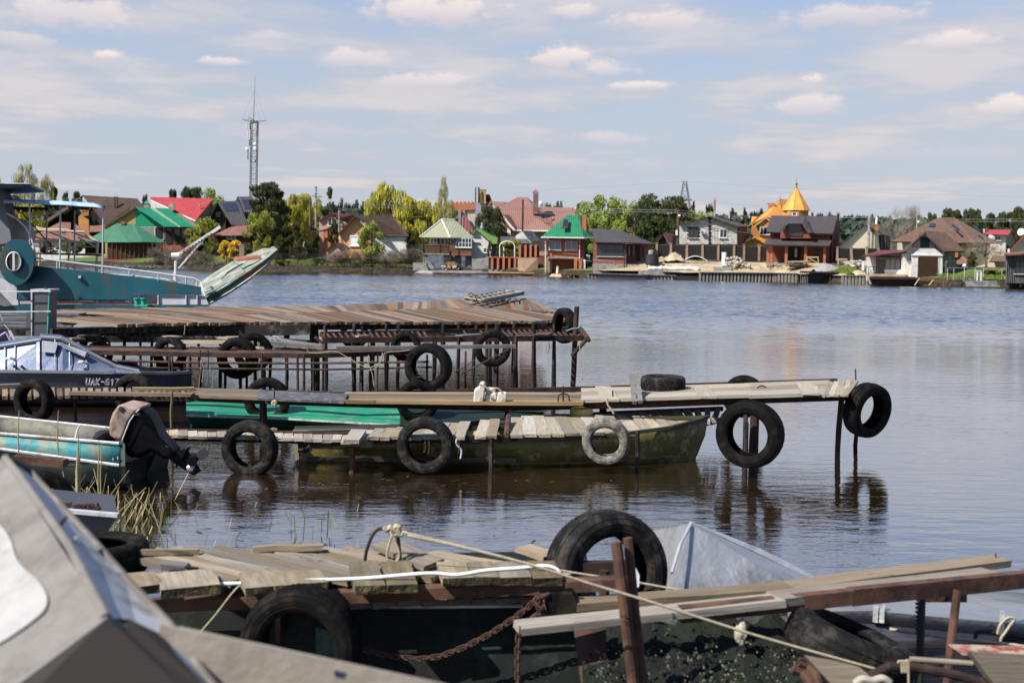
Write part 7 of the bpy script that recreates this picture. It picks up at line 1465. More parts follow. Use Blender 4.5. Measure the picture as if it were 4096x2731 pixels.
# second frame of cream tubes
ct=mat('cream_tube',(.55,.46,.36),.6,var=.15)
for q in (((88,672),(370,800)),((325,690),(622,806)),((578,710),(885,828)),((88,700),(586,714)),((300,715),(760,735)),((95,680),(590,740)),((700,785),(868,870)),((370,795),(630,810)),((620,820),(885,828)),((210,690),(120,790)),((760,760),(885,828)),((578,712),(580,745))):
    pole('roof_tube',(*q[0],3.),(*q[1],3.),.024,ct)
for x,y0,x1,y1 in ((360,800,352,1035),(622,830,608,1068),(878,832,856,1092),(868,840,868,1095)): pole('frame_post',(x,y0,3.),(x1,y1,3.),.028,ct)
pole('cross_rail',(300,925,2.8),(925,943,2.8),.028,mat('brown_rail',(.10,.055,.03),.7)); pole('cross_rail',(300,845,3.1),(870,872,3.1),.012,lgrey); pole('cross_rail',(300,1000,2.6),(912,1003,2.6),.014,lgrey); pole('diagonal_wire',(190,560,2.2),(470,870,2.2),.018,M['dwood'])
part('canvas_bundle',mat('grey_canvas',(.40,.38,.36),.9,var=.2),E,lambda b:b.ball(F_(165,760,2.),.42,12)).scale=(1,1,1)
# far small wheelhouse glimpse
fp('upper_bridge',M['dwood'],[(10,402,6.),(135,405,6.),(140,440,6.),(10,440,6.)],(0,1.,0)); part('bridge_rail',lgrey,E,lambda b:(b.tube([F_(10,362,6.),F_(95,368,6.),F_(120,405,6.)],.02,5),b.tube([F_(55,365,6.),F_(55,402,6.)],.02,5)))
# davit
dv=thing('davit_crane','white davit with perforated arm and drum on the foredeck of the teal boat','davit',F_(1572,1190,1.5)); 
def dp(x,y,d=1.5): return F_(x,y,d)
part('column',wpaint,dv,lambda b:(b.tube([dp(1572,1230),dp(1573,1100)],.052,10),b.tube([dp(1573,1110),dp(1576,960)],.038,10))); part('drum',wpaint,dv,lambda b:(b.tube([dp(1540,950),dp(1615,948)],.085,14,cap=False),b.tube([dp(1612,948),dp(1618,948)],.06,14)))
part('arm',wpaint,dv,lambda b:b.bar(dp(1605,930),dp(1975,688),.07,.07)); part('arm_slot',M['black'],dv,lambda b:[b.bar(dp(1640+i*27,916-i*17.6,1.38),dp(1654+i*27,907-i*17.6,1.455),.02,.018) for i in range(10)])
part('brace',wpaint,dv,lambda b:b.bar(dp(1600,1060),dp(1830,792),.04,.04)); part('hook',lgrey,dv,lambda b:b.prism([dp(1590,1060),dp(1640,1040),dp(1640,1060),dp(1600,1068)],(0,.1,0)))
wire('slack cable from the davit arm to the raised bow',[tuple(r1(*q)) for q in ((1920,745),(1940,830),(1990,920),(2050,970),(2150,1040),(2230,1140))],YF+1.3,.007,M['black'],'cable','cable')
bl=thing('mooring_bollard','twin sea-green mooring bollard on the deck of the teal boat','bollard',F_(1255,1400,-.1))
for x in (1228,1285): part('bollard_post',tealg,bl,lambda b:b.lathe([(.001,0),(.055,0),(.055,.12),(.085,.15),(.085,.17),(.001,.18)],F_(x,1392,-.1),n=12))
part('cross_bar',tealg,bl,lambda b:b.tube([F_(1205,1352,-.1),F_(1308,1352,-.1)],.035,8)); part('base',tealg,bl,lambda b:b.prism([F_(1200,1388,-.2),F_(1318,1388,-.2),F_(1318,1402,-.2),F_(1200,1402,-.2)],(0,.4,0)))
# raised bow
Rb=thing('landing_craft','old green boat with chalky deck and its bow raised high, behind the davit','boat',(D(960,1150,30.).x,30.5,0))
gh=mat('peeling_green_paint',(.03,.10,.065),.7,var=.4,scale=2,c2=(.25,.09,.05),c2amt=.3,c2scale=1.8,bump=.2); chalk=mat('chalky_deck',(.27,.28,.235),.9,var=.3,scale=1.5,c2=(.12,.15,.12),c2amt=.5,c2scale=2)
dk=mat('dark_hull',(.02,.028,.028),.6,var=.4,scale=2)
S_=[((1112,998),(1100,994),(1104,1012),(1096,1030)),((1060,1040),(1050,997),(1062,1062),(1040,1082)),((1000,1082),(1000,1018),(1006,1108),(985,1128)),((920,1135),(930,1048),(930,1160),(905,1180)),((840,1182),(860,1092),(846,1210),(828,1222)),((760,1225),(780,1140),(765,1240),(750,1250))]
sg=[];
for (g,f,c,k) in S_: sg.append([D(*f,32.4),D(*g,29.8),D(*c,29.85),D(*k,30.6),D(k[0],k[1]-8,32.)])
for nme,m,i in (('deck',chalk,0),('side_strake',gh,1),('bottom',dk,2),('bottom',dk,3)):
    loft(nme,m,Rb,[[s[i],s[i+1]] for s in sg],smooth=False,thick=.04)
part('rub_rail',chalk,Rb,lambda b:[b.tube([a[1],c[1]],.03,6) for a,c in zip(sg,sg[1:])]); part('rub_rail',wpaint,Rb,lambda b:[b.tube([a[2]+V((0,-.02,0)),c[2]+V((0,-.02,0))],.018,6) for a,c in zip(sg,sg[1:])])
part('hatch_board',mat('red_hatch',(.28,.10,.07),.8),Rb,lambda b:b.prism([D(935,1042,30.6),D(1030,1031,30.4),D(1045,1036,30.2),D(950,1047,30.3)],(0,0,.08))); part('tow_ring',lgrey,Rb,lambda b:b.tube([D(1082,996,30.5),D(1088,989,30.5),D(1098,990,30.5),D(1102,996,30.5)],.018,6))
wire('black rope lying across the deck of the raised boat',[(885,1116),(920,1085),(975,1054),(940,1070),(905,1092)],29.6,.012,M['black'])
part('white_fender',wpaint,Rb,lambda b:b.prism([D(808,1160,29.5),D(840,1145,29.5),D(846,1158,29.5),D(812,1170,29.5)],(0,.3,0)))
# ---------------------------------------------------------------- turquoise rowing boat and outboard
tq=mat('worn_turquoise_paint',(.035,.22,.24),.55,var=.35,scale=3,c2=(.24,.24,.17),c2amt=.45,c2scale=3.2,bump=.2,bscale=20); inn=mat('worn_inner_hull',(.06,.065,.05),.7,var=.35,scale=3,c2=(.20,.19,.15),c2amt=.5)
darkg=mat('dark_green_hull',(.012,.035,.028),.5,var=.4,scale=4,c2=(.05,.06,.05),c2amt=.3)
Tb=thing('rowing_boat','worn turquoise rowing boat with white rubbing edges among the reeds','boat',(D(250,1850,11.6).x,11.8,0))
ts=[]
for px in (-260,0,160,320,479):
    u=px/479; n_=D(px,1736+40*u,11.2); l_=D(px,1797+66*u,11.12); f_=D(px*.92,1669+46*u,12.75); x=n_.x
    ts.append([f_,f_+V((0,.02,-.14)),V((x,12.4,-.15)),V((x,11.6,-.18)),V((x,11.22,l_.z-.18)),l_,n_])
loft('hull',darkg,Tb,[s[1:6] for s in ts],thick=.02); loft('topside',tq,Tb,[s[5:7] for s in ts],thick=.02); loft('far_topside',inn,Tb,[[s[0],s[0]+V((0,-.05,-.22))] for s in ts],thick=.02)
for i in (6,5,0): part('rubbing_strake',wpaint,Tb,lambda b:[b.tube([a[i]+V((0,-.02*(i>0),.01)),c[i]+V((0,-.02*(i>0),.01))],.016,6) for a,c in zip(ts,ts[1:])])
loft('floor',inn,Tb,[[V((s[0].x,12.6,.12)),V((s[6].x,11.3,.12))] for s in ts],smooth=False); loft('inner_side',inn,Tb,[[s[6]+V((0,.03,-.01)),V((s[6].x,11.3,.1))] for s in ts],smooth=False)
e=ts[-1]; part('transom',darkg,Tb,lambda b:b.prism([e[6],e[0],e[1],e[2],e[3],e[4],e[5]],(.05,0,0))); part('seat',greyw,Tb,lambda b:b.prism([D(318,1755,11.4),D(365,1763,11.4),D(412,1732,12.3),D(350,1728,12.4)],(0,0,-.03)))
part('motor_bracket',M['black'],Tb,lambda b:b.prism([D(500,1850,11.6),D(560,1830,11.6),D(620,1822,12.1),D(600,1925,12.1),D(510,1945,11.6)],(.05,.4,0))); part('bracket_top',palew,Tb,lambda b:b.prism([D(502,1842,11.55),D(535,1828,11.55),D(546,1833,11.55),D(512,1848,11.55)],(0,.1,-.02)))
part('fuel_bag',M['black'],Tb,lambda b:b.tube([D(372,1765,11.6),D(400,1748,11.7),D(450,1750,11.9),D(480,1762,11.8)],[.03,.07,.08,.04],8)); part('hose',lgrey,Tb,lambda b:b.tube([D(300,1755,11.5),D(308,1720,11.6),D(318,1702,11.8)],.01,5)); part('bolt',lgrey,Tb,lambda b:[b.ball(D(x,y,11.12),.008,6) for x,y in ((452,1834),(471,1828),(472,1835),(453,1838))])
Om=thing('outboard_motor','tilted outboard motor with camouflage cowl cover and raised propeller','outboard motor',D(540,1850,11.7)); YO=11.75
camo=mat('camouflage_cloth',(.15,.10,.085),.9,var=.35,scale=7,c2=(.30,.22,.19),c2amt=.55,c2scale=6,bump=.3,bscale=25); blk=mat('black_engine_paint',(.0025,.0025,.003),.5,var=.3,scale=5,spec=.12)
def oz(x,y,d=0): return D(x/2.94,1620+y/2.94,YO+d)
def slab(outline,dy,n=1,bev=.03,name='cowl',m=None,d=0.):
    o=MB().prism([oz(x,y,d-dy/2) for x,y in outline],(0,dy,0)).build(name,m,Om,smooth=50); b=o.modifiers.new('b','BEVEL'); b.width=bev; b.segments=3; b.limit_method='ANGLE'; b.angle_limit=R(60); return o
slab([(1275,330),(1280,200),(1315,95),(1380,8),(1420,-2),(1560,18),(1650,42),(1600,90),(1530,180),(1480,300),(1430,430),(1330,400),(1290,365)],.42,name='cowl_cover',m=camo,bev=.05)
slab([(1640,40),(1740,120),(1800,230),(1860,370),(1935,450),(2000,520),(2050,560),(1990,640),(1900,640),(1840,590),(1760,560),(1700,600),(1560,640),(1480,600),(1425,500),(1432,420),(1482,300),(1532,180),(1600,90)],.34,name='motor_body',m=blk,bev=.05)
slab([(1980,540),(2060,545),(2160,640),(2230,700),(2330,770),(2345,800),(2240,806),(2170,770),(2060,690),(1960,620)],.10,name='gear_leg',m=blk,bev=.02); slab([(2090,600),(2196,500),(2180,560),(2140,640)],.14,name='cavitation_plate',m=blk,bev=.005); slab([(2060,690),(2095,690),(2070,750)],.02,name='skeg',m=blk,bev=.002)
c=oz(2272,640,-.05); hb=part('propeller',blk,Om,lambda b:b.tube([c+V((-.02,.10,0)),c+V((.02,-.12,.0))],.05,12))
for k in range(3):
    a=k*2.094+.5; u=V((math.cos(a),.15,math.sin(a))); w=V((-math.sin(a),.45,math.cos(a)))
    part('blade',blk,hb,lambda b:b.prism([c+u*.03-w*.02,c+u*.08-w*.05,c+u*.14-w*.045,c+u*.165,c+u*.14+w*.05,c+u*.08+w*.05,c+u*.03+w*.02],(.0,.012,0)))
part('anode',mat('polished_metal',(.7,.66,.72),.15,.9),Om,lambda b:b.ball(oz(2240,742,-.07),.045,8)); part('latch',M['black'],Om,lambda b:b.prism([oz(1570,80,-.24),oz(1635,100,-.24),oz(1640,130,-.24),oz(1565,110,-.24)],(0,.05,0))); part('vent',M['black'],Om,lambda b:b.prism([oz(1385,50,-.225),oz(1412,12,-.225),oz(1452,30,-.225),oz(1428,75,-.225)],(0,.01,0)))
part('piping',wpaint,Om,lambda b:b.tube([oz(1640,44,-.2),oz(1592,92,-.215),oz(1528,182,-.22),oz(1478,302,-.22),oz(1430,430,-.21)],.006,5)); part('cover_flap',camo,Om,lambda b:b.prism([oz(1975,500,-.16),oz(2030,545,-.08),oz(2020,560,-.08),oz(1940,470,-.16)],(0,.03,0)))
# ---------------------------------------------------------------- foreground pier
ZE=.6; nearw=wood('sunlit_boards',(.30,.25,.19),(.18,.14,.10),rand=.25,gscale=1.3); edgew=wood('rotten_board_ends',(.30,.24,.16),(.10,.085,.045),rand=.25,green=(.16,.14,.04))
def near(n,label,cat,px,py,Y): return thing(n,label,cat,D(px,py,Y))
rot=mat('rotten_end_grain',(.03,.024,.014),.95,var=.6,scale=20,c2=(.09,.08,.03),c2amt=.4,c2scale=14,bump=.9,bscale=40,bdist=.02)
E1=near('wooden_pier','nearest wooden pier with wide sunlit boards, rusty beams and a white hose','pier',1400,2300,6.5)
fr=pl_([(420,2338),(900,2322),(1400,2308),(1900,2298),(2300,2290)],ZE); bk=pl_([(420,2200),(760,2197),(1200,2192),(1700,2205),(2180,2202)],ZE)
decking(E1,fr,bk,16,nearw,.035,skew=5,jit=.07,seed=51,rough=.02,gap=.012)
for (x0,y0,x1,y1,w,dz,ro) in ((1530,2172,1740,2262,.14,.06,.12),(1290,2186,1010,2194,.06,.03,0),(560,2205,790,2206,.03,.03,0),(2090,2188,2200,2230,.12,.03,0)): plank(P(x0,y0,ZE+dz),P(x1,y1,ZE+dz*.5),w,.03,E1,nearw,rough=.02,roll=ro)
for (x0,x1) in ((512,640),(645,870),(975,1090),(1095,1300),(1415,1530),(1545,1660),(1765,1880),(1885,1990),(1995,2120),(2125,2240)):
    a=P((x0+x1)/2-20,2300 if x0<1400 else 2258,ZE+.03); yb=(2362 if x0<1000 else 2355 if x0<1700 else 2325); b=P((x0+x1)/2+8,yb,ZE+.03); plank(a,b,(x1-x0)*1.0*a.y/FPX,.045,E1,edgew,'end_board',rough=.015,endm=rot)
part('rusty_beam',rustm,E1,lambda b:b.bar(D(600,2421,6.05),D(2500,2328,6.05),.09,.06)); part('rusty_beam',rustd,E1,lambda b:b.bar(D(900,2372,6.35),D(2480,2290,6.5),.08,.06)); part('rusty_beam',rustd,E1,lambda b:b.bar(D(2120,2275,6.4),D(2520,2268,6.4),.06,.07))
for i in range(9): plank(D(1300+i*100,2393-i*3,6.3),D(1345+i*100,2423-i*3,6.12),.14,.03,E1,nearw,rough=.01)
for x,y in ((1120,2440),(1330,2440),(2420,2300),(590,2440)): post(E1,x,y-20,6.2,20,rustd,zb=-.5)
hose=mat('white_hose',(.62,.64,.66),.4,var=.08); wire('white corrugated hose lying along the edge of the nearest pier',[(536,2352),(700,2338),(893,2334),(1200,2321),(1450,2312),(1706,2292),(1825,2298),(1944,2280),(2060,2272),(2176,2262),(2224,2274),(2240,2290)],5.9,.011,hose,'hose','hose')
wire('bent rusty mooring hoop on the nearest pier',[(1459,2256),(1466,2205),(1486,2149),(1505,2122),(1527,2113),(1581,2125),(1592,2150),(1598,2200),(1602,2250)],6.35,.010,rustd,'mooring hoop','mooring_hoop')
wire('white rope knot bound round the mooring hoop',[(1535,2108),(1550,2122),(1560,2105),(1572,2125),(1585,2100),(1598,2130),(1580,2138),(1562,2130),(1590,2118),(1600,2100),(1588,2135),(1612,2136)],6.32,.014)
wire('loop of white rope hanging from the mooring hoop',[(1570,2135),(1555,2180),(1548,2225),(1565,2248),(1590,2240),(1597,2210),(1580,2160),(1572,2140)],6.3,.007)
wire('taut white rope from the hoop knot to the rusty posts',[(1610,2126),(1800,2172),(2000,2222),(2150,2262),(2300,2290),(2450,2312),(2560,2330),(2941,2400),(3134,2441)],6.1,.0065)
wire('long slack rope crossing in front of the rusty posts to the lower right',[(1630,2140),(1900,2200),(2150,2266),(2350,2330),(2600,2405),(2960,2520),(3200,2590),(3531,2682)],4.9,.0065)
wire('thin cord slanting through the dry stalks to the beam',[(795,2535),(860,2460),(930,2370),(960,2340)],5.4,.004)
# tyres of the foreground
tyre(1205,2578,250,5.75,'black tyre hanging in front of the nearest pier',yaw=6,kind='n'); tyre(2425,2292,258,6.55,'great scuffed tyre standing at the end of the nearest pier',yaw=-24,tilt=-6,kind='w')
def m3ax(ax): 
    y=V(ax).normalized(); x=V((0,0,1)).cross(y); x=x.normalized() if x.length>.1 else V((1,0,0)); return Matrix(((x.x,y.x,x.cross(y).x),(x.y,y.y,x.cross(y).y),(x.z,y.z,x.cross(y).z)))
tyre(3395,2600,268,5.7,'tilted tyre with grooved tread leaning against the long planks',kind='w',m3=m3ax((.36,.05,.93)))
tyre(372,2225,222,6.55,'tyre lying flat and half hidden by the canvas cabin',kind='n',m3=m3ax((0,.02,1))); tyre(160,2015,138,9.6,'dark tyre behind the canvas cabin among the reeds',yaw=-20,kind='n')
o=MB().prism([D(2180,2380,5.9),D(2290,2372,5.9),D(2325,2440,5.9),D(2300,2462,5.9),D(2171,2468,5.9)],(0,.3,0)).build('rubber_pad',RUB); tag(o,'black rubber pad squeezed under the beam by the chain','pad')
o=MB().hexa([D(645,2282,6.2),D(742,2276,6.2),D(742,2276,6.2)+V((0,.1,0)),D(645,2282,6.2)+V((0,.1,0))],[D(640,2255,6.2),D(735,2268,6.2),D(735,2268,6.2)+V((0,.1,0)),D(640,2255,6.2)+V((0,.1,0))]).build('stone',M['concd']); tag(o,'small grey stone chock beside the flat tyre','stone'); o=MB().tube([D(750,2278,6.2),D(792,2280,6.2)],.018,8).build('rubber_stub',RUB); tag(o,'short black rubber stub beside the stone chock','stub')
# chain
def chain(label,pts,Y,r=.011):
    q=[D(x,y,Y) for x,y in pts]; Ln=sum((b-a).length for a,b in zip(q,q[1:])); n=min(290,int(Ln/(r*3.2))); P_=along(q,n); t=thing('chain',label,'chain',q[0]); 
    mb=MB(); mb.tube([V((math.cos(a)*r*1.9+(r*.9 if math.cos(a)>0 else -r*.9),math.sin(a)*r*1.15,0)) for a in [2*math.pi*k/10 for k in range(10)]],r*.42,5,closed=True); me=mb.build('link_source',rustm); md=me.data; bpy.data.objects.remove(me)
    for i,(a,b) in enumerate(zip(P_,P_[1:])):
        x=(b-a).normalized(); y=V((0,0,1)).cross(x); y=y.normalized() if y.length>.1 else V((0,1,0)); z=x.cross(y)
        if i%2: y,z=z,-y
        inst(md,'link',t,frame((a+b)/2,x,y,z))
chain('rusty chain sagging from the beam across the dark hull',[(2146,2387),(2125,2420),(2085,2450),(2051,2476),(1960,2535),(1855,2589),(1760,2625),(1676,2636),(1570,2625),(1468,2601),(1430,2590)],5.95); chain('rusty chain hanging straight down at the end of the near plank',[(2076,2512),(2070,2600),(2069,2760)],5.3,.009); chain('loose bundle of rusty chain at the beam',[(2190,2378),(2160,2392),(2150,2440),(2170,2400),(2185,2420),(2150,2460),(2130,2470)],5.9,.012)
# twin rusty posts
t=near('rusty_post_pair','pair of leaning rusty steel posts bound with wire','post',2550,2731,5.15)
part('angle_post',rustm,t,lambda b:b.tube([D(2466,2168,5.15),D(2500,2450,5.12),D(2540,2790,5.1)],.026,10)); part('angle_post',rustm,t,lambda b:b.tube([D(2511,2150,5.2),D(2540,2450,5.18),D(2580,2790,5.15)],.022,8)); part('binding_wire',rustd,t,lambda b:b.tube([D(2480,2462,5.08),D(2500,2468,5.05),D(2545,2490,5.12),D(2562,2500,5.2)],.004,5))
o=MB().prism([D(2543,2270,5.4),D(2558,2300,5.4),D(2556,2345,5.4),D(2548,2350,5.4)],(0,.02,0)).build('white_tag',M['white']); tag(o,'scrap of white plastic behind the rusty posts','scrap')
# long planks and beam running out to the right
G=near('plank_ramp','long narrow ramp of two bleached boards on a rusty beam','ramp',3000,2440,6.)
zr=.56
def lp(pts,w,m,nm='long_plank',t=.05):
    a=[D(x,y,Y) for x,y,Y in pts]; mb=MB()
    for p,q in zip(a,a[1:]): mb.bar(p,q,w,t)
    return mb
plank(D(2066,2508,5.45),D(3120,2400,5.75),.14,.035,G,nearw,'long_plank',rough=.012); plank(D(3100,2395,5.76),D(3965,2296,6.5),.15,.04,G,nearw,'long_plank',rough=.012)
plank(D(2300,2415,5.95),D(3160,2355,6.1),.13,.04,G,nearw,'long_plank',rough=.012); plank(D(3100,2360,6.1),D(4005,2240,6.9),.15,.04,G,nearw,'long_plank',rough=.012)
part('rusty_beam',rustm,G,lambda b:(b.bar(D(2720,2455,5.62),D(3400,2385,5.85),.06,.075),b.bar(D(3400,2385,5.85),D(4250,2300,6.4),.06,.085)))
part('nail',rustd,G,lambda b:b.tube([D(3984,2232,6.9),D(3982,2212,6.9)],.004,5)); post(G,3688,2368,6.1,16,M['black'],name='serrated_post'); 
part('serration',M['black'],G,lambda b:[b.box(*[tuple(v) for v in (D(3672,2392+i*17,6.07)-V((.012,.01,.01)),D(3672,2392+i*17,6.07)+V((0,.01,.0)))]) for i in range(9)])
part('rusty_post',rustm,G,lambda b:b.tube([D(3830,2358,6.),D(3805,2560,5.95),D(3785,2760,5.9)],.022,9)); 
for x0,x1,m in ((3706,3745,M['dwood']),(3750,3790,M['dwood']),(3792,3812,tanw),(3846,3868,tanw)): part('block',m,G,lambda b:hx(b,x0,2364,x1,2408,6.15,.1))
# aluminium boat with tent-like cabin
N1=near('aluminium_boat','bare aluminium boat with a dented tent-shaped cover, behind the nearest pier','boat',2900,2380,7.4); dent=mat('dented_aluminium',(.42,.415,.41),.36,.7,var=.12,scale=1.2,c2=(.25,.245,.24),c2amt=.35,c2scale=1.2,bump=.55,bscale=2.4,bdist=.07)
apx=D(2761,2092,7.3); part('cover_front',dent,N1,lambda b:b.prism([apx,D(2605,2122,7.9),D(2500,2400,7.6),D(2687,2400,7.0)],(0,.02,.0))); part('cover_side',dent,N1,lambda b:b.prism([apx,D(2687,2400,7.0),D(3190,2362,7.1),D(3290,2336,7.4),D(3131,2262,7.45)],(0,.02,0)))
part('ridge_roll',alu,N1,lambda b:b.tube([apx+V((0,0,.0)),D(2900,2150,7.38),D(3040,2212,7.42),D(3131,2258,7.45),D(3220,2300,7.45),D(3295,2332,7.45)],[.012,.02,.028,.03,.024,.01],8)); part('edge_seam',M['black'],N1,lambda b:b.tube([D(2900,2165,7.33),D(3040,2232,7.36),D(3131,2282,7.38),D(3200,2315,7.38),D(3300,2338,7.4)],.010,6)); part('bright_seam',alu,N1,lambda b:b.tube([apx+V((0,-.02,0)),D(2720,2180,7.12),D(2687,2290,6.98)],.010,6)); part('far_side',dent,N1,lambda b:b.prism([apx,D(2605,2122,7.9),D(2761,2100,8.3)],(0,.02,0)))
part('clip',alu,N1,lambda b:b.prism([D(3138,2330,7.05),D(3155,2322,7.05),D(3172,2348,7.05),D(3150,2356,7.05)],(0,.02,0))); part('hull',dent,N1,lambda b:b.prism([D(2480,2440,7.),D(3300,2400,7.2),D(3280,2500,7.2),D(2500,2560,7.)],(0,.4,0)))
N2=near('aluminium_boat','weathered bare aluminium hull lying low at the right edge','boat',3700,2500,7.)
su=[(3150,2410,2470),(3269,2412,2480),(3498,2391,2492),(3574,2400,2500),(3700,2412,2512),(3820,2421,2525),(4096,2438,2552),(4300,2452,2575)]
loft('hull',dent,N2,[[D(x,a,7.6)+V((0,.5,-.02)),D(x,a,7.35),D(x,(a+b)/2,7.1),D(x,b,7.12)] for x,a,b in su],thick=.01); [part('rib',dent,N2,lambda b:b.bar(D(x,y0,7.12),D(x-4,y1,7.08),.03,.03)) for x,y0,y1 in ((3505,2400,2488),(3530,2402,2490),(4010,2440,2540))]; part('lower_hull',navy,N2,lambda b:b.prism([D(3200,2470,7.1),D(4300,2575,7.1),D(4300,2700,6.9),D(3200,2640,6.9)],(0,.8,0)))
wire('mooring rope running along the low aluminium hull',[(3560,2515),(3700,2535),(3850,2555),(4000,2570),(4150,2592)],6.3,.010); wire('rope looped round the iron bracket at the right edge',[(3990,2535),(4000,2500),(4030,2470),(4058,2475),(4040,2500),(4020,2530),(4005,2550),(4003,2570)],6.4,.009); wire('black iron bracket on the low hull',[(3900,2560),(3905,2530),(3930,2522),(3960,2525),(3990,2530)],6.45,.012,M['black'],'bracket','bracket')
# dark hull under the pier, mossy wreck, debris
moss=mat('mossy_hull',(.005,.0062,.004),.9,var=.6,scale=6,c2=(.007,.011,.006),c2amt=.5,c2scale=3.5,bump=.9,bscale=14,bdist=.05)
mb=MB(); mb.add([P(x,y,.05) for x,y in ((1950,2620),(3000,2575),(4300,2600),(5200,2640),(5200,4200),(1400,4200))],[(0,1,2,3,4,5)]); struct('dark_shore_sheet',mb,mat('dark_sheet',(.012,.009,.007),.6,var=.5,scale=6,bump=.8,bscale=12,bdist=.04))  # flat dark sheet just above the water, lower right
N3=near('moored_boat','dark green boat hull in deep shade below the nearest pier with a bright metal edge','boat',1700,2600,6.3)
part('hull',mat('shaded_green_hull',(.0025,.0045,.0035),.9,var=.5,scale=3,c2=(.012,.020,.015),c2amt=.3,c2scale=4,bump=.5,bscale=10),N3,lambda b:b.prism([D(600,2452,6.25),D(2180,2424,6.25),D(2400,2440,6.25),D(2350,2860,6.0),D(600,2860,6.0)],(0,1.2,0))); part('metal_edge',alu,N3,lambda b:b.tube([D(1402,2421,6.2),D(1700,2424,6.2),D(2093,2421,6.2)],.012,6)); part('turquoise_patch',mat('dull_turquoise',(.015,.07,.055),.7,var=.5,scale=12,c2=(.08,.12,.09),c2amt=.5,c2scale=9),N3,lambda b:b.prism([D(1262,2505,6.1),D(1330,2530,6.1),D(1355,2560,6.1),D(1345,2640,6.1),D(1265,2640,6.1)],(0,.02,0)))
mb=MB(); r=random.Random(9); rows=[]
for j in range(12):
    v=j/11; row=[]
    for i in range(22):
        u=i/21; p=D(2330+u*960,2470+v*330,6.0-v*.9); row.append(p+V((0,r.uniform(-.05,.05),r.uniform(-.04,.04))))
    rows.append(row)
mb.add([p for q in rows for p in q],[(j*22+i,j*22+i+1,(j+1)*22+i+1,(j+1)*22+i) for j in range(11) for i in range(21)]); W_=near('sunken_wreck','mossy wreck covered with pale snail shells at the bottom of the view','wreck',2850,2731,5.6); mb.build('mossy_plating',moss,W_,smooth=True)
mb=MB()
for i in range(300):
    v=r.random()**.8; u=r.uniform(.05,.88); p=rows[int(v*11)][int(u*21)]; p=D(2330+u*960,2530+v*240,5.80-v*.75)+V((0,-.05,0)); mb.ball(p,r.uniform(.003,.0075),4)
o=mb.build('snail_shells',mat('shells',(.14,.125,.09),.7,var=.3),W_); o['kind']='stuff'
mb=MB(); qq=[]
for j in range(260):
    u=r.random(); v=r.random(); p=D(2330+u*960,2500+v*290,5.86-v*.85); qq.append(p)
c=np.array([tuple(p) for p in qq]); rs=np.random.RandomState(2); n=len(c); a2=unit(rs.normal(size=(n,3))+[0,-.3,.8])*.014; a1=unit(np.cross(a2,rs.normal(size=(n,3))))*.008
o=bpy.data.objects.new('moss_tufts',quads('moss_tufts',c,a1,a2,leafmat('moss',(.008,.012,.006),(.02,.026,.012),.05))); link(o,W_,(0,0,0)); o['kind']='stuff'
part('rusty_plate',rustd,W_,lambda b:b.prism([D(2290,2480,5.7),D(2420,2470,5.7),D(2440,2780,5.4),D(2330,2780,5.4)],(0,.02,0)))
o=MB(); 
o.ball((0,0,0),.045,14); o.v=[V((p.x*.8,p.y,p.z*1.5))*(.75+.6*mnoise.noise(p*40))+D(2965,2530,5.55) for p in o.v]
o=o.build('limestone_lump',mat('limestone',(.36,.32,.25),.95,var=.3,scale=8,bump=.7,bscale=30,bdist=.02),smooth=True); tag(o,'pale lumpy stone caught under the long ramp','stone')
o=plank(D(2780,2478,6.1),D(2895,2470,6.1),.05,.06,None,nearw,'board_end'); tag(o,'pale board end under the rusty beam','board')
for k,(pts,Y,m,lab) in enumerate((([(3218,2618),(3285,2632),(3420,2652),(3480,2700),(3520,2760),(3360,2770)],4.9,nearw,'broad weathered board lying at the bottom edge'),([(3879,2603),(4200,2622),(4200,2860),(4030,2800),(3950,2700)],4.7,nearw,'broad pale board in the lower right corner'))):
    a=[D(x,y,Y) for x,y in pts]; o=MB().prism(a,(0,.03,-.02)).build('loose_board',m); tag(o,lab,'board')
o=MB().prism([D(3803,2586,5.3),D(4200,2596,5.3),D(4200,2624,5.2),D(3850,2618,5.2)],(0,.04,0)).build('red_board',mat('peeling_red',(.22,.05,.04),.8,var=.3,scale=10,c2=(.30,.26,.2),c2amt=.5,c2scale=9)); tag(o,'board with peeling red paint above the corner board','board')
for lab,pts,Y,rr_,m in (('rope-bound pipe running to the bottom right corner',((3480,2702),(3560,2662),(3640,2664),(3800,2692),(4020,2750)),4.8,.020,rustd),('straight grey pole behind the rope-bound pipe',((3640,2634),(3890,2652)),5.0,.012,tanw)):
    o=MB().tube([D(x,y,Y) for x,y in pts],rr_,9).build('pipe',m); tag(o,lab,'pipe')
for i in range(4): wire(('first','second','third','fourth')[i]+' turn of rope round the lower right pipe, counted from the left',[(3592+i*9,2650),(3596+i*9,2642),(3606+i*9,2650),(3608+i*9,2690+(i==3)*80)],4.75,.005)
wire('pale twisted cloth at the bottom edge',[(3420,2735),(3450,2715),(3490,2722),(3530,2712),(3560,2730)],4.6,.018,palew,'cloth','cloth')
for k,(x,dy) in enumerate(((3235,0),(3210,26))): o=MB().tube([D(x-40,2645+dy,4.95),D(x,2662+dy,4.95),D(x+30,2700+dy,4.9),D(x+45,2780,4.85)],.022,8).build('bent_pipe',rustm); tag(o,('upper' if k==0 else 'lower')+' bent rusty pipe beside the broad weathered board','pipe')
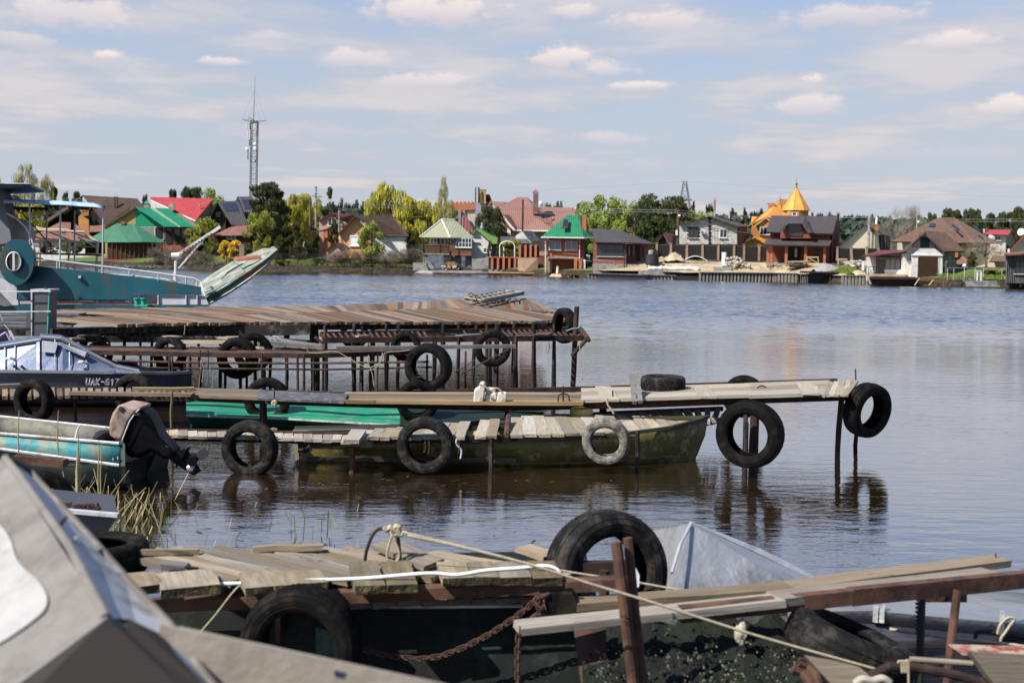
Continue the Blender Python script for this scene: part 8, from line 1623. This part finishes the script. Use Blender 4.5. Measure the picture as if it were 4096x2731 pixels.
# ---------------------------------------------------------------- cabin, board and small boat in the left corner
canv=mat('pale_canvas',(.17,.158,.145),.85,var=.16,scale=3,c2=(.115,.10,.09),c2amt=.45,c2scale=2.5,bump=.4,bscale=6,bdist=.02); whitep=mat('white_patch_tone',(.31,.305,.295),.85,var=.14,scale=9,c2=(.25,.235,.215),c2amt=.35,c2scale=6)
K=near('boat_cabin','blurred pale canvas-topped cabin filling the lower left corner','boat cabin',300,2731,2.6)
A_=D(20,1832,3.6); C_=D(426,2471,2.5); e0=D(119,1892,3.7); e1=D(381,2180,3.2); e2=D(500,2317,3.0); e3=D(673,2501,2.75); e4=D(900,2820,2.45)
nrm=(C_-A_).cross(D(-500,2150,3.5)-A_).normalized()
def pk(x,y,off=0.):
    d=ray(x,y); o=V((0,0,EYE)); q=o+d*((A_-o).dot(nrm)/d.dot(nrm)); return q-d*off
i1=pk(77,1900); i2=pk(280,2186); LB=pk(40,2760); OUT=pk(-500,2760); OUT2=pk(-500,2000); AR=D(735,2760,2.3)
g=MB(); n=18
for a in range(n+1):
    for b_ in range(n+1):
        u=a/n; v=b_/n; L0=V((20,1832,0)).lerp(V((-500,2000,0)),u); q=V((20+406*v,1832+639*v,0)); w=V((-500,2000,0)).lerp(V((-500,3164,0)),v); bx=V((426,2471,0)).lerp(V((-500,3164,0)),u)
        x=(L0.x*(1-v)+bx.x*v)+((1-u)*q.x+u*w.x)-((1-u)*(20*(1-v)+426*v)+u*(-500)); y=(L0.y*(1-v)+bx.y*v)
        g.v.append(pk(x,y,.010*mnoise.noise(V((x*.004,y*.004,0)))+.012*math.sin(math.pi*u)*math.sin(math.pi*v)))
g.f=[(a*(n+1)+b_,(a+1)*(n+1)+b_,(a+1)*(n+1)+b_+1,a*(n+1)+b_+1) for a in range(n) for b_ in range(n)]; ro=g.build('roof_panel',canv,K,smooth=True)
part('side_panel',lgrey,K,lambda b:(b.prism([A_,e0,e1,i2,i1],(0,.02,-.02)),)); part('side_panel',lgrey,K,lambda b:(b.prism([i2,e1,e2,e3,D(554,2531,2.55),C_],(0,.02,-.02)),)); part('side_panel',lgrey,K,lambda b:(b.prism([D(554,2531,2.55),e3,e4,D(760,2790,2.3)],(0,.02,-.02)),)); part('end_panel',mat('dark_brown_panel',(.02,.016,.013),.9,var=.2),K,lambda b:b.prism([C_,D(554,2531,2.56),AR,D(735,2860,2.25),D(0,2900,2.1),LB],(.03,.06,-.02)))
part('edge_trim',canv,K,lambda b:b.tube([A_,e0,e1,e2,e3,e4],.014,8)); part('ridge_trim',canv,K,lambda b:b.tube([A_,i1,i2,C_],.012,8)); part('corner_trim',mat('dull_trim',(.20,.19,.175),.8),K,lambda b:b.tube([LB,C_,D(554,2531,2.55)],.005,6))
ctl=[(-260,2040),(-60,2070),(10,2110),(45,2165),(62,2225),(100,2275),(150,2320),(184,2372),(186,2415),(165,2450),(110,2495),(60,2530),(0,2568),(-100,2620),(-260,2660)]; q=[]
for k in range(len(ctl)-1):
    p0,p1,p2,p3=[V((*ctl[min(len(ctl)-1,max(0,k+d))],0)) for d in (-1,0,1,2)]
    for t in (0,.25,.5,.75): w=.5*((2*p1)+(-p0+p2)*t+(2*p0-5*p1+4*p2-p3)*t*t+(-p0+3*p1-3*p2+p3)*t**3); q.append(pk(w.x,w.y,.022+.010*mnoise.noise(V((w.x*.004,w.y*.004,0)))))
part('white_patch',whitep,K,lambda b:b.prism(q,nrm*.004))  # near-white patch laid just over the roof panel
part('fitting',rustm,K,lambda b:b.tube([D(232,2112,3.05),D(250,2085,3.05),D(262,2070,3.1)],.006,6)); part('fitting',mat('bright_bolt',(.8,.75,.7),.15,.9),K,lambda b:(b.tube([D(285,2190,2.95),D(300,2165,2.95)],.006,6),b.ball(D(308,2155,2.95),.009,8)))
o=MB().hexa([D(600,2900,2.6),D(1900,2900,2.6),D(1900,2900,2.9),D(600,2900,2.9)],[D(640,2500,2.6),D(1800,2737,2.6),D(1800,2735,2.75),D(660,2490,2.85)]).build('bleached_board',mat('bleached_board_paint',(.30,.26,.215),.9,var=.18,scale=4,c2=(.24,.19,.15),c2amt=.4,c2scale=5,bump=.4)); tag(o,'broad bleached board running down from the canvas cabin along the bottom','board')
o=MB().prism([D(1335,2690,2.55),D(1385,2705,2.55),D(1378,2716,2.55),D(1340,2706,2.55)],(0,.02,0)).build('paint_spot',navy); tag(o,'small dark blue spot of tar on the bleached board','spot')
N4=near('grey_dinghy','small grey dinghy bow loaded with rusty chain behind the canvas cabin','dinghy',400,2100,8.2)
part('hull',mat('grey_hull',(.05,.052,.065),.6,var=.2),N4,lambda b:b.prism([D(180,2035,8.1),D(470,2062,8.1),D(448,2100,8.1),D(420,2150,8.1),D(180,2150,8.1)],(-.26,.7,0))); part('rim',lgrey,N4,lambda b:b.bar(D(180,2034,8.05),D(474,2060,8.05),.05,.025)); part('deck',gsheet,N4,lambda b:b.prism([D(180,2032,8.1),D(470,2058,8.1),D(458,2026,8.8),D(200,2010,8.8)],(0,0,-.02))); part('thwart',wpaint,N4,lambda b:b.bar(D(365,2032,8.4),D(455,2024,8.5),.06,.02))
mb=MB()
for i in range(160): mb.lathe([(.010,0),(.016,.006),(.010,.012)],D(230+r.uniform(0,170),2022+r.uniform(-8,16)+i*.05,8.1),(r.uniform(-1,1),r.uniform(-1,1),r.uniform(-1,1)),6)
o=mb.build('chain_pile',rustm,N4); o['kind']='stuff'
o=MB().bar(D(60,1833,9.),D(262,1852,9.),.10,.06).build('rusty_bar',rustm); tag(o,'rusty brown bar crossing the reeds behind the canvas cabin','bar')
# reeds
r=np.random.RandomState(31); n=150; dx=r.uniform(-2.6,2.2,n); dy=r.uniform(8.2,12.2,n); c=np.c_[dx,dy,np.full(n,.006)]; a1=np.c_[r.normal(size=n),r.normal(size=n),np.zeros(n)]; a1=unit(a1)*r.uniform(.008,.05,(n,1)); a2=np.c_[-a1[:,1],a1[:,0],np.zeros(n)]*.22
o=bpy.data.objects.new('floating_litter',quads('floating_litter',c,a1,a2,mat('dead_leaf',(.09,.06,.03),.9,var=.4))); link(o); tag(o,'small dead leaves and twigs drifting on the water between the piers','litter',kind='stuff')
def stalks(name,label,n,fn,hgt,w,material,seed,lean=.25,cat='reeds'):
    r=np.random.RandomState(seed); c=np.array([fn(r) for _ in range(n)],float); h=hgt*r.uniform(.35,1.2,(n,1)); a2=np.c_[r.normal(0,lean,n),r.normal(0,lean,n),np.ones(n)]*h/2; a1=unit(np.c_[r.normal(size=n),r.normal(0,.4,n),np.zeros(n)])*w; c=c+a2
    o=bpy.data.objects.new(name,quads(name,c,a1,a2,material)); link(o); return tag(o,label,cat,kind='stuff')
straw=leafmat('straw',(.42,.34,.19),(.30,.23,.12),.2); shoot=leafmat('green_shoots',(.16,.22,.03),(.10,.15,.03),.3)
def zone(x0,x1,Y0,Y1): return lambda r:(lambda Y:(D(r.uniform(x0,x1),1500,Y).x,Y,0))(r.uniform(Y0,Y1))
stalks('dry_reeds','dense dry straw-coloured reeds in front of the turquoise boat',190,zone(-40,440,8.6,10.6),.30,.0035,straw,1,.55); stalks('dry_reeds','sparse bent reeds standing in the water right of the turquoise boat',46,zone(450,700,9.,10.8),.24,.0045,straw,2,.5); stalks('green_reeds','thin green shoots growing in the water left of centre',70,zone(330,720,8.4,10.6),.17,.0035,shoot,3,.08); stalks('green_reeds','few tall green shoots in the water behind the nearest pier',12,zone(1180,1330,8.3,9.6),.30,.0045,shoot,4,.04); stalks('dry_reeds','scattered thin stems poking out of the open water',34,zone(700,1500,8.4,10.6),.10,.003,straw,5,.35); stalks('dry_reeds','blurred straw stalks rising beside the canvas cabin',14,lambda r:(lambda Y:(D(r.uniform(585,730),1500,Y).x,Y,.33))(r.uniform(4.4,4.9)),.36,.004,straw,6,.12)
for k,(x,y0,y1,Y) in enumerate(((312,1725,2025,9.4),(318,1760,2020,9.5),(395,1775,2020,9.3),(405,1770,2025,9.3),(75,1640,1830,10.2),(232,1640,1820,10.))):
    o=MB().tube([D(x,y1,Y),D(x-3,(y0+y1)/2,Y),D(x+2,y0,Y)],[.016 if k<2 else .007,.013 if k<2 else .006,.003],6).build('reed_stalk',straw); tag(o,('thickest upright reed stalk in front of the turquoise boat','second thick reed stalk beside the thickest one','pale upright reed stalk near the turquoise transom','its twin pale stalk just to the right','thin brown stalk rising over the boat at far left','thin brown stalk over the middle of the turquoise boat')[k],'reed')
